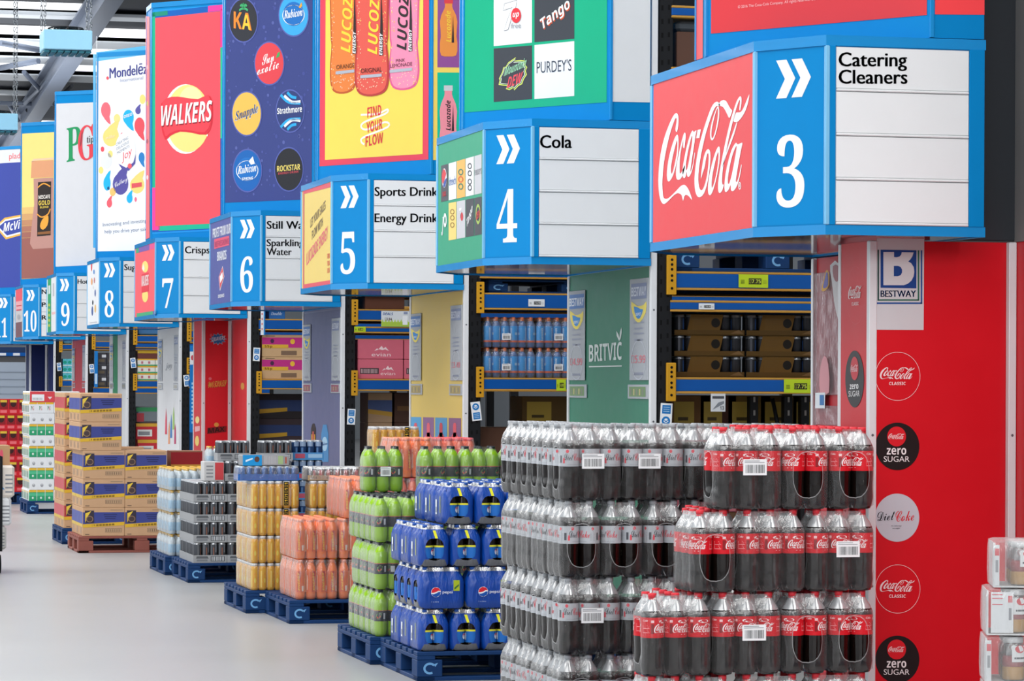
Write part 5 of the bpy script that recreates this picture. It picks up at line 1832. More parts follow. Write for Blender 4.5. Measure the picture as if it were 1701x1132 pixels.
pallet(3.20, 11.52, 'blue pallet under the stack of red labelled cola packs, mostly below the picture')
pallet(3.20, 12.56, 'blue pallet under the stack of silver labelled diet cola packs')
CZ, LH = .1585, .3205
SEQ = {3: [('A', 0), ('B', 0), ('B', 1)], 2: [('B', 0), ('A', 1), ('A', 0)], 1: [('A', 1), ('A', 0), ('B', 0), ('B', 1)], 0: [('B', 0), ('B', 1), ('A', 1), ('A', 2)]}
XR, YCK = 4.318, 11.55
for l, seq in SEQ.items():
    w = sum(3 * CD if k == 'A' else 2 * CD for k, v in seq) + .006 * (len(seq) - 1)
    ln = lay_name(l, 4)
    got = row((cpA, cpB), seq, XR - w, YCK, CZ + l * LH, CD, lambda i: f'red cola bottle pack, {ORD[i]} from left in the {ln} layer of the cola stack', 'cola packs on the front of the stack')
    # behind the front row: the left column of every layer, the whole top layer
    cols = [1, 2] if l == 3 else [0]
    for c in cols:
        x, w, dep, kd = got[c]
        y, r = YCK + dep + .006, 1
        if l < 3:
            x += .10
        while y + dep < 12.52 and (l == 3 or r < 2):
            P = (cpA[1 + r % 2] if kd == 'A' else cpB[r % 2])
            P.put((x + w / 2, y + dep / 2, CZ + l * LH), 0 if kd == 'A' else PI / 2, f'red cola pack in the {ORD[r]} row back, {ORD[c]} column, {ln} layer of the cola stack', 'cola packs further back')
            y += dep + .006
            r += 1
XD0, YD0 = 3.30, 12.535
for l in range(4):
    kd = 'A' if l in (3, 1) else 'B'
    w, dep = (3 * DD, 2 * DD) if kd == 'A' else (2 * DD, 3 * DD)
    nc = {3: 4, 2: 4, 1: 3, 0: 3}[l]
    nr = 6 if kd == 'A' else 4
    ln = lay_name(l, 4)
    for c in range(nc):
        for r in range(nr):
            if r > 0 and c > 0 and not (l == 3 and r == 1):
                continue
            v = ((c + l) % 2 if r == 0 else 2) if kd == 'A' else (c + r) % 2
            lab = (f'silver diet cola pack, {ORD[c]} from left in the front row of the {ln} layer' if r == 0 else
                   f'silver diet cola pack, {ORD[r]} back on the aisle side of the {ln} layer' if c == 0 else
                   f'silver diet cola pack, second row, {ORD[c]} column of the top layer')
            (dpA if kd == 'A' else dpB)[v].put((XD0 + c * (w + .006) + w / 2, YD0 + r * (dep + .006) + dep / 2, CZ + l * LH), 0 if kd == 'A' else PI / 2, lab, 'diet cola packs')

# ---- blue film packs
def blue_label(a, z0, z1):
    h = z1 - z0
    a.rect(-.13, z1 - h * .14, .13, z1, '#d9d43c', 1)
    for c in (0, .12, -.12):
        a.ell(c, z0 + h * .48, .013, .016, '#eceef2', 1, 20)
        a.poly([(c - .012, z0 + h * .5), (c - .008, z0 + h * .68), (c + .008, z0 + h * .68), (c + .012, z0 + h * .58), (c, z0 + h * .52)], '#d42a38', 2)
        a.rect(c + .025, z0 + h * .2, c + .034, z0 + h * .75, '#dfe3ea', 1)


PD, PH = .085, .2275
BB = [(.026, 0), (.036, .003), (.0405, .014), (.0415, .04), (.040, .06), (.0415, .09), (.0415, .145), (.039, .162), (.030, .180), (.018, .196), (.0135, .206), (.0135, .212)]
blueb = Drink(.0415, BB, '#2a56a8', ('#2468b8', .045, .115), (.0155, .226, .211), .165, 14, art=blue_label)
f_blue = film_mat('blue_film', opaque='#063f98', hole=(.085, .052, .094, .060))
f_top = film_mat('clear_film_top', milky=.22, gloss=.30, streak=.5, rough=.1)
LVP = [('printed_film', [(.003, .01, .003), (.014, .001, .003), (.05, 0, .002), (.10, 0, .002), (.145, 0, .002), (.160, .004, .004), (.172, .008, .006), (.188, .015, .010), (.202, .022, .012)], f_blue),
       ('clear_film', [(.202, .022, .012), (.212, .027, .010), (.223, .03, .008)], f_top)]


def blue_front(long):
    def f(t):
        a = Art((0, -2 * PD / 2 - .0032, 0), (1, 0, 0), (0, 0, 1), step=.0006)
        if long:
            cx, cz, r = -.035, .092, .027
            a.ell(cx, cz, r, r, '#eef1f5', 1, 32)
            a.poly([(cx - r * .98, cz - r * .1), (cx - r * .8, cz + r * .55), (cx - r * .2, cz + r * .97), (cx + r * .55, cz + r * .83), (cx + r * .97, cz + r * .25), (cx + r * .5, cz + r * .3), (cx, cz + r * .02), (cx - r * .5, cz - r * .12)], '#d42a38', 2)
            a.poly([(cx - r * .93, cz - r * .35), (cx - r * .45, cz - r * .42), (cx + r * .1, cz - r * .2), (cx + r * .6, cz + r * .06), (cx + r * .98, cz + r * .02), (cx + r * .75, cz - r * .65), (cx + r * .1, cz - r * .99), (cx - r * .55, cz - r * .83)], '#1c52a8', 2)
            a.text('pepsi', 'sans', (cx + r * 1.35, cz - .007), (cx + r * 3.4, cz - .007), .016, '#e8edf5', 1)
            a.text('1 x litre', 'sans', (cx - r * .9, cz - .055), (cx + r * .6, cz - .055), .006, '#c9d5ea', 1)
            a.poly([(.062, .098), (.096, .098), (.096, .156), (.062, .156)], '#a9b82a', 1)
            a.poly([(.066, .115), (.092, .135), (.092, .125), (.068, .104)], '#3f6a3a', 2)
            a.build('film_print', t, world=False)
        else:
            pass
    return f


def tag_end(t):
    a = Art((-3 * PD / 2 + .012, 0, .150), (0, -1, 0), Vector((.35, 0, 1)), step=.0006, base=.010)
    a.poly([(.004, .0), (.019, .0), (.008, .045), (-.008, .045)], '#e3e02f', 1)
    a.build('yellow_tag', t, world=False)
    a = Art((0, PD + .0032, 0), (-1, 0, 0), (0, 0, 1), step=.0006)
    a.rect(-.06, .05, -.028, .13, '#e6e9ee', 1)
    a.rect(-.055, .06, -.033, .09, '#8f98a8', 2)
    a.rect(.045, .06, .055, .15, '#c9cf3a', 1)
    a.build('film_print', t, world=False)


bpA = [make_pack(blueb, 3, 2, PD, LVP, None, lambda i, j: False, 21, 'drinks', 'blue_cola_pack', extra=blue_front(True))]
bpB = [make_pack(blueb, 3, 2, PD, LVP, None, lambda i, j: i == 0, 22, 'drinks', 'blue_cola_pack', extra=tag_end)]
pallet(3.545, 16.495, 'blue pallet under the blue film cola packs')
for l in range(4):
    kd = 'A' if l == 1 else 'B'
    w, dep = (3 * PD, 2 * PD) if kd == 'A' else (2 * PD, 3 * PD)
    x0 = {0: 3.556, 1: 3.556, 2: 3.556, 3: 3.69}[l]
    y0 = 16.505
    nc, nr = {0: (3, 3), 1: (2, 4), 2: (3, 3), 3: (3, 3)}[l]
    ln = lay_name(l, 4)
    for c in range(nc):
        for r in range(nr):
            if r and c and l < 3:
                continue
            lab = (f'blue film cola pack, {ORD[c]} from left in the front of the {ln} layer' if r == 0 else f'blue film cola pack, {ORD[r]} row back, {ORD[c]} column of the {ln} layer')
            (bpA if kd == 'A' else bpB)[0].put((x0 + c * (w + .007) + w / 2, y0 + r * (dep + .007) + dep / 2, .1585 + l * (PH + .001)), 0 if kd == 'A' else PI / 2, lab, 'blue film cola packs')

# ---- green bottles
def green_label(a, z0, z1):
    h = z1 - z0
    a.rect(-.12, z1 - h * .06, .12, z1, '#c9604a', 1)
    for c in (0, .12, -.12):
        a.poly([(c - .018, z0 + h * .3), (c - .01, z0 + h * .62), (c + .004, z0 + h * .8), (c + .019, z0 + h * .72), (c + .016, z0 + h * .4), (c, z0 + h * .16)], '#6fae4a', 1)
        a.poly([(c - .012, z0 + h * .42), (c + .014, z0 + h * .52), (c + .013, z0 + h * .38), (c - .004, z0 + h * .24)], '#c9503f', 2)
        a.rect(c + .03, z0 + h * .2, c + .042, z0 + h * .75, '#c9ccd0', 1)


GD, GH = .080, .2685
GB = [(.024, 0), (.034, .003), (.0385, .014), (.0395, .04), (.0385, .07), (.0395, .10), (.0395, .185), (.037, .205), (.029, .228), (.018, .244), (.013, .252), (.013, .256)]
greenb = Drink(.0395, GB, '#2d3036', ('#25262b', .088, .150), (.0155, .268, .252), None, 16, liquid='#8fbd1c', art=green_label)
LVG = [(.004, .01, .004), (.014, .001, .004), (.05, 0, .003), (.10, 0, .003), (.185, 0, .003), (.205, .004, .006), (.222, .011, .012), (.240, .019, .015), (.256, .025, .012), (.264, .026, .01)]
f_green = film_mat('shrink_film_b', milky=.03, gloss=.03, streak=.12)
gpA = [make_pack(greenb, 3, 2, GD, LVG, f_green, exA, s, 'drinks', 'green_soda_pack', b, (.12, .062, .055)) for s, b in ((31, 'long'), (32, None))]
gpB = [make_pack(greenb, 3, 2, GD, LVG, f_green, exB, s, 'drinks', 'green_soda_pack') for s in (33,)]
pallet(3.49, 17.52, 'blue pallet under the lime green soda packs')
gn = 'lime green soda packs'
for l in range(3):
    kd = 'B' if l == 1 else 'A'
    w, dep = (3 * GD, 2 * GD) if kd == 'A' else (2 * GD, 3 * GD)
    ln = lay_name(l, 4)
    for c in range(3 if kd == 'A' else 4):
        for r in range(5 if kd == 'A' else 3):
            if r and c and l < 2:
                continue
            lab = (f'lime green soda pack, {ORD[c]} from left in the front of the {ln} layer' if r == 0 else f'lime green soda pack, {ORD[r]} row back, {ORD[c]} column of the {ln} layer')
            (gpA[1] if kd == 'A' else gpB[0]).put((3.52 + c * (w + .006) + w / 2, 17.53 + r * (dep + .006) + dep / 2, .1585 + l * (GH + .001)), 0 if kd == 'A' else PI / 2, lab, gn)
zt = .1585 + 3 * (GH + .001)
gpA[0].put((3.565 + .12, 18.1 + .08, zt), 0, 'lime green soda pack alone at the aisle corner of the top layer, white barcode sticker', gn)
for c in range(3):
    gpA[1].put((3.905 + c * .247 + .12, 18.1 + .08, zt), 0, f'lime green soda pack, {ORD[c]} of the three joined packs on the top layer', gn)

# ---- orange energy bottles
def orange_label(a, z0, z1):
    h = z1 - z0
    for c in (.055, -.055):  # pale upright stripes paint highlights into the bottle labels
        a.rect(c - .012, z0, c + .004, z1, '#f2a86a', 1)
        a.rect(c + .008, z0 + h * .1, c + .014, z0 + h * .8, '#f4dcc8', 1)
    for c in (0, .11, -.11):
        a.poly([(c - .009, z0), (c + .018, z0), (c + .012, z1), (c - .004, z1)], '#b3202a', 1)
        vtext(a, 'ENERGY', 'bi', (c + .010, z0 + h * .08), (c + .006, z0 + h * .95), (c - .003, z0 + h * .08), '#e8c43c', 2)
        a.rect(c + .022, z0 + h * .05, c + .034, z0 + h * .3, '#e9dccc', 1)


OD, OH = .072, .2715
OB = [(.024, 0), (.031, .003), (.0345, .012), (.0352, .05), (.032, .085), (.0325, .12), (.0352, .16), (.0345, .19), (.030, .215), (.022, .235), (.0185, .246), (.0185, .25)]
orangeb = Drink(.0353, OB, '#f2906a', ('#e56a30', .05, .19), (.0195, .268, .246), None, 14, liquid='#ef7526', art=orange_label)
pinkb = Drink(.0353, OB, '#e65a62', ('#de4f48', .05, .19), (.0195, .268, .246), None, 14, liquid='#e26440', art=orange_label)
LVO = [(.004, .006, .003), (.012, .001, .003), (.05, 0, .002), (.10, 0, .002), (.19, 0, .003), (.215, .003, .005), (.238, .008, .007), (.255, .011, .006), (.266, .012, .005)]
f_or = film_mat('shrink_film_c', tint=(1, .97, .96, 1), milky=.05, gloss=.05, streak=.28)
opA = make_pack(orangeb, 4, 3, OD, LVO, f_or, lambda i, j: j == 0, 41, 'drinks', 'orange_energy_pack')
opP = make_pack(pinkb, 4, 3, OD, LVO, f_or, lambda i, j: j == 0, 42, 'drinks', 'orange_energy_pack')
pallet(3.555, 20.6, 'blue pallet with ring mark under the orange energy drink packs')
og = 'orange energy drink packs'
W4, D3 = 4 * OD + .007, 3 * OD + .007
for l in range(4):
    ln = lay_name(l, 4)
    for c in range(4):
        for r in range(3):
            if (r and c and l < 2) or (l == 2 and (c < 1)) or (l == 3 and c < 2):
                continue
            if l == 3 and r > 1:
                continue
            lab = (f'orange energy drink pack, {ORD[c]} from left in the front of the {ln} layer' if r == 0 else f'orange energy drink pack, {ORD[r]} row back, {ORD[c]} column of the {ln} layer')
            x = 3.60 + c * W4 + (.03 if l == 2 else .06 if l == 3 else 0)
            (opP if (l >= 2 and c == 3) or (l == 2 and c == 2) else opA).put((x + W4 / 2, 20.63 + r * D3 + D3 / 2, .1585 + l * OH), 0, lab, og)

# ---- yellow energy cans in clear film
YD, YH = .0565, .191


def yel_art(a, z0, z1):
    h = z1 - z0
    for c in (0, .085, -.085):
        a.poly([(c - .012, z0 + h * .06), (c + .012, z0 + h * .02), (c + .014, z0 + h * .55), (c, z0 + h * .8), (c - .013, z0 + h * .6)], '#e2601c', 1)
        a.ell(c, z0 + h * .4, .008, .018, '#e9d04c', 2, 16)
        a.rect(c + .018, z0 + h * .05, c + .034, z0 + h * .95, '#efe3c4', 1)
        a.rect(c - .03, z0 + h * .05, c - .02, z0 + h * .9, '#f0cf6a', 1)


YB = [(.022, 0), (.0265, .003), (.0278, .012), (.0278, .15), (.025, .162), (.0225, .168)]
yellowb = Drink(.0278, YB, '#cfd1d4', ('#e0a818', .014, .15), (.0225, .188, .167), None, 14, liquid='#dc9f0c', art=yel_art)
LVY = [(.004, .004, .003), (.01, .001, .003), (.05, 0, .002), (.10, 0, .002), (.152, 0, .003), (.168, .003, .004), (.186, .005, .004)]


def pound_tag(t):
    a = Art((.075, -4 * YD / 2 - .0035, 0), (1, 0, 0), (0, 0, 1), step=.0006)
    a.rect(-.016, .02, .016, .186, '#1f1c14', 1)
    for k in range(4):
        vtext(a, '£1', 'bold', (.010, .028 + k * .04), (.010, .058 + k * .04), (-.011, .028 + k * .04), '#d9b336', 2)
    a.build('price_tag', t, world=False)


ypA = make_pack(yellowb, 6, 4, YD, LVY, f_green, lambda i, j: j == 0 or i == 0, 51, 'drinks', 'yellow_energy_pack', extra=pound_tag)
pallet(3.42, 21.604, 'blue pallet under the yellow energy drink packs')
for l in range(4):
    for c in range(2):
        for r in range(3):
            if r and c:
                continue
            lab = f'yellow energy drink pack, {lay_name(l, 6)} layer, ' + (f'{ORD[c]} from left in front' if r == 0 else f'{ORD[r]} row back on the aisle side')
            ypA.put((3.46 + c * .415 + .17, 21.62 + r * .234 + .113, .1585 + l * YH), 0, lab, 'yellow energy drink packs')
for l in range(6):
    ypA.put((4.32 + .17, 21.62 + .113, .1585 + l * YH), 0, f'yellow energy drink pack in the tall column by the end panel, {lay_name(l, 6)} layer', 'yellow energy drink packs')

# ---- canned drinks in trays
def can_mesh(R, h, col, top='#b9bcc0', stripes=None):
    mb = MB()
    m = mat(col, 0.3, 0.35, 0.08, 30)
    mt = mat(top, 0.3, 0.6, 0.05)
    mb.lathe([(R * .8, 0), (R, .006), (R, h - .014)], m, 14, cap1=False)
    mb.lathe([(R, h - .014), (R * .87, h - .004), (R * .87, h), (R * .8, h - .001), (R * .78, h - .005)], mt, 14, cap0=False)
    if stripes:
        for z0, z1, c, t0, t1 in stripes:
            n = 5
            mb.grid([[((R + .0006) * math.sin(t0 + (t1 - t0) * k / n), -(R + .0006) * math.cos(t0 + (t1 - t0) * k / n), z) for k in range(n + 1)] for z in (z0, z1)], mat(c, 0.3, 0.2, 0.05), False, True)
    return mb.mesh('can')


def make_tray(nx, ny, d, h, can, col, th, name, front=None, film=None):
    t = thing(name, '', 'drinks')
    mb = MB()
    m = mat(col, 0.6, 0, 0.05, 12)
    lx, ly = nx * d + .006, ny * d + .006
    mb.box(-lx / 2, lx / 2, -ly / 2, ly / 2, 0, .003, m)
    for x0, x1, y0, y1 in ((-lx / 2, lx / 2, -ly / 2, -ly / 2 + .003), (-lx / 2, lx / 2, ly / 2 - .003, ly / 2), (-lx / 2, -lx / 2 + .003, -ly / 2 + .003, ly / 2 - .003), (lx / 2 - .003, lx / 2, -ly / 2 + .003, ly / 2 - .003)):
        mb.box(x0, x1, y0, y1, .003, th, m)
    tr = mb.build('tray', t)
    for i in range(nx):
        for j in range(ny):
            link('can', can, t, ((i - (nx - 1) / 2) * d, (j - (ny - 1) / 2) * d, .003), random.Random(i * 7 + j).uniform(-.6, .6))
    if front:
        a = Art((-lx / 2, -ly / 2 - .0004, 0), (1, 0, 0), (0, 0, 1), step=.0006)
        front(a, lx, th)
        a.build('tray_print', tr, world=False)
    if film:
        w = wrap_mesh(nx, ny, d, [(.004, -.005, 0), (.05, -.005, 0), (h * .7, -.004, .002), (h * .95, .0, .004), (h, .006, .005)], film).mesh('shrink_film')
        link('shrink_film', w, t)
    return Proto(t)


def grey_front(a, w, h):
    a.poly([(w * .08, h * .55), (w * .46, h * .55), (w * .42, h * .85), (w * .1, h * .85)], '#5b5e63', 1)
    a.rect(w * .1, h * .2, w * .42, h * .45, '#7c7f84', 1)
    a.rect(w * .52, h * .2, w * .94, h * .85, '#4a4d52', 1)
    x = w * .54
    k = 0
    while x < w * .91:
        a.rect(x, h * .26, x + w * (.012 + .008 * (k % 3)), h * .79, '#b9bcc0', 2)
        x += w * (.026 + .012 * (k % 2))
        k += 1


def blue_tray_front(a, w, h):
    a.rect(w * .12, h * .25, w * .42, h * .85, '#c0566a', 1)
    a.rect(w * .52, h * .3, w * .95, h * .8, '#9ec4e4', 1)


canG = can_mesh(.032, .158, '#4e5157', stripes=[(.02, .15, '#6a6d72', -.5, -.1), (.05, .12, '#8a5a4a', .25, .5), (.08, .15, '#878a90', .8, 1.1)])
canB = can_mesh(.032, .158, '#2c4a7a', stripes=[(.03, .10, '#5d82b4', -.4, .1), (.11, .15, '#93a9c8', -.8, .8)])
MD, MH = .066, .1635
trG = make_tray(4, 3, MD, .161, canG, '#9b9da0', .062, 'grey_can_tray', grey_front)
trB = make_tray(4, 3, MD, .161, canB, '#4f8fc8', .062, 'blue_can_tray', blue_tray_front)
pallet(3.49, 25.0, 'blue pallet with ring mark under the grey canned drinks')
pallet(3.44, 26.02, 'blue pallet under the bottled water packs')
TW, TD = 4 * MD + .009, 3 * MD + .009
gg = 'trays of grey canned drinks'
X6, Y6 = 3.535, 25.02
for l in range(4):
    for c in range(3):
        for r in range(4):
            if r and c and not (l == 3 and r < 2):
                continue
            lab = f'grey can tray, {lay_name(l, 9)} layer, ' + (f'{ORD[c]} from left in front' if r == 0 else f'{ORD[r]} row back, {ORD[c]} column')
            trG.put((X6 + c * TW + TW / 2, Y6 + r * TD + TD / 2, .1585 + l * MH), 0, lab, gg)
z5, z6 = .1585 + 4 * MH, .1585 + 5 * MH
x = xat(374, 25.1)
trG.put((x + TW / 2, 25.1 + TD / 2, z5), 0, 'grey can tray lying on the main grey stack, with a smaller tray pile on it', gg)
trG.put((xat(361, 25.2) + TW / 2, 25.2 + TD / 2 - .02, z6), 0, 'topmost grey can tray of the main grey stack', gg)
trG.put((X6 + 2 * TW + TW / 2 + .02, 25.3, z5), 0, 'grey can tray behind the blue trays, lower of two', gg)
trG.put((X6 + 2 * TW + TW / 2 + .02, 25.3, z6), 0, 'grey can tray behind the blue trays, upper of two', gg)
# pale tray with a red end
t = thing('pale_can_tray', 'pale carton tray with a red end on the main grey can stack', 'drinks', (xat(339, 25.1) + .085, 25.2, z5))
mb = MB()
mb.box(-.082, .082, -.09, .09, 0, .158, mat('#c9c8c8', 0.5, 0, 0.05), 0.004)
mb.build('carton', t)
a = Art((-.082, -.0905, 0), (1, 0, 0), (0, 0, 1), step=.0006)
a.rect(.09, .01, .16, .15, '#c9474c', 1)
for k in range(4):
    a.rect(.02, .03 + k * .028, .075, .042 + k * .028, '#8d8f94', 1)
a.build('carton_print', t, world=False)
# blue trays by the end panel
bx = 4.385
for l in range(6):
    trB.put((bx + TW / 2, 25.35 + TD / 2, .1585 + l * MH), 0, f'blue can tray in the column before the slate end panel, {lay_name(l, 6)} of six', 'trays of blue canned drinks')

# flat trays lying on the yellow packs
canS = can_mesh(.026, .098, '#3c5f92', stripes=[(.01, .09, '#2f6fb0', -.5, .3)])
canD = can_mesh(.030, .092, '#45383a', stripes=[(.03, .07, '#c04a56', -.4, .4), (.01, .03, '#8d8f92', -1, 1)])


def brown_front(a, w, h):
    a.text('24', 'bold', (w * .06, h * .3), (w * .17, h * .3), h * .45, '#5a4a3a', 1)
    a.rect(w * .35, h * .3, w * .6, h * .6, '#5f6b5a', 1)
    a.text('0', 'bold', (w * .82, h * .3), (w * .87, h * .3), h * .45, '#5a4a3a', 1)


zy = .1585 + 4 * YH + .001
p1 = make_tray(8, 4, .053, .10, canS, '#1f63b0', .045, 'blue_film_tray', None, film_mat('shrink_film_d', tint=(.8, .9, 1, 1), milky=.05, gloss=.05, streak=.2))
x = xat(392, 21.75)
p1.put((x + .222, 21.78, zy), 0, 'blue film tray of small cans lying on the yellow energy packs')
t = thing('flat_carton', 'flat cyan and grey carton on top of the blue film tray', 'carton', (xat(400, 21.75) + .17, 21.78, zy + .104))
mb = MB()
mb.box(-.165, .165, -.10, .10, 0, .075, mat('#8f9296', 0.5, 0, 0.05), 0.004)
mb.build('carton', t)
a = Art((-.165, -.1005, 0), (1, 0, 0), (0, 0, 1), step=.0006)
a.rect(0, 0, .135, .075, '#1f8fd0', 1)
a.poly([(.02, .04), (.07, .055), (.07, .045), (.02, .025)], '#cfe6f4', 2)
a.ell(.1, .045, .018, .02, '#5a4038', 2, 16)
for k in range(14):
    a.rect(.15 + k * .007, .01, .153 + k * .007, .068, '#c3c6ca', 1)
a.rect(.25, .01, .285, .068, '#9ab583', 1)
a.rect(.30, .015, .31, .06, '#a8503f', 1)
a.build('carton_print', t, world=False)
p2 = make_tray(6, 4, .062, .096, canD, '#a98f6c', .036, 'brown_film_tray', brown_front, film_mat('shrink_film_e', milky=.1, gloss=.2, streak=.6))
p2.put((xat(509, 21.75) + .19, 21.80, zy), 0, 'brown cardboard tray of dark cans in film, lying on the yellow packs')

# ---- bottled water, yellow caps
def water_label(a, z0, z1):
    for c in (0, .09, -.09):
        a.poly([(c - .02, z0), (c + .01, z0), (c + .02, z1), (c - .012, z1)], '#2f86c8', 1)


waterb = Drink(.031, [(.022, 0), (.028, .003), (.031, .012), (.031, .12), (.027, .14), (.016, .156), (.013, .162)], '#e3b23a', ('#a9cbe2', .03, .10), (.015, .181, .160), None, 12, liquid='#c9d6de', art=water_label)
WD, WH = .064, .1835
LVW = [(.004, .004, .003), (.01, .001, .003), (.06, 0, .002), (.122, 0, .003), (.142, .006, .006), (.158, .014, .008), (.178, .017, .006)]
wp = make_pack(waterb, 4, 3, WD, LVW, f_green, lambda i, j: i == 0, 61, 'drinks', 'water_bottle_pack')
for l in range(4):
    for r in range(4):
        for c in range(2 if l == 3 else 1):
            wp.put((3.47 + c * .262 + .13, 26.04 + r * .196 + .098, .1585 + l * WH), 0, f'yellow capped water pack, {lay_name(l, 5)} layer, {ORD[r]} row back, {ORD[c]} column', 'yellow capped water bottle packs')
wp.put((3.80 + .13, 26.2, .1585 + 4 * WH), 0, 'yellow capped water pack alone on top of the water stack', 'yellow capped water bottle packs')
# ---------------------------------------------------------------- cartons
def carton(name, lab, cat, x0, y0, z0, w, d, h, col, front=None, side=None, group=None, tape='#c9b48e', bev=.004):
    """Closed carton; x0, y0, z0 is its corner; front looks to -Y, side to -X."""
    t = thing(name, lab, cat, (x0 + w / 2, y0 + d / 2, z0), 0, group)
    mb = MB()
    mb.box(-w / 2, w / 2, -d / 2, d / 2, 0, h, mat(col, 0.65, 0, 0.06, 14), bev)
    mb.build('carton', t)
    mb = MB()
    mb.box(-w / 2 + .002, w / 2 - .002, -.024, .024, h - .001, h + .0006, mat(tape, 0.3))
    mb.build('tape', t)
    if front:
        a = Art((-w / 2, -d / 2 - .0004, 0), (1, 0, 0), (0, 0, 1), step=.0006)
        front(a, w, h)
        a.build('front_print', t, world=False)
    if side:
        a = Art((-w / 2 - .0004, d / 2, 0), (0, -1, 0), (0, 0, 1), step=.0006)
        side(a, d, h)
        a.build('side_print', t, world=False)
    return t


def snack_art(c, dark):
    def f(a, w, h):
        a.rect(.003, h * .42, w - .003, h * .84, c, 1)
        a.poly([(.003, h * .30), (w - .003, h * .38), (w - .003, h * .50), (.003, h * .42)], '#d8ac34', 2)
        a.rect(w * .05, h * .46, w * .27, h * .90, '#3a3440', 3)
        a.poly([(w * .06, h * .47), (w * .06, h * .80), (w * .2, h * .88), (w * .12, h * .7)], '#e2c046', 4)
        a.ell(w * .165, h * .60, w * .085, h * .115, '#8d6f58', 5, 24)
        a.ell(w * .165, h * .60, w * .065, h * .085, '#4a3c3c', 6, 24)
        for k in range(3):
            a.rect(w * (.50 + .02 * k), h * (.74 - .07 * k), w * (.82 - .02 * k), h * (.77 - .07 * k), dark, 2)
        vs, fs, q = text2d('£1', 'bold')
        a.shape(vs, fs, (w * .22, h * .345), (w * .29, h * .35), (w * .22, h * .41), '#5a4316', 3)
        for k in range(6):
            a.poly([(w * (.32 + .075 * k), h * (.35 + .005 * k)), (w * (.38 + .075 * k), h * (.354 + .005 * k)), (w * (.38 + .075 * k), h * (.42 + .005 * k)), (w * (.32 + .075 * k), h * (.415 + .005 * k))], '#8a6a24', 3)
        a.rect(w * .54, h * .13, w * .93, h * .27, '#7a6250', 1)
        a.rect(w * .55, h * .14, w * .92, h * .26, '#bb9a78', 2)
        for k in range(8):
            a.rect(w * (.57 + .044 * k), h * .155, w * (.585 + .044 * k), h * .245, '#6d5646', 3)
        a.rect(w * .66, h * .9, w * .95, h * .925, '#9a8268', 1)
        a.rect(w * .06, h * .05, w * .16, h * .075, '#6d5646', 1)
    return f


def snack_side(c):
    def f(a, w, h):
        a.rect(.003, h * .42, w - .003, h * .84, c, 1)
        a.rect(.003, h * .32, w - .003, h * .43, '#d8b648', 2)
        a.rect(w * .3, h * .08, w * .7, h * .28, '#a98a6c', 1)
    return f


KRAFT = '#c39c78'
pallet(3.09, 29.55, 'brown wooden pallet under the purple banded snack cartons', True)
pallet(3.10, 31.2, 'blue pallet behind the brown one, under red banded snack cartons')
BW, BD, BH = .394, .325, .268
bands = ('#3f4788', '#2c315c')
for l in range(5):
    for c in range(3):
        for r in range(3):
            if (r and c and not (l == 2 and r == 1)) or (l > 2 and c) or (l == 2 and c == 2):
                continue
            dx = -.03 if l > 2 else 0
            lab = (f'purple banded snack carton, {ORD[c]} from left in front, {ORD[l]} layer up' if r == 0 else f'purple banded snack carton, {ORD[r]} row back, {ORD[c]} column, {ORD[l]} layer up')
            carton('snack_carton', lab, 'carton', 3.13 + dx + c * (BW + .002), 29.56 + r * (BD + .002), .1585 + l * (BH + .001), BW, BD, BH, KRAFT, snack_art(*bands) if r == 0 else None, snack_side('#4b56a0') if c == 0 else None, 'snack cartons on the brown pallet')
for l in range(5):
    for c in range(2):
        for r in range(3):
            if c and (r or l > 2):
                continue
            lab = f'red banded snack carton on the pallet behind, {ORD[l]} layer, ' + (f'{ORD[c]} column in front' if r == 0 else f'{ORD[r]} row back')
            carton('snack_carton', lab, 'carton', 3.12 + c * (BW + .002), 31.22 + r * (BD + .002), .1585 + l * (BH + .001), BW, BD, BH, KRAFT, snack_art('#b33a42', '#5c2026'), snack_side('#c9555c'), 'snack cartons on the blue pallet behind')
carton('snack_carton', 'kraft carton with dark red top band at the far end of the low purple stack', 'carton', 3.13 + 2 * (BW + .002) + .06, 29.72, .1585 + 2 * (BH + .001), .30, .30, .262, '#8a5a48', lambda a, w, h: (a.rect(0, h * .5, w, h * .95, '#8c1f24', 1), a.rect(0, h * .36, w, h * .5, '#b98a38', 2)), None, 'snack cartons on the brown pallet')

# ---- tea cases
def tea_front(kind):
    def f(a, w, h):
        if kind == 'red':
            a.rect(0, 0, w, h, '#d8484f', 1)
            a.rect(w * .08, h * .12, w * .58, h * .72, '#eceef0', 2)
            for k in range(9):
                a.rect(w * (.12 + .045 * k), h * .2, w * (.135 + .045 * k), h * .42, '#6d6f74', 3)
            a.poly([(w * .72, h * .5), (w * .9, h * .5), (w * .81, h * .25)], '#f0d8da', 2)
            return
        n = 3
        for k in range(n):
            x0, x1 = w * k / n + .003, w * (k + 1) / n - .003
            if kind == 'green':
                a.rect(x0, 0, x1, h * .80, '#2f9d6d', 1)
                a.rect(x0, h * .45, x1, h * .72, '#54b98a', 2)
                a.ell((x0 + x1) / 2, h * .28, .012, .014, '#d9e6df', 3, 14)
                a.rect(x0, h * .80, x1, h, '#e3b43a', 1)
            elif kind == 'letters':
                a.rect(x0, h * .82, x1, h, '#e3b43a', 1)
                a.text('P', 'serif', (x0 + .02, h * .3), (x0 + .035, h * .3), h * .35, '#2f8d5d', 2)
                a.text('G', 'serif', (x0 + .038, h * .28), (x0 + .058, h * .28), h * .35, '#c9555c', 2)
            else:
                a.ell((x0 + x1) / 2, h * .42, .018, .022, '#9a9ca0', 1, 16)
                a.ell((x0 + x1) / 2, h * .5, .008, .01, '#d0d2d5', 2, 12)
    return f


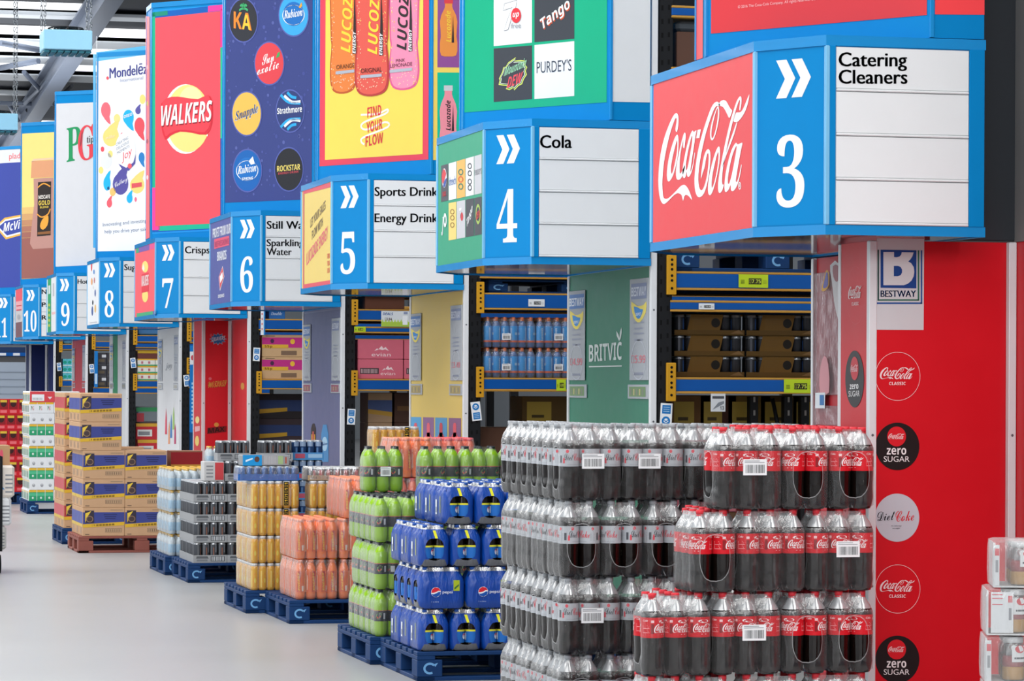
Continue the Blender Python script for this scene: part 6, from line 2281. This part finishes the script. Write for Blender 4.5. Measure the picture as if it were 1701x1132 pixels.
def tea_side(kind):
    def f(a, w, h):
        for k in range(3):
            a.rect(w * (.08 + .32 * k), h * .1, w * (.26 + .32 * k), h * .7, '#3a9d72' if (k + (kind == 'green')) % 2 else '#3c4a44', 1)
            a.rect(w * (.08 + .32 * k), h * .72, w * (.26 + .32 * k), h * .86, '#e3c24a', 1)
    return f


pallet(3.40, 38.5, 'blue pallet under the white and green tea cases')
TH = .134
for l in range(10):
    kind = ['green', 'plain', 'green', 'plain', 'green', 'plain', 'green', 'plain', 'letters', 'red'][l]
    for c in range(2):
        for r in range(3):
            if c and r:
                continue
            k2 = kind if c == 0 else 'plain'
            lab = f'white tea case, {ORD[l]} layer up, ' + (f'{ORD[c]} column, {"green packets" if k2 == "green" else "red top" if k2 == "red" else "plain packets"}' if r == 0 else f'{ORD[r]} row back on the aisle side')
            carton('tea_case', lab, 'carton', 3.42 + c * .302 + (.01 if l % 2 else 0), 38.52 + r * .33, .1585 + l * TH, .30, .325, TH - .002, '#e3e5e7', tea_front(k2) if r == 0 else None, tea_side(kind) if c == 0 else None, 'tea cases on the far blue pallet', '#d9dbde')

# ---- red cases far down the aisle
def redcase(a, w, h):
    for k in range(3):
        x0 = w * k / 3
        a.rect(x0 + .006, h * .35, x0 + w / 3 - .006, h * .95, '#8c1a22', 1)
        a.ell(x0 + w / 6, h * .68, w * .1, h * .2, '#3c1a1a', 2, 16)
        a.rect(x0 + .02, h * .78, x0 + w / 3 - .02, h * .93, '#d9b23c', 3)
        a.rect(x0 + .02, h * .1, x0 + w / 3 - .02, h * .28, '#e26a70', 1)


pallet(2.48, 41.6, 'blue pallet far down the aisle under red confectionery cases')
for l in range(6):
    for c in range(3):
        carton('red_case', f'red confectionery case far down the aisle, {ORD[l]} layer, {ORD[c]} column', 'carton', 2.50 + c * .385 + (.03 if l % 2 else 0), 41.62, .1585 + l * .205, .38, .4, .203, '#c8202c', redcase, None, 'red confectionery cases', '#d0343e')

# ---- loaded trolley at the left edge
TX, TY = 1.70, 26.45
t = thing('platform_trolley', 'dark platform trolley cut by the picture edge, loaded with white packs', 'trolley', (TX, TY + .4, 0))
mb = MB()
mb.box(TX - .5, TX + .38, TY, TY + .85, .17, .20, mat('#2b3036', 0.5), 0.006)
mb.build('platform', t, world=True)
mb = MB()
mb.tube([(xat(1, TY), TY - .03, .19), (xat(1, TY), TY - .03, .98), (xat(-30, TY), TY - .03, 1.02)], .018, m_black)
mb.build('handle', t, world=True)
for x, y in ((xat(-1, TY), TY - .02), (TX + .3, TY + .7), (TX - .4, TY + .7), (TX - .4, TY + .1)):
    mb = MB()
    mb.tube([(x - .02, y + .07, .08), (x + .02, y + .07, .08)], .078, mat('#15161a', 0.6), 20)
    mb.tube([(x - .024, y + .07, .08), (x + .024, y + .07, .08)], .035, mat('#8d9196', 0.4, 0.4), 12)
    mb.build('wheel', t, world=True)


def white_front(a, w, h):
    a.ell(w * .72, h * .42, .045, .04, '#4f93cc', 1, 24)
    a.poly([(w * .6, h * .3), (w * .85, h * .25), (w * .8, h * .38)], '#4f93cc', 2)
    for k in range(5):
        a.rect(w * .86, h * (.15 + .13 * k), w * .97, h * (.2 + .13 * k), '#8b8d92', 1)


zs = .201
for l, (xr, h, c) in enumerate(((12, .20, '#d3cfca'), (20, .235, '#e2e3e4'), (25, .27, '#e3d9cf'))):
    x1 = xat(xr, TY + .02)
    carton('white_pack', f'white wrapped pack on the trolley, {("lowest", "middle", "uppermost")[l]} of three', 'pack', x1 - .55, TY + .02, zs, .55, .55, h, c, white_front, None, 'white packs on the trolley', '#e6e6e6', .02)
    zs += h + .001
x1 = xat(17, TY + .05)
carton('kraft_carton', 'small kraft carton lying on top of the white trolley packs', 'carton', x1 - .35, TY + .06, zs, .35, .4, .165, '#c2a07a', lambda a, w, h: (a.rect(w * .75, 0, w, h, '#b98f68', 1), a.ell(w * .8, h * .5, .015, .05, '#d8566a', 2, 12)), None)

# ---- jars in film at the right edge
JX, JY = 3.955, 9.5
f_jar = film_mat('shrink_film_jar', milky=.10, gloss=.06, streak=.3)
mj = clear_mat('jar_glass', (.5, .5, .48, 1), .06, .12, .06)


def jar():
    mb = MB()
    mb.lathe([(.030, 0), (.037, .004), (.039, .012), (.039, .10), (.034, .118), (.031, .126)], mj, 16)
    o1 = mb.mesh('jar')
    mb = MB()
    mb.lathe([(.033, .003), (.0365, .008), (.0365, .042), (.033, .046)], mat('#d89a1c', .5), 16)
    mb.lathe([(.033, .046), (.036, .050), (.036, .075), (.03, .080)], mat('#b81c2a', .5), 16)
    o2 = mb.mesh('filling')
    mb = MB()
    mb.lathe([(.034, .124), (.034, .142), (.031, .144)], mat('#d9dbdd', .35), 16)
    o3 = mb.mesh('lid')
    a = Art((0, 0, 0), (1, 0, 0), (0, 0, 1), R=.0396, step=.0005)
    a.rect(-.028, .062, .028, .116, '#e8eaec', 1)
    a.ell(0, .105, .018, .013, '#d2404c', 2, 20)
    a.rect(-.02, .072, .02, .078, '#55585e', 2)
    return o1, o2, o3, a.mb.mesh('label')


JARS = jar()


def jar_tray(card):
    t = thing('jar_tray', '', 'food')
    d = .084
    for i in range(4):
        for j in range(3):
            p = ((i - 1.5) * d + .02, (j - 1) * d, .006)
            o = link('jar', JARS[0], t, p, random.Random(i + j * 5).uniform(-.8, .8))
            if j == 0 or i == 0:
                for nm, me in zip(('filling', 'lid', 'label'), JARS[1:]):
                    link(nm, me, o)
            else:
                link('lid', JARS[2], o)
    mb = MB()
    w = 2 * d + .03
    mb.box(-w, w, -1.5 * d - .006, 1.5 * d + .006, 0, .005, mat('#d9dbdc', .6))
    mb.box(-w, -w + .004, -1.5 * d - .006, 1.5 * d + .006, .005, .145, mat('#dcdee0', .6))
    mb.box(w - .004, w, -1.5 * d - .006, 1.5 * d + .006, .005, .145, mat('#dcdee0', .6))
    tr = mb.build('tray', t)
    a = Art((-w, -1.5 * d - .0066, 0), (1, 0, 0), (0, 0, 1), step=.0006)
    if card == 1:
        a.rect(.012, .008, .085, .142, '#e4e7ea', 1)
        for k, q in enumerate((.132, .12, .10)):
            a.rect(.016, q, .05, q + .003, '#d8565f', 2)
        a.rect(.068, .108, .082, .13, '#d8464f', 2)
        a.rect(.070, .05, .079, .09, '#8d9096', 2)
    else:
        a.rect(.002, .006, .018, .14, '#dfe2e5', 1)
        a.rect(.003, .105, .017, .128, '#d8565f', 2)
        a.rect(.005, .05, .014, .09, '#9a9da2', 2)
    a.build('tray_card', tr, world=False)
    mb = MB()
    rows = []
    for z, e in ((.002, .004), (.05, .006), (.12, .005), (.148, .002), (.153, -.012)):
        x, y = w + e, 1.5 * d + .008 + e
        rows.append([(-x, -y, z), (-x * .5, -y - .002, z), (0, -y, z), (x * .5, -y - .002, z), (x, -y, z), (x, 0, z), (x, y, z), (0, y, z), (-x, y, z), (-x, 0, z)])
    mb.grid(rows, f_jar, True, False, False, True)
    mb.build('shrink_film', t)
    return Proto(t)


jt = [jar_tray(0), jar_tray(1)]
pallet(3.93, 9.46, 'blue pallet below the jar trays, outside the picture')
for l in range(6):
    x0 = xat({5: 1673, 4: 1662}.get(l, 1660), JY)
    jt[1 if l == 4 else 0].put((x0 + .2 * math.cos(.33) + .13 * math.sin(.33), JY - .2 * math.sin(.33) + .14 * math.cos(.33) + .1, .1585 + l * .1565), -.33, f'film wrapped tray of jars beside the red casing, {"topmost" if l == 5 else ORD[5 - l] + " from the top"}', 'trays of jars')

# ---------------------------------------------------------------- goods on the racks
def rz(k, py):                              # height of a pixel row on the rack face of gondola k
    y = YN[k] + .012
    return EYE + (HY - py + 1.2) / F * (y * cs + 5.2 * sn)


def rx(k, px, dy=.03):
    return max(XE + .152, xat(px, YN[k] + .012 + dy))


# gondola 4: cases of cans in kraft sleeves, a blue pallet above, cartons below
canM = can_mesh(.031, .112, '#2c2d31', top='#8d9094', stripes=[(.02, .10, '#4c4e54', -.5, -.1), (.03, .09, '#2c4a7a', .4, .7)])


def sleeve_case(i):  # kraft browns darkened in the colour for the shade inside the rack
    t = thing('can_case', '', 'drinks')
    for a_ in range(6):
        for b in range(3):
            if b < 2:
                link('can', canM, t, ((a_ - 2.5) * .066, (b - 1) * .066, .004), a_ * .9 + b)
    for s, o in ((-1, 'sleeve'),):
        mb = MB()
        mb.box(-.205, .205, -.104, .104, 0, .004, mat('#4a3614', .7, 0, .08), .001)
        mb.box(-.205, .205, -.106, -.102, .004, .030, mat('#4f3812', .7, 0, .08), .001)
        mb.box(-.205, .205, .102, .106, .004, .030, mat('#4f3812', .7, 0, .08), .001)
        mb.poly([(-.13, -.1063, .030), (.06, -.1063, .030), (.08, -.1063, .114), (-.11, -.1063, .114)], mat('#5c4116', .7, 0, .08))
        mb.box(-.13, .07, -.106, .104, .1145, .117, mat('#5c4116', .7, 0, .08), .001)
        q = mb.build('sleeve', t)
    a = Art((-.1, -.1068, 0), (1, 0, 0), (0, 0, 1), step=.0006)
    a.rect(-.03, .004, .30, .03, '#4f3812', .5)
    a.rect(.0, .03, .16, .10, '#5c4116', .5)
    a.ell(.135, .07, .026, .026, '#15100a', 1, 24)
    for k in range(3):
        a.rect(.01, .06 + k * .014, .075, .066 + k * .014, '#5a4018', 1)
    a.poly([(.22, .01), (.30, .01), (.27, .032)], '#6a5030', 1)
    a.build('sleeve_print', q, world=False)
    return Proto(t)


sc = sleeve_case(0)
z = RB[4][4][1] + .0005
for l in range(3):
    for c in range(3):
        sc.put((rx(4, 1118) + .21 + c * .422, YN[4] + .175, z + l * .1175), 0, f'case of dark cans in a kraft sleeve, {ORD[c]} from the black upright, {("lowest", "middle", "upper")[l]} row', 'cases of cans behind the green panel')
pallet(rx(4, 1122), YN[4] + .05, 'blue pallet lying on the upper beam beside the green end panel', z=RB[4][2][1] + .0005)
z = RB[4][1][1] + .0005
for c in range(2):
    carton('brown_carton', f'brown carton with film top on the high shelf, {ORD[c]} from the black upright', 'carton', rx(4, 1119) + c * .39, YN[4] + .03, z, .38, .4, .20, '#5c4136', None, None, 'brown cartons on the high shelf')
    carton('film_pack', f'dark film wrapped pack on the brown carton, {ORD[c]} from the black upright', 'pack', rx(4, 1119) + c * .39, YN[4] + .04, z + .202, .38, .38, .06, '#4e545a', None, None, 'film packs on the high shelf', '#d5d8da', .03)


def yellow_card(a, w, h):
    a.rect(w * .1, h * .3, w * .6, h * .85, '#a98f3c', 1)
    a.rect(w * .2, h * .4, w * .45, h * .48, '#4a3c1c', 2)


for c, (px, cc, w) in enumerate(((1112, '#6a4a2a', .24), (1162, '#4a2c22', .22), (1208, '#6d5424', .26), (1262, '#5a4526', .28), (1316, '#5c3f26', .22))):
    carton('floor_carton', f'brown carton on the pink row under the lowest beam, {ORD[c]} from the black upright', 'carton', rx(4, px, .45), YN[4] + .45, 1.305, w, .34, .24, cc, yellow_card, None, 'cartons under the lowest beam')
for c in range(4):
    carton('pink_carton', f'pink water carton under the lowest beam, {ORD[c]} from the black upright', 'carton', rx(4, 1150, .42) + (c - .6) * .31, YN[4] + .42, 1.093, .30, .36, .21, '#c9707c', None, None, 'pink cartons under the lowest beam', '#d68a94')
    carton('pink_carton', f'pink water carton in the lower row under the lowest beam, {ORD[c]} from the black upright', 'carton', rx(4, 1150, .42) + (c - .6) * .31, YN[4] + .42, .88, .30, .36, .21, '#c9707c', None, None, 'pink cartons under the lowest beam', '#d68a94')
pass
for k in range(4):
    mb = None
for q, lab in enumerate(('lower', 'upper', 'third', 'fourth')):
    carton('storage_carton', f'large plain carton low in the drinks rack behind the cola stack, {lab} one', 'carton', rx(4, 1125, .42), YN[4] + .42, q * .2195, 1.3, .36, .2185, '#6a4d38', None, None, 'plain cartons low in the racks')
t = thing('rack_frame', 'black slotted rack frame with diagonal brace behind the cola stack, under the lowest beam', 'rack', (rx(4, 1300, .3), YN[4] + .3, 0))
for px in (1246, 1303, 1331):
    xx = xat(px, YN[4] + .3)
    mb = MB()
    mb.box(xx, xx + .05, YN[4] + .3, YN[4] + .36, 0, 1.54, m_black, .003)
    for k in range(9):
        z = .9 + k * .076
        mb.poly([(xx + .02, YN[4] + .2994, z), (xx + .032, YN[4] + .2994, z), (xx + .032, YN[4] + .2994, z + .03), (xx + .02, YN[4] + .2994, z + .03)], mat('#8d8a86', .6))
    mb.build('upright', t, world=True)
mb = MB()
mb.tube([(xat(1284, YN[4] + .33), YN[4] + .34, 1.53), (xat(1304, YN[4] + .33), YN[4] + .34, 1.2)], .012, m_black)
mb.build('brace', t, world=True)
tcard = thing('price_card', 'white price card hung under the lowest beam beside the green panel', 'card', (rx(4, 1189), YN[4] + .0, rz(4, 684)))
mb = MB()
w, h = .085, rz(4, 654) - rz(4, 684)
mb.box(-w / 2, w / 2, -.004, 0, 0, h, mat('#cfd2d6', .5), .001)
mb.build('card', tcard)
a = Art((-w / 2, -.0044, 0), (1, 0, 0), (0, 0, 1), step=.0006)
a.rect(w * .1, h * .72, w * .9, h * .86, '#4a4d55', 1)
a.poly([(w * .1, h * .1), (w * .5, h * .5), (w * .9, h * .6), (w * .9, h * .45)], '#7d828a', 1)
a.text('13', 'bold', (w * .62, h * .1), (w * .9, h * .1), h * .2, '#4a4d55', 2)
a.build('card_print', tcard, world=False)

# gondola 5: blue sport bottles in two layers
def sport_label(a, z0, z1):
    h = z1 - z0
    for c in (0, .095, -.095):
        vtext(a, 'Lucozade', 'bi', (c + .008, z0 + h * .1), (c + .008, z0 + h * .9), (c - .006, z0 + h * .1), '#c9e0f0', 2)
        a.rect(c + .03, z0 + h * .45, c + .05, z0 + h * .6, '#9fc6e2', 1)
    a.rect(-.09, z0, .09, z0 + h * .12, '#d8694a', 1)


sportb = Drink(.0305, [(.024, 0), (.029, .003), (.0300, .02), (.0305, .06), (.028, .10), (.0305, .13), (.029, .158), (.02, .176), (.013, .184)], '#f08050', ('#2a92d8', .035, .150), (.0135, .212, .184), None, 14, liquid='#3f5f94', art=sport_label)
sp = make_pack(sportb, 6, 2, .0625, [(.004, .004, .003), (.01, .001, .003), (.06, 0, .003), (.155, .001, .003), (.176, .010, .008), (.2, .016, .006)], f_green, lambda i, j: j == 0, 71, 'drinks', 'sport_drink_pack', 'long', (.075, .062, .045))
z = RB[5][3][1] + .0005
for l in range(2):
    for c in range(2):
        sp.put((rx(5, 795) + .19 + c * .379, YN[5] + .10, z + l * .2135), 0, f'blue sport drink pack beside the yellow panel, {ORD[c]} from the black upright, {("lower", "upper")[l]} layer', 'blue sport drink packs on the rack')
        for r in (1,):
            sp.put((rx(5, 795) + .19 + c * .379, YN[5] + .24, z + l * .2135), 0, f'blue sport drink pack in the second row, {ORD[c]} from the black upright, {("lower", "upper")[l]} layer', 'blue sport drink packs on the rack')
pallet(rx(5, 812), YN[5] + .06, 'dark blue pallet on the upper beam beside the yellow end panel', z=RB[5][2][1] + .0005).scale.z = .6
z = 0
for c, (px, w, h, cc) in enumerate(((795, .30, 1.30, '#4a3428'), (862, .36, 1.52, '#5a4422'))):
    n = int(h / .25)
    for q in range(n):
        carton('storage_carton', f'brown carton under the sport drinks, {ORD[c]} pile from the black upright, {ORD[q]} up', 'carton', rx(5, px, .3) + c * .02, YN[5] + .3, q * h / n, w, .36, h / n - .001, cc if q % 2 else '#6b4a3a', yellow_card if c and q >= n - 2 else None, None, 'plain cartons low in the racks')

# gondola 6: pink water cartons, a price board, cartons below
def pink_front(kind):
    def f(a, w, h):
        c = '#efd3d6'
        if kind == 0:
            a.text('evian', 'sans', (w * .30, h * .14), (w * .72, h * .14), h * .20, c, 1)
            cx, s = w * .52, 1
        else:
            a.rect(w * .05, h * .25, w * .46, h * .55, '#3c3438', 1)
            for k in range(12):
                a.rect(w * (.07 + .031 * k), h * .29, w * (.085 + .031 * k), h * .51, '#c8a9ad', 2)
            a.text('evian', 'sans', (w * .5, h * .2), (w * .82, h * .2), h * .17, c, 1)
            cx, s = w * .66, .8
        a.poly([(cx - w * .16 * s, h * .42), (cx - w * .10 * s, h * .55), (cx - w * .07 * s, h * .5), (cx, h * .68), (cx + w * .04 * s, h * .55), (cx + w * .09 * s, h * .62), (cx + w * .16 * s, h * .42), (cx + w * .08 * s, h * .5), (cx + w * .02 * s, h * .46), (cx - w * .05 * s, h * .5)], c, 1)
    return f


z = RB[6][3][1] + .0005
hh = (rz(6, 566) - rz(6, 632)) / 2
for l in range(2):
    for c in range(2):
        carton('pink_carton', f'pink water carton beside the slate panel, {ORD[c]} from the black upright, {("lower", "upper")[l]} row', 'carton', rx(6, 591) + c * .40, YN[6] + .04, z + l * hh, .392, .42, hh - .002, '#cf6678', pink_front(1 - l), None, 'pink water cartons on the rack', '#d88a98')
t = thing('price_board', 'white and green DEALS price board fixed to the upper beam', 'board', (rx(6, 654), YN[6] - .006, rz(6, 545)))
w, h = .24, rz(6, 519) - rz(6, 545)
mb = MB()
mb.box(-w / 2, w / 2, -.006, 0, 0, h, mat('#d9dde0', .5), .001)
mb.build('board', t)
a = Art((-w / 2, -.0064, 0), (1, 0, 0), (0, 0, 1), step=.0006)
a.rect(0, 0, w, h * .3, '#a9c64a', 1)
for k in range(9):
    a.poly([(w * k / 9, h * .3), (w * (k + .8) / 9, h * .3), (w * (k + .4) / 9, h * .48)], '#b9d06a', 1)
a.text('DEALS', 'bi', (w * .05, h * .74), (w * .42, h * .74), h * .16, '#3f5f9a', 2)
a.text('£3.94', 'bold', (w * .12, h * .40), (w * .38, h * .40), h * .16, '#4a2c3c', 2)
a.rect(w * .76, h * .12, w * .94, h * .7, '#eef0f2', 2)
a.rect(w * .8, h * .8, w * .94, h * .95, '#8d97b4', 2)
a.build('board_print', t, world=False)
carton('brown_carton', 'brown carton on the upper beam above the pink water cartons', 'carton', rx(6, 606), YN[6] + .05, RB[6][1][1] + .0005, .34, .4, .11, '#5f3a2c', None, None, 'brown cartons on the high shelf')
for q in range(6):
    h = .255
    carton('storage_carton', f'tan carton with blue band under the pink water cartons, {ORD[q]} up', 'carton', rx(6, 611, .3), YN[6] + .3, q * h, .21, .36, h - .001, '#a98a6c', lambda a, w, h: (a.rect(0, h * .35, w, h * .75, '#4a5a86', 1), a.poly([(0, h * .3), (w, h * .2), (w, h * .35), (0, h * .45)], '#b98f3c', 2)), None, 'plain cartons low in the racks')
    carton('storage_carton', f'dark carton beside the tan ones under the pink water cartons, {ORD[q]} up', 'carton', rx(6, 652, .3) + .016, YN[6] + .3, q * h, .24, .36, h - .001, '#4a3228', lambda a, w, h: a.rect(w * .1, h * .4, w * .8, h * .55, '#6a4a2c', 1), None, 'plain cartons low in the racks')


# gondola 7: tan and magenta cartons
def magenta(a, w, h):
    a.rect(0, h * .42, w, h * .88, '#b8327e', 1)
    a.rect(0, h * .40, w * .62, h * .56, '#d6a83c', 2)
    a.text('55p', 'bold', (w * .06, h * .42), (w * .24, h * .42), h * .11, '#6a4a14', 3)
    a.ell(w * .24, h * .72, w * .045, h * .1, '#4a2a4a', 2, 16)
    a.ell(w * .72, h * .70, w * .055, h * .12, '#e2b23c', 2, 16)
    a.rect(w * .45, h * .08, w * .82, h * .28, '#7a6250', 1)
    a.rect(w * .08, h * .92, w * .3, h * .96, '#7a6250', 1)


z = RB[7][2][1] + .0005
hh = (rz(7, 558) - rz(7, 632)) / 2
for l in range(2):
    for c in range(2):
        carton('snack_carton', f'tan carton with magenta band beside the red panel, {ORD[c]} from the upright, {("lower", "upper")[l]} row', 'carton', rx(7, 430) + c * .435, YN[7] + .04, z + l * hh, .428, .42, hh - .002, '#c3a078', magenta, None, 'magenta banded cartons on the rack')
carton('blue_pack', 'blue carton with white script on the upper beam above the magenta cartons', 'carton', rx(7, 447), YN[7] + .05, RB[7][1][1] + .0005, .16, .3, .10, '#2c6ab4', lambda a, w, h: a.text('Double', 'seri', (w * .1, h * .4), (w * .8, h * .4), h * .3, '#c9d9ec', 1), None)
for q in range(6):
    carton('storage_carton', f'dark snack carton low behind the grey can stack, {ORD[q]} up', 'carton', rx(7, 428, .3), YN[7] + .3, q * .25, .5, .34, .249, '#3c3034' if q < 5 else '#2c2628', lambda a, w, h: (a.rect(0, h * .3, w, h * .75, '#2c3c66', 1), a.poly([(0, h * .2), (w * .6, h * .3), (w * .6, h * .45), (0, h * .38)], '#b9902c', 2)), None, 'plain cartons low in the racks')
t = thing('strip_banner', 'narrow white and blue strip banner hung on the upright beside the red panel', 'banner', (rx(7, 427), YN[7] - .004, rz(7, 560)))
mb = MB()
mb.box(-.022, .022, -.004, 0, 0, rz(7, 514) - rz(7, 560), mat('#dfe6ec', .4), .001)
mb.build('strip', t)
a = Art((-.022, -.0044, 0), (1, 0, 0), (0, 0, 1), step=.0006)
a.rect(.03, 0, .044, .27, '#2f86c8', 1)
for k in range(4):
    a.ell(.014, .06 + k * .05, .008, .012, '#d98a8a', 1, 12)
a.build('strip_print', t, world=False)

# gondola 8: blue vertical strip sign and a few cartons
t = thing('strip_banner', 'tall blue strip banner with white lettering on the upright beside the red boxed column', 'banner', (rx(8, 314), YN[8] - .02, rz(8, 722)))
hh = rz(8, 578) - rz(8, 722)
mb = MB()
mb.box(-.03, .03, -.004, 0, 0, hh, mat('#1976c2', .4), .001)
mb.build('strip', t)
a = Art((-.03, -.0044, 0), (1, 0, 0), (0, 0, 1), step=.0006)
a.rect(0, hh * .78, .06, hh * .93, '#e3e6ea', 1)
a.ell(.03, hh * .86, .018, .03, '#c9505a', 2, 14)
for k in range(11):
    a.rect(.022, hh * (.1 + .045 * k), .04, hh * (.125 + .045 * k), '#a9d0ee', 1)
a.build('strip_print', t, world=False)
for q in range(5):
    carton('storage_carton', f'carton pile seen past the strip banner, {ORD[q]} up', 'carton', rx(8, 311, .2), YN[8] + .2, q * .27, .3, .4, .269, ['#2c5c9c', '#b9bcc0', '#3a2c2c', '#2f6fb0'][q % 4], None, None, 'plain cartons low in the racks')


# gondola 9: tea cartons, red cases
def teabox(a, w, h):
    a.rect(0, h * .8, w, h, '#dba83c', 1)
    a.rect(0, 0, w, h * .18, '#4aa070', 1)
    for k in range(2):
        a.rect(w * (.2 + .4 * k), h * .3, w * (.32 + .4 * k), h * .65, '#b9707a', 1)


z = RB[9][1][1] + .0005
hh = .095
for l in range(3):
    for c in range(2):
        carton('tea_carton', f'white tea carton with yellow top, {ORD[c]} from the upright, {ORD[l]} up', 'carton', rx(9, 226) + c * .235, YN[9] + .03, z + l * hh, .23, .3, hh - .002, '#e2e0d8', teabox, None, 'tea cartons on the rack')
carton('tin_pack', 'dark red pack lying on the tea cartons', 'pack', rx(9, 226), YN[9] + .03, z + 3 * hh, .46, .3, .10, '#6a3c34', lambda a, w, h: a.rect(0, h * .7, w, h, '#b9962c', 1), None)
carton('blue_pack', 'blue film pack on the upper beam beside the pale grey panel', 'pack', rx(9, 226), YN[9] + .05, RB[9][0][1] + .0005, .44, .4, .10, '#3f6fa0', None, None, None, '#c9d6e2', .02)
for q in range(5):
    h = .215
    carton('tea_carton', f'red and yellow case under the tea cartons, {ORD[q]} up', 'carton', rx(9, 223, .15) + (.02 if q % 2 else 0), YN[9] + .15, q * h, .30, .36, h - .001, '#c8343e', lambda a, w, h: (a.rect(w * .06, h * .2, w * .7, h * .62, '#e3e3e0', 1), a.rect(w * .1, h * .28, w * .6, h * .5, '#8d8f94', 2), a.rect(0, h * .8, w, h, '#dba83c', 1)), None, 'red cases under the tea shelf')
carton('film_pack', 'grey film pack on the red cases under the tea shelf', 'pack', rx(9, 226, .15), YN[9] + .15, 5 * .215, .34, .36, .22, '#7a8288', lambda a, w, h: (a.rect(0, h * .7, w, h * .95, '#3f8f5c', 1), a.rect(w * .02, h * .1, w * .3, h * .6, '#b0444c', 1)), None, None, '#c9d2d6', .03)

# gondola 10: dark cartons; gondola 11: turquoise packs
z = RB[10][1][1] + .0005
for l in range(3):
    for c in range(2):
        carton('dark_carton', f'dark carton with white flash beside the green striped panel, {ORD[c]} from the upright, {ORD[l]} up', 'carton', rx(10, 161) + c * .145, YN[10] + .04, z + l * .17, .14, .3, .165, '#3c3c42', lambda a, w, h: (a.rect(w * .15, h * .2, w * .8, h * .45, '#5f5648', 1), a.rect(w * .5, h * .6, w * .95, h * .85, '#c9ccd2', 1)), None, 'dark cartons on the rack')
t = thing('strip_banner', 'blue strip banner on the upright beside the green striped panel', 'banner', (rx(10, 157), YN[10] - .02, rz(10, 648)))
mb = MB()
mb.box(-.025, .025, -.004, 0, 0, rz(10, 588) - rz(10, 648), mat('#1976c2', .4), .001)
mb.build('strip', t)
a = Art((-.025, -.0044, 0), (1, 0, 0), (0, 0, 1), step=.0006)
a.rect(.008, .05, .042, .2, '#b9d4ea', 1)
a.build('strip_print', t, world=False)
z = RB[11][1][1] + .0005
for l in range(3):
    for c in range(2):
        carton('turquoise_pack', f'turquoise pack beside the red end panel, {ORD[c]} from the upright, {ORD[l]} up', 'pack', rx(11, 103) + c * .075, YN[11] + .04, z + l * .115, .073, .2, .112, '#5fc0cf', lambda a, w, h: (a.ell(w * .5, h * .5, w * .4, h * .22, '#1fa08a', 1, 18), a.rect(0, 0, w, h * .12, '#d9eef2', 1)), None, 'turquoise packs on the rack', '#d0e6ea')
carton('blue_pack', 'blue film pack on the upper beam beside the red end panel', 'pack', rx(11, 103), YN[11] + .04, RB[11][0][1] + .0005, .15, .3, .08, '#4f86a8', None, None, None, '#c9d6e2', .02)

# beyond the last sign: rack head and pale shutter
YS = 56.5
x0, x1 = 4.2, xat(43.5, YS)
mb = MB()
mb.box(3.2, x1, YS, YS + .06, 0, zat(20, 602, YS), mat('#98a3b2', .5, 0, .05, 1.5), .004)
for k in range(14):
    mb.box(3.2, x1, YS - .012, YS, .1 + k * .13, .12 + k * .13, mat('#8f9aaa', .5, 0, .05, 1.5), .004)
struct(mb.build('door_1'))
t = thing('shelf_head', 'dark rack head with blue beam and white tickets above the pale grey shutter', 'rack', (x1 - .5, YS, zat(20, 602, YS)))
zz = [zat(20, q, YS) for q in (602, 592, 586, 577)]
mb = MB()
mb.box(3.2, x1, YS, YS + .5, zz[0], zz[1], mat('#4a4a4c', .7), .004)
mb.build('head_board', t, world=True)
mb = MB()
mb.box(3.2, x1, YS - .02, YS + .08, zz[1], zz[2], m_beam, .004)
b = mb.build('beam', t, world=True)
for px in (4, 27):
    mb = MB()
    xx = xat(px, YS)
    mb.box(xx - .06, xx + .06, YS - .026, YS - .021, zz[1] + .01, zz[2] - .01, mat('#d5d9dd', .4))
    mb.build('price_ticket', b, world=True)
mb = MB()
mb.box(3.2, x1, YS, YS + .5, zz[2], zz[3], mat('#1d3358', .6), .004)
mb.build('upper_load', t, world=True)
